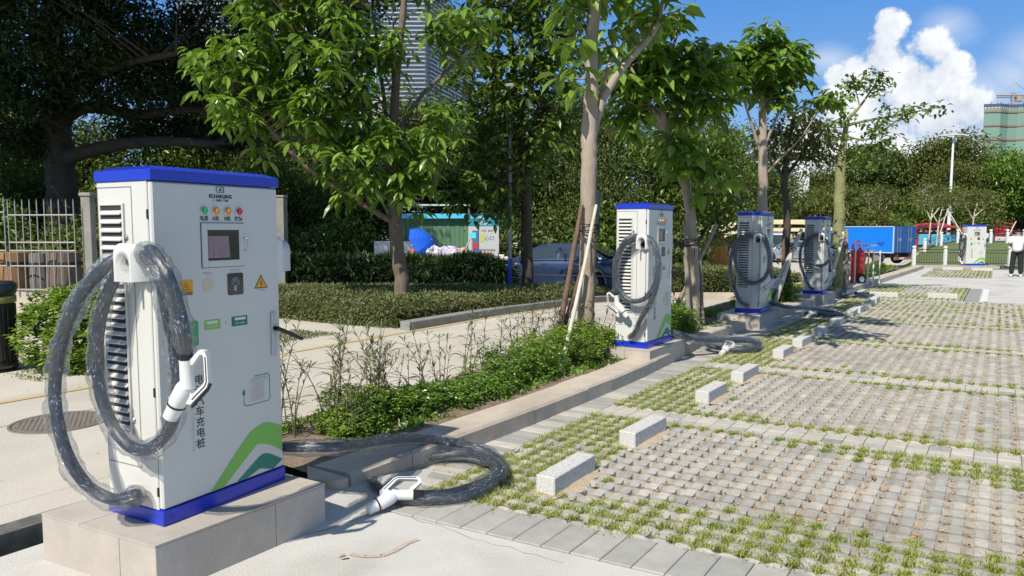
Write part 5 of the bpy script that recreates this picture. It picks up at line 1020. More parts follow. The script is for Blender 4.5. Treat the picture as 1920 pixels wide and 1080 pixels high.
# ---------------------------------------------------------------- near left: fence, bin, pillars, manhole, litter
MET=mcol('grey_metal',(.34,.34,.32),.45,metal=.4); 
def gz(x,y): return float(hgt(x,y))
def bin_():
    root=empty('litter_bin',(-5.80,8.15,gz(-5.8,8.15)),label='black slatted litter bin with a gold band at the left edge',cat='litter bin')
    mb=MB(); mb.lathe([(.20,.02),(.235,.06),(.235,.11),(.22,.12),(.22,.86),(.235,.88)],28); 
    for i in range(28): a=i*2*math.pi/28; mb.box((.219,-.016,.13),(.233,.016,.76),.003,0,Matrix.Rotation(a,4,'Z'))
    mb.build('body',mcol('bin_black',(.02,.02,.02),.35,coat=.3),root)
    mb=MB(); mb.lathe([(.238,.775),(.242,.78),(.242,.845),(.238,.85)],28); mb.build('band',mcol('gold_band',(.45,.37,.16),.3,metal=.7),root)
    mb=MB(); mb.lathe([(.236,.86),(.25,.90),(.25,.985),(.22,1.01),(.15,1.015)],28); mb.build('lid',mcol('bin_black',(.02,.02,.02),.35),root)
    mb=MB(); mb.lathe([(.245,.0),(.245,.03),(.20,.045)],28); mb.build('base',M['black'],root)
bin_()
def fence():
    x0,y0=-9.4,12.6; x1,y1=-7.45,12.4; root=empty('iron_fence',(x0,y0,0),label='pale painted iron picket fence left of the nearest pile',cat='fence')
    def panel(xa,ya,xb,yb,top,n):
        d=Vector((xb-xa,yb-ya,0)); o=Vector((xa-x0,ya-y0,0)); mb=MB()
        for z in (.62,1.02,1.28,1.42,top): mb.tube([o+Vector((0,0,z)),o+d+Vector((0,0,z))],.014,6)
        mb.build('rail',MET,root)
        for i in range(n+1):
            p=o+d*i/n; mb=MB(); mb.tube([p+Vector((0,0,.5)),p+Vector((0,0,top+.22)),p+Vector((0,0,top+.27))],[.010,.010,.003],6); mb.build('picket',MET,root)
    panel(-9.9,12.65,-8.62,12.55,1.93,9); panel(-8.52,12.5,-7.35,12.4,1.88,9)
    mb=MB(); mb.box((-.6,-.1,-.1),(2.2,.12,.6),.01); mb.build('footing_wall',M['kerb'],root)
fence()
def pillar(px,Y,w,h,label):
    p=at(px,540,Y); mb=MB(); mb.box((-w/2,-w/2,-.5),(w/2,w/2,h),.008); mb.box((-w/2-.02,-w/2-.02,h),(w/2+.02,w/2+.02,h+.06),.01); o=mb.build('gate_pillar',mcol('old_concrete',(.33,.32,.28),.95,col2=(.20,.20,.17),scale=4,bump=.3),loc=(p.x,Y,0),label=label,cat='pillar')
pillar(172,12.6,.16,2.20,'weathered concrete pillar at the end of the iron fence'); pillar(527,20.75,.36,2.52,'dark concrete pillar just right of the nearest pile, between the two hedges')
def crates():
    for i,(px,Y,w,h,c,l) in enumerate(((25,13.6,.62,1.12,(.42,.22,.09),'orange-brown wooden cask behind the fence at the left edge'),(78,13.7,.38,1.1,(.22,.20,.18),'grey weathered board leaning behind the fence'),(122,13.5,.56,1.12,(.20,.145,.11),'brown slatted cask behind the fence nearest the nearest pile'))):
        p=at(px,540,Y); root=empty('wooden_cask',(p.x,Y,.1),label=l,cat='cask'); mb=MB(); 
        prof=[(w*.46,0),(w*.54,h*.5),(w*.47,h)]; mb.lathe(prof,18,smooth=False); mb.build('staves',mcol('cask%d'%i,c,.85,col2=tuple(q*.6 for q in c),scale=6,stretch=(6,6,.5),bump=.2),root)
        for z in (.15,.8): mb=MB(); mb.lathe([(w*(.5+.02*(z>.5)),h*z),(w*.515,h*z+.05)],18); mb.build('hoop',M['dark'],root)
crates()
def manhole():
    mb=MB(); mb.lathe([(.36,-.02),(.36,.004),(.335,.005),(.333,-.002)],40); mb.lathe([(.328,-.01),(.328,.003),(.31,.004)],40)
    for i in range(-7,8):
        for j in range(-7,8):
            x=i*.04+(j%2)*.02;y=j*.04
            if x*x+y*y<.085: mb.box((x-.013,y-.006,0),(x+.013,y+.006,.010),.002)
    x,y=-3.71,5.93; mb.build('manhole_cover',mcol('cast_iron',(.22,.19,.16),.7,metal=.2,col2=(.15,.13,.11),scale=12),loc=(x,y,gz(x,y)+.016),label='round cast iron manhole cover in the road behind the nearest pile',cat='manhole')
manhole()
mb=MB(); 
r8=np.random.default_rng(8)
V=[Vector((math.cos(a)*q*.055,math.sin(a)*q*.085,.012+.05*r8.random())) for a,q in zip(np.linspace(0,6,9),r8.uniform(.7,1.3,9))]+[Vector((0,0,.055))]
mb.add(V,[(i,(i+1)%9,9) for i in range(9)]); p=at(1028,778,6.4); mb.build('crumpled_tissue',mcol('tissue',(.8,.8,.8),.8),loc=(.33,6.42,.004),label='crumpled white tissue on the grey strip against the kerb',cat='tissue')
def leafob(px,py,s,l,rz):
    d=ray(px,py); t=-HC/d.z; V,Fc,tt=leafmesh(np.array([[0,0,.012]]),np.array([[1.,.1,.02]]),np.array([s]),.5,hi=True,droop=-.15,fold=.5,tint=np.array([.3])); link('fallen_leaf',npmesh('fallen_leaf',V,Fc,tint=tt),M['dleaf'],loc=(d.x*t,d.y*t,.003),label=l,cat='leaf').rotation_euler=(0,0,rz)
leafob(634,1052,.045,'single curled brown leaf on the concrete in front of the nearest plinth',.1)
leafob(1640,905,.07,'pale dry leaf lying on the pavers of the front bay',1.2)
leafob(940,800,.05,'small yellow leaf standing at the kerb joint',1.5)
mb=MB(); Pm=[(-.82,3.62),(-.74,3.59),(-.66,3.60),(-.60,3.66),(-.55,3.75),(-.50,3.80)]
for (a,b) in zip(Pm[:-1],Pm[1:]):
    d=Vector((b[0]-a[0],b[1]-a[1],0)).normalized(); n=Vector((-d.y,d.x,0))*.016
    mb.add([Vector((*a,.004))+n,Vector((*b,.004))+n,Vector((*b,.004))-n,Vector((*a,.004))-n],[(0,1,2,3)])
mb.build('red_chalk_mark',mcol('red_chalk',(.47,.33,.27),.95,col2=(.44,.41,.365),scale=45,contrast=2.5),kind='structure')
# ---------------------------------------------------------------- middle distance
def hoarding():
    Y=27.0; zb=gz(-3,27); root=empty('green_hoarding',(at(815,430,Y).x,Y,zb),label='dull green site hoarding with a bright blue top strip behind the tall hedge',cat='hoarding')
    x0=at(745,430,Y).x-root.location.x; x1=at(878,430,Y).x-root.location.x; zt=at(800,410,Y).z-zb; zc=at(800,401,Y).z-zb
    mb=MB(); 
    k=16
    for i in range(k): xa=x0+(x1-x0)*i/k; mb.box((xa+.005,-.02-(i%2)*.015,.0),(xa+(x1-x0)/k-.005,.02,zt))
    mb.build('panels',mcol('hoard_green',(.10,.22,.12),.6,col2=(.075,.17,.10),scale=2),root)
    mb=MB(); mb.box((x0,-.25,zt),(x1,.05,zc),.01); mb.build('top_strip',mcol('strip_cyan',(.10,.55,.80),.4),root)
    mb=MB(); mb.box((x1,-.06,0),(x1+.07,.06,at(878,383,Y).z-zb),.005); mb.build('post',MET,root)
    mb=MB(); mb.box((x0-.8,-.35,0),(at(802,430,Y).x-root.location.x,-.10,at(760,452,Y).z-zb),.02); mb.build('white_base',mcol('white_wall',(.75,.75,.73),.7),root)
    mb=MB(); mb.box((x0-.1,-.05,at(800,383,Y).z-zb-.06),(x1,.05,at(800,383,Y).z-zb),.005); mb.build('top_rail',mcol('pale_green_metal',(.5,.62,.5),.5),root)
hoarding()
def board():
    Y=26.0; x=at(907,430,Y).x; zb=gz(x,Y); root=empty('notice_board',(x,Y,zb),label='tall notice board with a teal header and grey lower panel left of the lamp post',cat='notice board')
    w=.54; zt=at(907,400,Y).z-zb; zm=at(907,424,Y).z-zb
    mb=MB(); mb.box((-w,-.05,.0),(w,.05,zt),.01); mb.build('panel',mcol('panel_grey',(.50,.52,.52),.5),root)
    mb=MB(); mb.box((-w,-.056,zm),(w,-.05,zt-.003)); mb.build('header',mcol('header_teal',(.02,.26,.36),.4),root)
    mb=MB(); add_text(mb,'人居物联智慧停车场',.105,lambda u,v:(u,-.058,zt-.15+v)); mb.build('header_lettering',mcol('panel_white',(.8,.82,.82)),root); mb=MB(); add_text(mb,'分类指引',.13,lambda u,v:(u,-.058,zt-.36+v)); mb.build('header_lettering',mcol('panel_white',(.8,.82,.82)),root)
    for t_,s_,x_,z_ in (('可回  其他',.09,.12,.62),('必须规范投放',.10,.05,1.3),('心C!',.18,.2,.88)): mb=MB(); add_text(mb,t_,s_,lambda u,v:(u+x_,-.053,zt-z_+v)); mb.build('panel_lettering',INK,root)
    mb=MB(); mb.prism([(-.14,zt-1.0),(.0,zt-1.0),(.02,zt-.72),(-.13,zt-.70)],.052,.056,lambda u,v,d:(u,-d,v)); mb.build('yellow_patch',mcol('patch_yellow',(.55,.52,.12)),root)
    mb=MB(); mb.box((-.40,-.08,.15),(-.18,-.052,zt-.60),.004); mb.build('blue_poster',mcol('poster_blue',(.05,.16,.38)),root)
    mb=MB(); mb.box((-.39,-.09,zt-1.25),(-.20,-.082,zt-1.02),.004); mb.build('red_patch',mcol('poster_red',(.6,.04,.05)),root)
board()
def signpost():
    Y=25.0; x=at(886,430,Y).x; zb=gz(x,Y); root=empty('small_sign',(x,Y,zb),label='small cyan sign on a post before the notice board',cat='sign')
    mb=MB(); mb.tube([(0,0,0),(0,0,at(0,436,Y).z-zb)],.03,8); mb.build('post',MET,root); mb=MB(); mb.box((-.12,-.05,at(0,447,Y).z-zb),(.12,-.03,at(0,436,Y).z-zb),.004); mb.build('plate',mcol('cyan_plate',(.15,.65,.72),.4),root)
signpost()
def umbrella():
    Y=24.3; c=at(806,462,Y); root=empty('beach_umbrella',tuple(c),label='tilted bright blue parasol lying on the rag cart',cat='parasol'); mb=MB(); n=8; k=6; Rr=.72
    V=[Vector((0,0,0))]; 
    for i in range(1,k+1):
        for j in range(n):
            a=j*2*math.pi/n+.2; s=i/k; sc_=1-.05*abs(math.sin(a*n/2))*s; V.append(Vector((Rr*s*math.cos(a)*sc_,Rr*s*math.sin(a)*sc_,-.38*s*s)))
    m=n; fs=[(0,1+j,1+(j+1)%m) for j in range(m)]+[(1+(i-1)*m+j,1+i*m+j,1+i*m+(j+1)%m,1+(i-1)*m+(j+1)%m) for i in range(1,k) for j in range(m)]
    Mx=Matrix.Translation((.05,0,.22))@Matrix.Rotation(R(58),4,'Y')@Matrix.Rotation(R(22),4,'X'); mb.add([Mx@v for v in V],fs,0,False); mb.build('canopy',mcol('parasol_blue',(.01,.11,.62),.45),root,fix=False)
    mb=MB(); mb.tube([Mx@Vector((0,0,.03)),Mx@Vector((0,0,-.9))],.018,6); mb.build('pole',MET,root)
umbrella()
def cart():
    Y=23.8; p=at(840,478,Y); zb=gz(p.x,Y); root=empty('hand_cart',(p.x,Y,zb),label='grey hand cart heaped with rags and sacks before the green hoarding',cat='cart')
    zt=at(0,480,Y).z-zb; mb=MB(); mb.box((-.75,-.35,zt-.35),(.62,.35,zt),.02); mb.build('tray',mcol('cart_grey',(.22,.19,.17),.7),root)
    for x in (-.45,.35): mb=MB(); mb.lathe([(.05,-.03),(.2,-.03),(.22,0),(.2,.03),(.05,.03)],18,Matrix.Translation((x,-.36,.22))@Matrix.Rotation(R(90),4,'X')); mb.build('wheel',M['black'],root)
    mb=MB(); mb.tube([(.45,0,zt),(.75,.0,zt+.62)],.018,6); mb.build('handle',STK,root)
    r=np.random.default_rng(3)
    for i,(x,z,rx,c,nm) in enumerate(((-.45,.12,.22,(.72,.70,.72),'sack'),(.0,.10,.42,(.30,.24,.42),'rag_heap'),(.5,.06,.2,(.58,.42,.32),'sack'))):
        mb=MB(); V=[];n=14;m=7
        for a in range(n):
            for b in range(m): th=a*6.283/n; ph=b/(m-1)*math.pi; q=1+.25*math.sin(3*th+i+2*ph)*math.sin(ph)+.08*r.normal(); V.append(Vector((x+rx*q*math.cos(th)*math.sin(ph),.28*q*math.sin(th)*math.sin(ph),zt+z+.22*q*math.cos(ph))))
        mb.add(V,[(a*m+b,((a+1)%n)*m+b,((a+1)%n)*m+b+1,a*m+b+1) for a in range(n) for b in range(m-1)]); mb.build(nm,mcol('%s%d'%(nm,i),c,.9,col2=(.7,.66,.7) if i==1 else tuple(q*.6 for q in c),scale=6,contrast=2),root)
cart()
def skin(name,verts,edges,radii,mat_,parent,root=0,sub=2):
    me=bpy.data.meshes.new(name); me.from_pydata(verts,edges,[]); o=bpy.data.objects.new(name,me); COL.objects.link(o)
    m=o.modifiers.new('s','SKIN'); m.use_smooth_shade=True
    for i,v in enumerate(me.skin_vertices[0].data): v.radius=radii[i] if isinstance(radii[i],tuple) else (radii[i],radii[i]); v.use_root=(i==root)
    s=o.modifiers.new('d','SUBSURF'); s.levels=sub; s.render_levels=sub
    bpy.context.view_layer.update(); me2=bpy.data.meshes.new_from_object(o.evaluated_get(bpy.context.evaluated_depsgraph_get())); bpy.data.objects.remove(o); me2.name=name
    for p in me2.polygons: p.use_smooth=True
    return link(name,me2,mat_,parent)
SKIN=mcol('skin',(.42,.23,.15),.6)
def person_back():
    d=ray(1905,519); t=-HC/d.z; x,y=d.x*t,d.y*t; s=1.0
    root=empty('person',(x,y,0),R(150),label='man in a white t-shirt and black trousers standing with his back turned',cat='person')
    def S(name,V,E,Rd,m,sub=2): return skin(name,[tuple(q) for q in V],E,Rd,m,root,0,sub)
    # body (head, neck, torso, arms, legs as one surface)
    V=[(0,0,.96),(0,0,1.10),(0,.0,1.30),(0,.0,1.38),(0,-.01,1.45),(0,-.015,1.52),(0,-.01,1.60),(-.17,0,1.34),(-.24,-.01,1.12),(-.25,-.05,.90),(-.25,-.07,.83),(.17,0,1.34),(.23,-.02,1.12),(.15,-.24,1.02),(.08,-.30,1.02),(-.09,0,.86),(-.11,0,.48),(-.12,.01,.10),(-.13,-.10,.04),(.09,0,.86),(.12,.0,.48),(.14,.01,.10),(.15,-.10,.04)]
    E=[(0,1),(1,2),(2,3),(3,4),(4,5),(5,6),(2,7),(7,8),(8,9),(9,10),(2,11),(11,12),(12,13),(13,14),(0,15),(15,16),(16,17),(17,18),(0,19),(19,20),(20,21),(21,22)]
    Rr=[(.09,.07),(.10,.07),(.12,.08),.06,.052,(.072,.085),(.065,.08),.055,.043,.034,.036,.055,.043,.034,.036,.085,.055,.038,.04,.085,.055,.038,.04]
    S('body',V,E,Rr,SKIN)
    V=[(0,0,.82),(0,0,1.06),(0,0,1.30),(0,0,1.375),(-.18,0,1.33),(-.235,0,1.14),(.18,0,1.33),(.235,-.01,1.14)]; E=[(0,1),(1,2),(2,3),(2,4),(4,5),(2,6),(6,7)]
    S('t_shirt',V,E,[(.175,.13),(.165,.125),(.165,.12),(.085,.08),.085,.085,.085,.085],mcol('tshirt_white',(.78,.80,.84),.8,bump=.3,bscale=6))
    V=[(0,0,1.0),(-.09,0,.82),(-.115,0,.48),(-.125,.01,.09),(.09,0,.82),(.125,0,.48),(.145,.01,.09)]; E=[(0,1),(1,2),(2,3),(0,4),(4,5),(5,6)]
    S('trousers',V,E,[(.165,.13),.11,.085,.078,.105,.085,.078],mcol('trousers_black',(.014,.014,.016),.8,bump=.3,bscale=6))
    V=[(0,.01,1.625),(0,.035,1.585),(0,.045,1.53)]; S('hair',V,[(0,1),(1,2)],[(.075,.082),(.076,.07),(.06,.045)],mcol('hair_black',(.012,.010,.009),.6))
    for sx in (-.13,.15):
        S('shoe',[(sx,.05,.045),(sx,-.06,.042),(sx*1.05,-.16,.035)],[(0,1),(1,2)],[.05,.05,.038],mcol('shoe_white',(.72,.70,.68),.5))
    # fingers
    for sx,b0,dr in ((-.25,(-.25,-.075,.80),(0,-.1,-1)),(.12,(.07,-.30,1.02),(-1,-.3,-.1))):
        for j in range(4):
            q=Vector(b0)+Vector((0,(j-1.5)*.018,0)) ; dd=Vector(dr).normalized(); L=(.065,.075,.07,.055)[j]
            S('finger',[tuple(q),tuple(q+dd*L*.55),tuple(q+dd*L*.9+Vector((.012,-.01,0)))],[(0,1),(1,2)],[.010,.009,.007],SKIN,1)
    for sx in (-.075,.075):
        S('ear',[(sx,0,1.53),(sx*1.05,.01,1.50)],[(0,1)],[.016,.012],SKIN,1)
person_back()
def worker():
    Y=24.8; p=at(787,452,Y); zb=gz(p.x,Y); root=empty('person',(p.x,Y,zb),label='stooping worker in a conical hat and orange vest behind the hedge',cat='person'); z=p.z-zb
    V=[(.05,0,z-.75),(.05,-.05,z-.5),(.0,-.15,z-.3),(0,-.2,z-.18),(0,-.22,z-.08),(-.2,-.15,z-.32),(-.27,-.28,z-.52),(-.22,-.42,z-.62),(.2,-.15,z-.32),(.28,-.28,z-.52),(.24,-.42,z-.62),(-.04,0,z-.85),(-.08,-.05,.45),(-.08,0,.05),(.14,0,z-.85),(.16,-.05,.45),(.16,0,.05)]
    E=[(0,1),(1,2),(2,3),(3,4),(2,5),(5,6),(6,7),(2,8),(8,9),(9,10),(0,11),(11,12),(12,13),(0,14),(14,15),(15,16)]
    skin('body',V,E,[.13,.13,.13,.06,.09,.06,.045,.035,.06,.045,.035,.09,.065,.05,.09,.065,.05],SKIN,root)
    skin('orange_vest',[(.05,0,z-.72),(.03,-.07,z-.45),(0,-.15,z-.28),(-.2,-.15,z-.32),(-.27,-.28,z-.5),(.2,-.15,z-.32),(.28,-.28,z-.5)],[(0,1),(1,2),(2,3),(3,4),(2,5),(5,6)],[.17,.18,.15,.09,.07,.09,.07],mcol('vest_orange',(.75,.13,.02),.7),root)
    skin('trousers',[(.05,0,z-.78),(-.05,0,z-.95),(-.08,-.05,.45),(-.08,0,.08),(.15,0,z-.95),(.16,-.05,.45),(.16,0,.08)],[(0,1),(1,2),(2,3),(0,4),(4,5),(5,6)],[.16,.11,.09,.08,.11,.09,.08],mcol('trousers_navy',(.03,.04,.07),.8),root)
    mb=MB(); mb.lathe([(.27,-.02),(.265,0),(.10,.12),(.012,.2)],20,Matrix.Translation((0,-.22,z-.1))@Matrix.Rotation(R(12),4,'X')); mb.build('conical_hat',mcol('straw_grey',(.36,.35,.31),.9),root)
worker()
def tub():
    Y=24.5; p=at(902,474,Y); zb=gz(p.x,Y); root=empty('plastic_tub',(p.x,Y,zb),label='red plastic tub in front of the notice board',cat='tub'); z=p.z-zb
    mb=MB(); mb.lathe([(.24,z-.36),(.33,z-.02),(.36,z),(.31,z),(.22,z-.3)],20,Matrix.Diagonal((1,.7,1,1))); mb.build('tub',mcol('tub_red',(.62,.02,.025),.4),root); mb=MB(); mb.box((-.25,-.2,0),(.25,.2,z-.35),.01); mb.build('trolley',mcol('cart_grey',(.22,.19,.17)),root)
tub()
def block():
    Y=24.6; p=at(940,484,Y); zb=gz(p.x,Y); mb=MB(); mb.box((-.42,-.2,0),(.28,.2,p.z-zb+.05),.03); mb.box((-.25,-.1,p.z-zb+.05),(.1,.1,p.z-zb+.12),.02); mb.build('stone_block',mcol('pale_block',(.62,.60,.56),.8),loc=(p.x,Y,zb),label='pale stone block beside the front wing of the blue sedan',cat='block')
    Y=27; p=at(945,462,Y); zb=gz(p.x,Y); root=empty('stacked_tables',(p.x,Y,zb),label='low stack of folded grey tables right of the notice board',cat='table'); z=p.z-zb
    for k in range(3): mb=MB(); mb.box((-.6,-.3,z-.05+.07*k),(.5,.3,z-.01+.07*k),.005); mb.build('table_top',mcol('table_grey%d'%k,(.35+.1*k,.35+.1*k,.34+.1*k),.6),root)
    for x in (-.5,.4): mb=MB(); mb.tube([(x,0,0),(x,0,z)],.025,6); mb.build('leg',MET,root)
block()
def skip_():
    Y=28.5; p=at(1010,470,Y); zb=gz(p.x,Y); root=empty('waste_skip',(p.x,Y,zb),label='grey slope-sided waste container behind the bonnet of the sedan',cat='container'); z=p.z-zb
    mb=MB(); mb.prism([(-.65,.25),(.5,.25),(.6,z-.02),(-.65,z-.02)],-.5,.5,lambda u,v,d:(u,d,v)); mb.build('bin_body',mcol('skip_dark',(.10,.10,.10),.6),root)
    mb=MB(); mb.prism([(-.68,z),(.62,z),(.55,z+.42),(-.60,z+.24)],-.5,.5,lambda u,v,d:(u,d,v)); mb.build('cover',mcol('skip_grey',(.24,.24,.235),.6),root)
    for x in (-.45,.35): mb=MB(); mb.lathe([(.04,-.04),(.13,-.04),(.13,.04),(.04,.04)],14,Matrix.Translation((x,-.5,.13))@Matrix.Rotation(R(90),4,'X')); mb.build('wheel',M['black'],root)
skip_()
def bluesign():
    Y=28; p=at(1134,462,Y); zb=gz(p.x,Y); root=empty('framed_sign',(p.x,Y,zb),label='white-framed blue notice between the pale trunk and the second pile',cat='sign'); z=p.z-zb
    mb=MB(); mb.box((-.5,-.04,z-.45),(.42,.04,z+.30),.01); mb.build('frame',mcol('frame_pale',(.6,.65,.64),.5),root); mb=MB(); mb.box((-.45,-.046,z-.08),(.36,-.041,z+.22)); mb.build('blue_face',mcol('face_blue',(.02,.12,.36),.4),root)
    mb=MB(); mb.box((-.45,-.046,z-.42),(.36,-.041,z-.09)); mb.build('lower_face',mcol('face_cyan',(.35,.6,.75),.4),root)
    mb=MB(); add_text(mb,'小心车辆 注意安全',.085,lambda u,v:(u-.04,-.048,z+.10+v)); mb.build('lettering',M['white2'],root)
    for x in (-.46,.38): mb=MB(); mb.box((x-.03,-.03,0),(x+.03,.03,z-.45)); mb.build('leg',MET,root)
bluesign()
def lamppost():
    Y=17.2; x=at(956,430,Y).x; root=empty('lamp_post',(x,Y,gz(x,Y)),label='slim grey post with a blue-painted foot before the parked sedan',cat='post'); mb=MB(); mb.tube([(0,0,0),(0,0,1.02)],.055,14); mb.build('blue_foot',mcol('post_blue',(.015,.06,.42),.4),root)
    mb=MB(); mb.tube([(0,0,1.02),(0,0,4.6)],[.052,.045],14); mb.tube([(0,0,4.5),(.0,-.3,4.75),(0,-.6,4.8)],.03,8); mb.build('shaft',MET,root); mb=MB(); mb.box((-.09,-1.1,4.76),(.09,-.55,4.84),.02); mb.build('lamp_head',MET,root)
lamppost()
# ---------------------------------------------------------------- vehicles
TYRE=mcol('tyre',(.02,.02,.02),.85); RIM=mcol('rim',(.45,.46,.48),.3,metal=.8); CG=mcol('car_glass',(.03,.045,.05),.05,coat=1,spec=.9); CHR=M['chrome']; RED=mcol('tail_red',(.45,.01,.01),.2,coat=.6)
def wheel(root,x,y,z,r,sgn,w=.2,spokes=5):
    Mx=Matrix.Translation((x,y,z))@Matrix.Rotation(R(-90*sgn),4,'X')   # axis along y
    t=MB(); t.lathe([(r*.62,-w/2),(r*.93,-w/2),(r,-w*.35),(r,w*.35),(r*.93,w/2),(r*.64,w/2),(r*.60,w*.3),(r*.60,-w*.3)],28,Mx); tt=t.build('wheel',TYRE,root)
    t=MB(); t.lathe([(r*.64,w*.45),(r*.60,w*.48),(r*.56,w*.36),(r*.56,-w*.1),(r*.1,-w*.1)],28,Mx)
    for k in range(spokes): a=k*2*math.pi/spokes; t.box((r*.08,-r*.075,w*.12),(r*.60,r*.075,w*.40),.01,None,Mx@Matrix.Rotation(a,4,'Z'))
    t.lathe([(r*.16,w*.1),(r*.16,w*.42),(r*.08,w*.46)],16,Mx); t.build('rim',RIM,tt)
def car(name,label,x,y,z,rz,paint,L=4.6,H=1.42,Wd=.88,wb=2.7,wr=.325,kind='sedan',group=None,s=1):
    """built with +x as the front; body lofted through sections, wheel openings cut as arches"""
    root=empty(name,(x,y,z),rz,label=label,cat='car' if kind=='sedan' else 'van',group=group); root.scale=(s,s,s)
    f=L/2; fa=wb/2+.05; ra=-wb/2+.05
    if kind=='sedan': top=[(-f,.72),(-f+.05,.86),(-f+.25,.97),(-f+.95,.99),(-.9,.97),(.4,.94),(1.0,.90),(1.7,.80),(f-.2,.68),(f-.02,.55)]
    else: top=[(-f,.80),(-f+.03,.95),(-f+.3,1.0),(-1,1.0),(.4,1.0),(1.2,.98),(1.7,.92),(f-.2,.82),(f-.05,.70),(f,.55)]
    tx=[p[0] for p in top]; tz=[p[1] for p in top]
    xs=sorted(set([round(q,3) for q in list(np.linspace(-f,f,40))+[c+wr*1.18*math.cos(a) for c in (fa,ra) for a in np.linspace(0,math.pi,11)]]))
    def under(x_):
        zb=.22
        for c in (fa,ra):
            q=abs(x_-c)/(wr*1.18)
            if q<=1: zb=max(zb,wr+wr*1.18*math.sqrt(max(0,1-q*q)))
        return zb
    V=[];m=7
    for x_ in xs:
        e=min(1,(f-abs(x_))/.45); wd=Wd*(.80+.20*math.sqrt(max(0,1-(1-e)**2))); zt=float(np.interp(x_,tx,tz)); zb=under(x_)
        for sy in (-1,1):
            zz=[zb,zb+(zt-zb)*.05,zb+(zt-zb)*.40,zb+(zt-zb)*.75,zt-.05,zt-.012,zt]; ww=[.97,.99,1.0,.985,.955,.90,.72]
            V+= [Vector((x_,sy*wd*w_,z_)) for w_,z_ in zip(ww,zz)]
    n=len(xs); fs=[]
    for i in range(n-1):
        a=i*14;b=(i+1)*14
        for k in range(6): fs.append((a+k,b+k,b+k+1,a+k+1)); fs.append((a+7+k,a+8+k,b+8+k,b+7+k))
        fs.append((a+6,b+6,b+13,a+13)); fs.append((a,a+7,b+7,b))
    fs.append(tuple(range(0,7))+tuple(range(13,6,-1))); q=(n-1)*14; fs.append(tuple(range(q,q+7))+tuple(range(q+13,q+6,-1)))
    mb=MB(); mb.add(V,fs,0,True)
    if kind=='sedan': g=[(-f+.55,.97),(-1.15,H-.06),(-.6,H),(.05,H-.01),(.45,H-.08),(1.25,.90)]
    else: g=[(-f+.05,.98),(-f+.25,H-.04),(-f+.6,H),(.4,H),(.9,H-.10),(1.65,.93)]
    gx_=[p[0] for p in g]; gt=[p[1] for p in g]
    X=np.linspace(g[0][0],g[-1][0],26); V=[]
    base=lambda x_: float(np.interp(x_,tx,tz))-.02
    for x_ in X:
        zt=float(np.interp(x_,gx_,gt)); zb=base(x_); h=max(.001,zt-zb); mx=H-.94
        for sy in (-1,1): V+=[Vector((x_,sy*Wd*.95,zb)),Vector((x_,sy*Wd*(.95-.17*h/mx),zb+h*.88)),Vector((x_,sy*Wd*(.90-.22*h/mx),zb+h*.97)),Vector((x_,sy*Wd*.45,zt))]
    fs=[]
    for i in range(len(X)-1):
        a=i*8;b=a+8
        for k in range(3): fs.append((a+k,b+k,b+k+1,a+k+1)); fs.append((a+4+k,a+5+k,b+5+k,b+4+k))
        fs.append((a+3,b+3,b+7,a+7))
    mb.add(V,fs,0,True); mb.build('body',paint,root)
    # side glass
    for sy in (-1,1):
        wins=[(-f+1.0 if kind=='sedan' else -f+.35,-.32 if kind=='sedan' else -.5),(-.25 if kind=='sedan' else -.42,1.0 if kind=='sedan' else 1.35)]
        for (xa,xb) in wins:
            XX=np.linspace(xa,xb,9); V=[]
            for x_ in XX:
                zt=float(np.interp(x_,gx_,gt)); zb=base(x_); h=zt-zb; mx=H-.94; P=lambda q:Vector((x_,sy*(Wd*(.95-.17*(h*q)/mx*1.0)+.006),zb+h*q))
                lo=.12; hi=.82; P2=lambda q:Vector((x_,sy*(Wd*(.95+( -.17*h/mx)*(q/.88))+.007),zb+h*q)); V+=[P2(lo),P2(hi)]
            w_=MB(); w_.add(V,[(2*i,2*i+2,2*i+3,2*i+1) for i in range(8)]); w_.build('side_window',CG,root)
        w_=MB(); w_.box((.75,sy*(Wd+.03)-.07,.90),(.90,sy*(Wd+.03)+.07,1.03),.03); w_.build('mirror',paint,root)
        w_=MB(); w_.box((-1.9,sy*Wd-.012,.50),(1.5,sy*Wd+.012,.525),.004); w_.build('trim_strip',CHR,root)
        for xa in (-.95,.05): w_=MB(); w_.box((xa,sy*Wd*.985-.02,.82),(xa+.16,sy*Wd*.985+.02,.845),.006); w_.build('door_handle',CHR,root)
        w_=MB(); w_.box((f-.34,sy*.62-.17,.58),(f-.05,sy*.62+.17,.70),.04); w_.build('headlight',mcol('lamp_clear',(.7,.72,.74),.1,coat=1),root)
        w_=MB(); w_.box((-f-.005,sy*.62-.14,.70 if kind=='sedan' else .75),(-f+.2,sy*.64+.14,.84 if kind=='sedan' else 1.0),.03); w_.build('tail_light',RED,root)
        for c in (fa,ra): wheel(root,c,sy*(Wd-.10),wr,wr,sy)
    # screens
    i0=int(np.argmin(np.abs(np.array(gx_)-.45))); 
    def screen(xa,za,xb,zb_,nm):
        d=Vector((xb-xa,0,zb_-za)).normalized(); n_=Vector((-d.z,0,d.x)); n_=n_ if n_.z>0 else -n_; w_=MB(); q=.012
        w_.add([Vector((xa,-Wd*.80,za))+n_*q,Vector((xa,Wd*.80,za))+n_*q,Vector((xb,Wd*.66,zb_))+n_*q,Vector((xb,-Wd*.66,zb_))+n_*q],[(0,1,2,3)]); w_.build(nm,CG,root)
    a,b=g[-1],g[-2]; screen(a[0]-.08,a[1]+.03,b[0]+.03,b[1]-.02,'windscreen'); a,b=g[0],g[1]; screen(a[0]+.03,a[1]+.08,b[0]-.02,b[1]-.03,'rear_window')
    w_=MB(); w_.box((-f-.012,-.25,.55),(-f+.01,.25,.67),.004); w_.build('number_plate',mcol('plate_blue',(.02,.10,.45),.4),root)
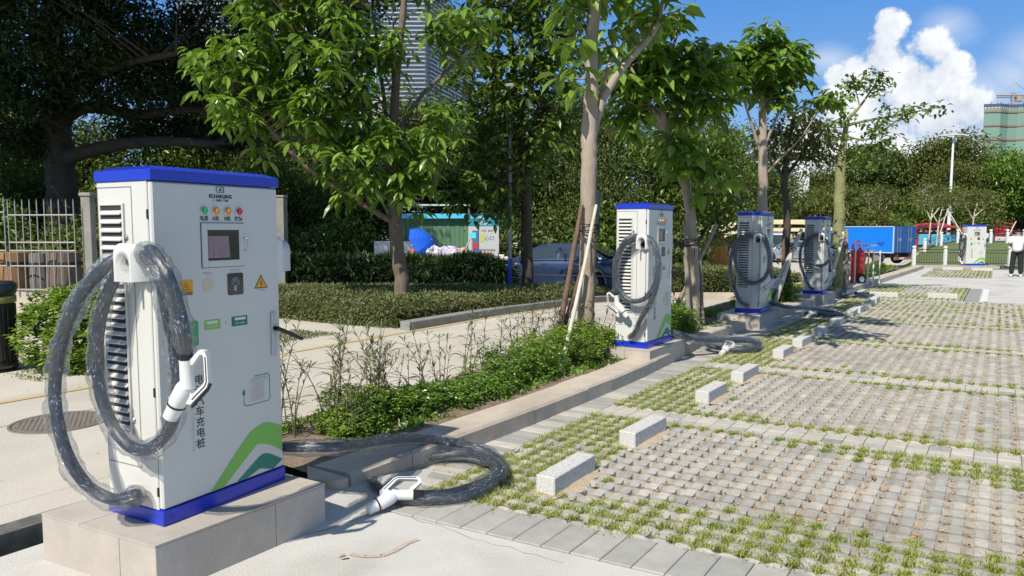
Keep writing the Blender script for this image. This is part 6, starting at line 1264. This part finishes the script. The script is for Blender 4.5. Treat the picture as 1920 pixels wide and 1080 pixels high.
    w_=MB(); w_.box((-f+.1,-Wd*.9,.16),(f-.1,Wd*.9,.30)); w_.build('underbody',M['dark'],root); return root
NAVY=mat('paint_navy',(.035,.06,.125),.25,metal=.4,coat=1); SILV=mat('paint_silver',(.36,.39,.42),.3,metal=.5,coat=.8); VANG=mat('paint_van',(.25,.23,.30),.35,metal=.2,coat=.6)
cx,cy=1.50,23.55; car('parked_car','dark blue sedan parked beyond the hedge behind the nearest pale trunk',cx,cy,-.32,math.atan2(24.2-22.9,.04-2.88),NAVY,s=1.08)
p=at(1478,490,50); car('parked_car','silver car between the thin dark tree and the fourth pile',p.x,50,p.z,R(172),SILV)
p=at(1428,486,52); car('parked_van','grey-purple van partly hidden by the third pile',p.x,52,p.z,R(150),VANG,L=4.2,H=1.9,kind='van')
p=at(1268,470,44); car('parked_van','white van glimpsed between the second pile and leaning trunk',p.x,44,gz(p.x,44),R(190),mat('paint_white',(.7,.7,.7),.3,coat=.8),L=4.3,H=1.85,kind='van')
def truck():
    Y=41.; pr=at(1674,490,Y); zb=-.36; root=empty('box_truck',(pr.x,Y,zb),label='bright blue box truck with ribbed cargo body parked beyond the kerb',cat='truck')
    bl=mat('truck_blue',(.005,.20,.72),.4,coat=.3); bd=mat('truck_door_blue',(.012,.13,.42),.5,col2=(.03,.10,.30),scale=3)
    # local frame: rear right corner at origin; side goes along -x with slight depth, rear face goes to +x and away
    a=math.atan2(1.5,-3.2); ux=Vector((math.cos(R(178)),math.sin(R(178)),0)); L=3.5; W_=2.0; uy=Vector((-ux.y,ux.x,0)); uy=uy if uy.y>0 else -uy
    # visible rear face: spread to the right
    ux=Vector((-math.cos(R(24)),-math.sin(R(24))*-1*0+ -.0,0)); ux=Vector((-.49,.874,0)).normalized(); uy=Vector((.874,.49,0)).normalized()
    P=lambda u,v,z:(ux*u+uy*v+Vector((0,0,z)))
    zt=at(0,424,Y).z-zb; z0=at(0,475,Y).z-zb
    def bx(m_,u0,u1,v0,v1,za,zc): m_.add([P(u,v,z) for z in (za,zc) for v in (v0,v1) for u in (u0,u1)],[(0,2,3,1),(4,5,7,6),(0,1,5,4),(2,6,7,3),(0,4,6,2),(1,3,7,5)])
    mb=MB(); bx(mb,0.02,L,0.02,W_-.02,z0+.01,zt-.01); k=34
    for i in range(k): u=.06+(L-.12)*i/k; bx(mb,u,u+(L/k)*.5,-.005,.03,z0+.07,zt-.07)
    mb.build('cargo_body',bl,root)
    for (u0,u1,v0,v1,za,zc) in ((0,L,-.02,.03,zt-.05,zt),(0,L,-.02,.03,z0,z0+.06),(-.02,.04,-.02,.03,z0,zt),(L-.04,L+.02,-.02,.03,z0,zt),(-.02,.03,W_-.03,W_+.02,z0,zt),(-.02,.03,0,W_,zt-.05,zt)): mb=MB(); bx(mb,u0,u1,v0,v1,za,zc); mb.build('corner_trim',mcol('trim_pale',(.45,.55,.68),.4) if (v0<0) else bd,root)
    for v0 in (.04,W_/2+.01):
        mb=MB(); bx(mb,-.03,.02,v0,v0+W_/2-.06,z0+.06,zt-.06); d=mb.build('rear_door',bd,root)
        for q in (.25,.5): mb=MB(); mb.tube([P(-.045,v0+q*(W_/2),z0+.05),P(-.045,v0+q*(W_/2),zt-.05)],.012,6); mb.build('lock_rod',MET,d)
    mb=MB(); 
    add_text(mb,'485',.24,lambda u,v:P(-.036,W_*.25+u,z0+(zt-z0)*.5+v)); add_text(mb,'16T',.24,lambda u,v:P(-.036,W_*.74+u,z0+(zt-z0)*.5+v)); mb.build('door_lettering',mcol('faded_white',(.45,.52,.62)),root)
    mb=MB(); add_text(mb,'JMC',.20,lambda u,v:P(L-.28-u,-.024,zt-.27+v),offset=.008); mb.build('side_lettering',M['white2'],root)
    mb=MB(); 
    for (c,e,w_) in (((.72,.48),(1.0,.62),.02),((.60,.48),(.88,.66),.035),((.52,.62),(.66,.66),.03)): 
        A=P(c[0],-.012,z0+c[1]-.05);B=P(e[0],-.012,z0+e[1]-.05); mb.add([A+Vector((0,0,w_)),B+Vector((0,0,w_)),B-Vector((0,0,w_)),A-Vector((0,0,w_))],[(0,1,2,3)])
    mb.build('side_stroke',mcol('stroke_navy',(.01,.05,.30)),root)
    # cab
    mb=MB(); bx(mb,L+.08,L+1.25,.08,W_-.08,.42,zt-.25); mb.build('cab',bl,root); mb=MB(); bx(mb,L+.25,L+.95,.06,.09,z0+.45,zt-.4); mb.build('cab_window',CG,root); mb=MB(); bx(mb,L+.02,L+.16,-.06,.10,z0+.55,z0+1.0); mb.build('cab_vent',M['dark'],root)
    mb=MB(); bx(mb,-.02,L+1.1,.35,.5,.38,z0-.02); bx(mb,-.02,L+1.1,W_-.5,W_-.35,.38,z0-.02); mb.build('chassis',M['dark'],root)
    mb=MB(); bx(mb,-.04,.02,.1,W_-.1,.28,.42); mb.build('rear_bumper',mcol('bumper_rust',(.28,.16,.13),.7),root); mb=MB(); bx(mb,-.06,-.04,.55,.95,.30,.42); mb.build('number_plate',mcol('plate_pale',(.6,.62,.68)),root)
    for v in (.15,W_-.3): mb=MB(); bx(mb,-.05,-.02,v,v+.16,.44,.52); mb.build('tail_light',RED,root)
    for u in (1.0,L+.75):
        for v in (.12,W_-.12):
            c=P(u,v,.34); Mx=Matrix.Translation(c)@Matrix((( ux.x,0,uy.x,0),(ux.y,0,uy.y,0),(0,1,0,0),(0,0,0,1))); mb=MB(); mb.lathe([(.17,-.12),(.31,-.12),(.335,-.09),(.335,.09),(.31,.12),(.17,.12)],24,Mx); t=mb.build('wheel',TYRE,root); mb=MB(); mb.lathe([(.18,-.13),(.14,-.09),(.06,-.09),(.05,-.13)],16,Mx); mb.build('rim',mcol('rim_dull',(.25,.22,.2),.6),t)
    mb=MB(); Pp=[P(1.0+.42*math.cos(a),.0,.34+.42*math.sin(a)) for a in np.linspace(0,math.pi,12)]; Q=[p_+uy*.3 for p_ in Pp]; mb.add(Pp+Q,[(i,i+1,13+i,12+i) for i in range(11)]); mb.build('mudguard',mcol('mud_grey',(.12,.12,.14)),root)
truck()
# ---------------------------------------------------------------- extinguisher trolley and white rack
def ext():
    x,y=9.55,20.45; root=empty('fire_extinguisher_trolley',(x,y,.11),R(8),label='red wheeled fire extinguisher standing behind the kerb',cat='fire extinguisher'); red=mcol('ext_red',(.55,.012,.012),.25,coat=.6)
    mb=MB(); mb.lathe([(.10,.20),(.13,.24),(.13,.84),(.10,.93),(.04,.98),(.035,1.02)],20,Matrix.Translation((.12,0,0))); mb.build('cylinder',red,root)
    mb=MB(); mb.tube(bez([(-.10,0,.05),(-.12,0,.5),(-.10,.02,1.0),(.0,.05,1.18),(.16,.05,1.20)],5),.02,8); mb.tube([(-.1,0,.1),(.2,0,.12)],.02,6); mb.tube([(-.02,.1,.1),(-.02,.1,1.08),(.3,.1,1.1)],.018,6); mb.build('trolley_frame',red,root)
    mb=MB(); mb.lathe([(.03,0),(.03,.08),(.012,.12)],10,Matrix.Translation((.12,0,1.0))); mb.tube([(.12,0,1.1),(.0,-.03,1.16)],.012,6); mb.build('valve',M['chrome'],root)
    mb=MB(); mb.tube(bez([(.12,0,1.06),(.3,-.05,1.05),(.33,-.08,.7),(.30,-.05,.35),(.26,-.02,.55),(.3,-.03,.85)],6),.016,6); mb.build('hose',mcol('hose_orange',(.5,.22,.10),.6),root)
    mb=MB(); mb.lathe([(.04,-.03),(.13,-.03),(.15,0),(.13,.03),(.04,.03)],20,Matrix.Translation((.08,-.16,.15))@Matrix.Rotation(R(90),4,'X')); w_=mb.build('wheel',TYRE,root); mb=MB(); mb.lathe([(.08,-.035),(.02,-.045)],12,Matrix.Translation((.08,-.16,.15))@Matrix.Rotation(R(-90),4,'X')); mb.build('rim',mcol('rim_white',(.7,.7,.68)),w_)
    mb=MB(); mb.box((-.05,-.02,1.06),(.60,.0,1.09),.004); mb.build('crossbar',mcol('bar_peach',(.65,.33,.2)),root)
    root=empty('white_tube_rack',(9.9,20.6,.11),R(20),label='white square-tube frame around the fire extinguisher trolley',cat='frame')
    wt=mcol('rack_white',(.78,.78,.76),.4)
    for (a,b) in (((-.52,-.15,-.1),(-.52,-.15,.95)),((-.45,.1,-.1),(-.45,.1,.95)),((.10,0,-.05),(.10,0,.92)),((.48,.18,-.05),(.48,.18,.92)),((1.05,.5,-.05),(1.05,.5,.92))): mb=MB(); mb.tube([a,b],.026,4,smooth=False); mb.build('upright',wt,root)
    for (a,b) in (((-.52,-.15,.95),(-.45,.1,.95)),((-.1,0,.92),(.10,0,.92)),((.10,0,.92),(.48,.18,.92))): mb=MB(); mb.tube([a,b],.024,4,smooth=False); mb.build('top_bar',wt,root)
    mb=MB(); mb.tube([(-.62,-.2,-.1),(-.62,-.2,1.0),(-.50,.2,1.0),(-.50,.2,-.1)],.03,4,smooth=False); o=mb.build('red_frame',red,root)
ext()
# ---------------------------------------------------------------- railings, play area, lamp, far things
def rail(label,pts,h,postr,n0,z,cols='x'):
    root=empty('white_post_railing',(*pts[0],z(pts[0])),label=label,cat='railing'); o=Vector(root.location); wt=mcol('post_white',(.72,.72,.70),.6)
    for i,p_ in enumerate(pts):
        q=Vector((*p_,z(p_)))-o; mb=MB(); r=postr; mb.box((q.x-r,q.y-r,q.z-.1),(q.x+r,q.y+r,q.z+h*.80),.01); mb.box((q.x-r*.7,q.y-r*.7,q.z+h*.8),(q.x+r*.7,q.y+r*.7,q.z+h*.86)); mb.box((q.x-r*1.1,q.y-r*1.1,q.z+h*.86),(q.x+r*1.1,q.y+r*1.1,q.z+h),.03); mb.build('post',wt,root)
        if i<len(pts)-1:
            q2=Vector((*pts[i+1],z(pts[i+1])))-o; mb=MB()
            for f_ in (.12,.66,.80): mb.tube([q+Vector((0,0,h*f_)),q2+Vector((0,0,h*f_))],.016,6)
            for k in range(1,12): s_=q.lerp(q2,k/12); mb.tube([s_+Vector((0,0,h*.12)),s_+Vector((0,0,h*.66))],.009,4)
            mb.build('iron_panel',mcol('iron_black',(.03,.03,.03),.6),root)
n_=9; rail('near railing of white posts and black iron panels beside the far pile',[(18.35+.943*1.25*k,33.6-.33*1.25*k) for k in range(n_)],.86,.065,0,lambda p_:.02)
rail('distant railing of white posts crossing the park lawn',[(at(1735+28*k,440,50).x,50-.15*k) for k in range(9)],.92,.075,0,lambda p_:gz(p_[0],p_[1]))
mb=MB(); x0=at(1722,440,58).x; mb.box((x0,57.8,gz(x0+4,58)-.3),(x0+22,58,at(0,439,58).z),.01); mb.build('blue_wall',mcol('play_blue',(.10,.42,.62),.6),loc=(0,0,0),label='long low blue wall of the play area behind the railings',cat='wall')
def play():
    Y=60; c=at(1750,430,Y); z=gz(c.x,Y); root=empty('play_pavilion',(c.x,Y,z),label='red-roofed play pavilion left of the tall lamp, with striped boards',cat='pavilion'); h=c.z-z; rd=mcol('play_red',(.50,.03,.03),.5); gn=mcol('play_green',(.03,.28,.12),.5)
    mb=MB(); mb.add([Vector((x,y,q)) for x,y,q in ((-1.9,-1,h+.1),(1.7,-1,h+.1),(1.7,1,h+.1),(-1.9,1,h+.1),(-.9,0,h+.5),(.8,0,h+.5))],[(0,1,5,4),(1,2,5),(2,3,4,5),(3,0,4),(0,3,2,1)]); mb.build('roof',rd,root)
    for q,m_ in ((h-.15,rd),(h-.6,gn),(h-1.05,rd)): mb=MB(); mb.box((-1.9,-1.02,q-.12),(.9,-.98,q+.12)); b=mb.build('board',m_,root)
    for q in (h-.15,h-.6,h-1.05):
        for k in range(6): mb=MB(); mb.box((-1.7+.42*k,-1.06,q-.06),(-1.5+.42*k,-1.03,q+.07),.02); mb.build('white_emblem',M['white2'],root)
    for x in (-1.85,1.65): mb=MB(); mb.tube([(x,-1,0),(x,-1,h+.1)],.06,8); mb.build('post',rd,root)
    Y=56; c=at(1880,442,Y); z=gz(c.x,Y); root=empty('climbing_frame',(c.x,Y,z),label='dark red climbing wall with rope top right of the far pile',cat='climbing frame'); zt=at(0,424,Y).z-z
    mb=MB(); mb.prism([(-.62,0),(.62,0),(.62,zt-.35),(.1,zt-.05),(-.62,zt)],-.1,.1,lambda u,v,d:(u,d,v)); mb.build('panel',mcol('climb_red',(.42,.03,.03),.6,col2=(.30,.02,.02),scale=1),root)
    for x in (-.6,.6): mb=MB(); mb.tube([(x,-.15,0),(x,-.15,zt+.3)],.05,8); mb.build('post',rd,root)
    for k in range(5): mb=MB(); mb.tube([(-.6,-.15,zt*.3+k*.28),(.6,-.15,zt*.3+k*.28-.12)],.02,5); mb.build('rope',mcol('rope',(.45,.2,.1)),root)
    mb=MB(); mb.box((-.7,-.3,.0),(.9,-.15,.35),.05); mb.build('white_step',M['white2'],root)
play()
def lamp():
    Y=62; b=at(1778,440,Y); z=gz(b.x,Y); root=empty('street_lamp',(b.x,Y,z),label='very tall white pole with a cluster of floodlights on top',cat='street lamp'); zt=at(1788,256,Y).z-z; dx=at(1788,256,Y).x-b.x; wt=mcol('lamp_white',(.75,.76,.76),.4)
    mb=MB(); mb.tube([(0,0,0),(dx*.5,0,zt*.5),(dx,0,zt)],[.16,.11,.08],12); mb.build('pole',wt,root)
    mb=MB(); mb.tube([(dx-.85,0,zt),(dx,0,zt+.02),(dx+.85,0,zt+.05)],.05,8); mb.tube([(dx,-.5,zt),(dx,.5,zt)],.05,8); mb.build('arm',wt,root)
    for (x,y) in ((-.9,0),(.9,0),(0,-.6),(-.35,-.4),(.4,-.35)): mb=MB(); mb.box((dx+x-.32,y-.16,zt+.03),(dx+x+.32,y+.16,zt+.13),.03); mb.build('floodlight',wt,root)
    mb=MB(); mb.box((dx-.05,-.1,zt-.5),(dx+.25,.1,zt-.1),.03); mb.build('control_box',wt,root)
lamp()
def arch():
    Y=56; root_x=at(1430,430,Y).x; z=gz(root_x,Y); root=empty('cream_arch',(root_x,Y,z),label='long cream-yellow arched canopy seen behind the third and fourth piles',cat='canopy'); cr=mcol('cream',(.72,.64,.40),.6)
    xs=[at(px,430,Y).x-root_x for px in np.linspace(1310,1575,22)]
    def zc(px): return at(0,412+ (max(0,abs(px-1450)-50)/100)**1.6*40,Y).z-z
    for off,th in ((0,.34),(-.62,.26)):
        mb=MB(); V=[]
        for px,x in zip(np.linspace(1310,1575,22),xs): q=zc(px)+off; V+=[(x,-.6,q-th),(x,-.6,q),(x,.6,q),(x,.6,q-th)]
        mb.add(V,[(4*i+k,4*i+4+k,4*i+4+(k+1)%4,4*i+(k+1)%4) for i in range(21) for k in range(4)]+[(0,1,2,3),(84,87,86,85)]); mb.build('beam',cr,root)
    for px in (1330,1400,1462,1520,1570): x=at(px,430,Y).x-root_x; mb=MB(); mb.tube([(x,0,0),(x,0,zc(px)-.3)],.12,10); mb.build('column',mcol('column_pale',(.70,.66,.52),.6) if px%4 else mcol('column_orange',(.70,.40,.06),.6),root)
arch()
def tarp():
    Y=36; c=at(1348,452,Y); z=gz(c.x,Y); mb=MB(); V=[];r=np.random.default_rng(9)
    for i in range(12):
        for j in range(8): u=i/11;v=j/7; V.append(((u-.5)*1.25,(v-.5)*1.4,(c.z-z+.55)*(math.sin(math.pi*min(1,max(0,u*1.1)))**.5)*(math.sin(math.pi*v)**.4)*(1+.05*r.normal())))
    mb.add(V,[(i*8+j,(i+1)*8+j,(i+1)*8+j+1,i*8+j+1) for i in range(11) for j in range(7)]); mb.build('covered_heap',mcol('tarp_orange',(.72,.30,.05),.7,col2=(.5,.18,.03),scale=3),loc=(c.x,Y,z),label='sunlit orange covered heap left of the third pile',cat='tarpaulin')
tarp()
bush('yellow-flowering shrub between the second pile and the leaning trunk',tuple(at(1272,470,30))[:2]+(-.5,),[(at(1272,430,30).x,30,at(0,425,30).z,.38,.35),(at(1272,430,30).x,30,at(0,450,30).z,.35,.5),(at(1272,430,30).x,30,.4,.3,.6)],160,leafmat('leaf_yellow',[(.30,.28,.02),(.55,.48,.03),(.7,.6,.05)],.3),size=.11,seed=88)
def buildings():
    # grey louvred office behind the trees
    Y=46; x0=at(345,300,Y).x; x1=at(800,300,Y).x; x2=at(885,300,Y+9).x; root=empty('office_building',((x0+x1)/2,Y,-.6),label='pale grey building with horizontal louvres and windows seen through the tree crowns',cat='building'); ox=(x0+x1)/2; zt=17
    wl=mat('facade_grey',(.55,.57,.60),.6,col2=(.48,.50,.54),scale=.8); lv=mat('facade_louvre',(.48,.52,.58),.4,metal=.3); gl=mat('facade_glass',(.10,.20,.26),.08,coat=1,spec=.8)
    mb=MB(); mb.add([(x0-ox,0,0),(x1-ox,0,0),(x2-ox,9,0),(x0-ox,14,0),(x0-ox,0,zt),(x1-ox,0,zt),(x2-ox,9,zt),(x0-ox,14,zt)],[(0,1,5,4),(1,2,6,5),(2,3,7,6),(3,0,4,7),(4,5,6,7)]); mb.build('wall',wl,root)
    for (pa,pb) in ((345,560),(600,690),(720,800)):
        xa=at(pa,300,Y).x-ox; xb=at(pb,300,Y).x-ox; mb=MB(); z=2.5
        while z<zt: mb.box((xa,-.35,z),(xb,-.05,z+.07)); z+=.26
        mb.build('louvre_screen',lv,root)
    d=Vector((x2-x1,9,0)); mb=MB(); z=2.5; nrm=Vector((d.y,-d.x,0)).normalized()
    while z<zt: 
        a=Vector((x1-ox,0,z)); b=a+d; mb.add([a+nrm*.3,b+nrm*.3,b+nrm*.3+Vector((0,0,.08)),a+nrm*.3+Vector((0,0,.08)),a,b],[(0,1,2,3),(0,4,5,1)]); z+=.26
    mb.build('louvre_screen',lv,root)
    for pa in (565,692):
        for zz in (3.5,7,10.5,14): xa=at(pa,300,Y).x-ox; mb=MB(); mb.box((xa,-.06,zz),(xa+1.0,-.02,zz+2)); w_=mb.build('window',gl,root); mb=MB(); mb.box((xa-.06,-.1,zz-.06),(xa+1.06,-.02,zz)); mb.box((xa+.47,-.1,zz),(xa+.53,-.05,zz+2)); mb.build('window_frame',M['white2'],w_)
    # white building behind the thin dark tree
    Y=75; c=at(1500,325,Y); root=empty('white_building',(c.x,Y,-.5),label='small white flat-roofed building glimpsed behind the thin dark tree',cat='building'); h=at(0,290,Y).z+.5; mb=MB(); mb.box((-6.2,0,0),(1.0,6,h),.05); mb.build('wall',mcol('render_white',(.72,.72,.70),.7),root); mb=MB(); mb.box((-6.5,-.5,h),(3.0,6.5,h+.3),.05); mb.build('roof_slab',mcol('render_white',(.72,.72,.70),.7),root)
    for k in range(3): mb=MB(); mb.box((-5.5+k*1.8,-.06,h-2.6),(-4.3+k*1.8,-.02,h-1.2)); mb.build('window',gl,root)
    # tower under construction
    Y=240; xa=at(1843,250,Y).x; xb=at(1960,250,Y).x; root=empty('unfinished_tower',((xa+xb)/2,Y,0),label='tower under construction wrapped in green safety netting above the trees',cat='building'); zt=at(0,203,Y).z; hw=(xb-xa)/2
    net=mat('net_green',(.16,.33,.27),.9,col2=(.22,.30,.25),scale=.15,detail=8)
    prof=[(-hw,0),(-hw*.55,-1.2),(-hw*.2,.4),(hw*.1,.4),(hw*.3,-2),(hw,-2.4),(hw,14),(-hw+9,12)]
    mb=MB(); mb.prism(prof,0,zt,lambda u,v,d:(u,v,d)); mb.build('netting',net,root)
    for k in range(8): 
        mb=MB(); z=zt-1.4-k*4.4; P2=[(u*1.004,v-.25) for u,v in prof[:6]]; V=[(u,v,z+q) for q in (0,.5) for u,v in P2]; mb.add(V,[(i,i+1,7+i,6+i) for i in range(5)]); mb.build('floor_band',mcol('band_rust',(.34,.17,.12),.8),root)
    r=np.random.default_rng(2)
    mb=MB()
    for i in range(5):
        u0,v0=prof[i];u1,v1=prof[i+1]; n=max(2,int(abs(u1-u0)/.8))
        for k in range(n): u=u0+(u1-u0)*k/n; v=v0+(v1-v0)*k/n; mb.box((u-.06,v-.1,zt),(u+.06,v+.1,zt+r.uniform(1.2,2.0)))
        mb.add([(u0,v0,zt+.3),(u1,v1,zt+.3),(u1,v1,zt+1.3),(u0,v0,zt+1.3)],[(0,1,2,3)])
    mb.build('top_scaffold',mcol('scaffold',(.09,.10,.13),.8),root)
    Y=260; c=at(1901,200,Y); z1=at(0,172,Y).z; root=empty('tower_crane',(c.x,Y,0),label='thin tower crane with a long jib above the netted tower',cat='crane'); yl=mcol('crane_paint',(.42,.32,.25),.6)
    def lattice(nm,a,b,w_,n):
        a=Vector(a);b=Vector(b); d=(b-a).normalized(); s1=Vector((0,1,0)); s2=d.cross(s1).normalized(); mb=MB(); C_=[s1*i*w_+s2*j*w_ for i,j in ((-1,-1),(1,-1),(1,1),(-1,1))]
        for q in C_: mb.tube([a+q,b+q],.13,4)
        for k in range(n):
            for i in range(4): mb.tube([a.lerp(b,k/n)+C_[i],a.lerp(b,(k+1)/n)+C_[(i+1)%4]],.08,3)
        mb.build(nm,yl,root)
    lattice('mast',(0,0,20),(0,0,z1),.7,14); lattice('jib',(-6.2,0,z1-1.6),(3,0,z1-1.6),.35,10); lattice('counter_jib',(3,0,z1-1.6),(14,0,z1-1),.35,10)
    mb=MB(); mb.tube([(0,0,z1+3.2),(-5.5,0,z1-1.3)],.08,3); mb.tube([(0,0,z1+3.2),(6,0,z1-1.2)],.08,3); mb.build('tie_rod',yl,root); mb=MB(); mb.box((.8,-.8,z1-3.4),(2.4,.8,z1-1.6),.1); mb.build('cab',yl,root)
buildings()
# young pale-barked park trees near the railings
def sapling(px,pyb,Y,top,label,seed):
    b=at(px,pyb,Y); z=gz(b.x,Y); H_=at(0,top,Y).z
    tree('young_tree',label,(b.x,Y,z),[[(b.x,Y,z,.06),(b.x+.1,Y,(z+H_)/2,.05),(b.x+.35,Y,H_*.85,.03)],[(b.x+.1,Y,(z+H_)*.45,.05),(b.x-.5,Y,H_*.75,.03),(b.x-.7,Y,H_*.95,.015)],[(b.x+.12,Y,(z+H_)*.5,.05),(b.x+1.1,Y,H_*.8,.03),(b.x+1.4,Y,H_*.95,.015)]],
      [(b.x-.6,Y,H_*.9,.9,.5),(b.x+.5,Y,H_*.98,.9,.5),(b.x+1.3,Y,H_*.88,.7,.5)],70,mcol('bark_white',(.55,.50,.40),.8),LM['olive'],kind='spray',size=.22,seed=seed,per=14,hi=False,spread=.3,twig=.012,group='young pale-barked trees in the park')
sapling(1742,440,57,352,'young pale-barked tree left of the tall lamp',1); sapling(1822,440,55,360,'young pale forked tree directly behind the far pile',2); sapling(1757,440,54,370,'slender young tree beside the foot of the tall lamp',3); sapling(1640,440,62,360,'young bare-stemmed tree above the truck box',4)
for (a,b,l) in (((1800,440,52),(1775,395,53),'short leaning prop left of the far pile'),((1812,452,51),(1776,392,53),'long leaning prop left of the far pile'),((1762,440,52),(1776,395,53),'pale prop at the foot of the tall lamp'),((1885,455,50),(1905,415,51),'pale leaning prop right of the far pile')):
    stake(A3(*a),A3(*b),.038,STK,l)

# ---------------------------------------------------------------- road joints and scattered debris
mb=MB()
def jline(pts,w_):
    for (a0,b0),(a1,b1) in zip(pts[:-1],pts[1:]):
        P0=ab(a0,b0);P1=ab(a1,b1); d=(P1-P0).normalized(); n=Vector((-d.y,d.x,0))*w_; V=[]
        for q in (P0+n,P1+n,P1-n,P0-n): V.append((q.x,q.y,float(hgt(q.x,q.y))+.020))
        mb.add(V,[(0,1,2,3)])
for a in (-3.2,2.2,7.4): jline([(a,b) for b in np.linspace(-9,-2.6,14)],.007)
jline([(a,-4.35+.02*math.sin(a*2)) for a in np.linspace(-8,13,40)],.006)
mb.build('road_joint',mcol('joint_dark',(.20,.18,.15),1),kind='structure')
mb=MB(); random.seed(12)
def crack(a,b,da,db,n,w_=.0022):
    P=[ab(a,b,.0045)]
    for i in range(n): a+=da/n+random.uniform(-.02,.02); b+=db/n+random.uniform(-.02,.02); P.append(ab(a,b,.0045))
    for p,q in zip(P[:-1],P[1:]):
        d=(q-p).normalized(); nn=Vector((-d.y,d.x,0))*w_*random.uniform(.5,1.3); mb.add([p+nn,q+nn,q-nn,p-nn],[(0,1,2,3)])
crack(-.683,-.6,0,1.1,22,.0011)
mb.build('concrete_crack',mcol('crack_dark',(.17,.155,.13),1),kind='structure')
r=np.random.default_rng(31); n=520; a=np.concatenate([r.uniform(-1.6,14,300),r.uniform(-.7,.6,60),r.uniform(-1.5,13,160)]); b=np.concatenate([r.uniform(-5.9,-2.6,300),r.uniform(-1.0,-.9,60),r.normal(-1.02,.05,160)])
X=O[0]+a*U[0]+b*W[0]; Y=O[1]+a*U[1]+b*W[1]; Z=np.where(b<-2.47,hgt(X,Y)+.016,.012); L=r.uniform(.008,.03,n)
V,Fc,t=leafmesh(np.stack([X,Y,Z],1),np.column_stack([r.normal(0,1,(n,2)),r.uniform(0,.3,n)]),L,.5,hi=False,droop=.0,fold=.3,seed=3)
link('scattered_debris',npmesh('scattered_debris',V,Fc,tint=t),M['dleaf'],kind='stuff',label='small dry leaf bits scattered on the road and along the kerb',cat='leaf litter')
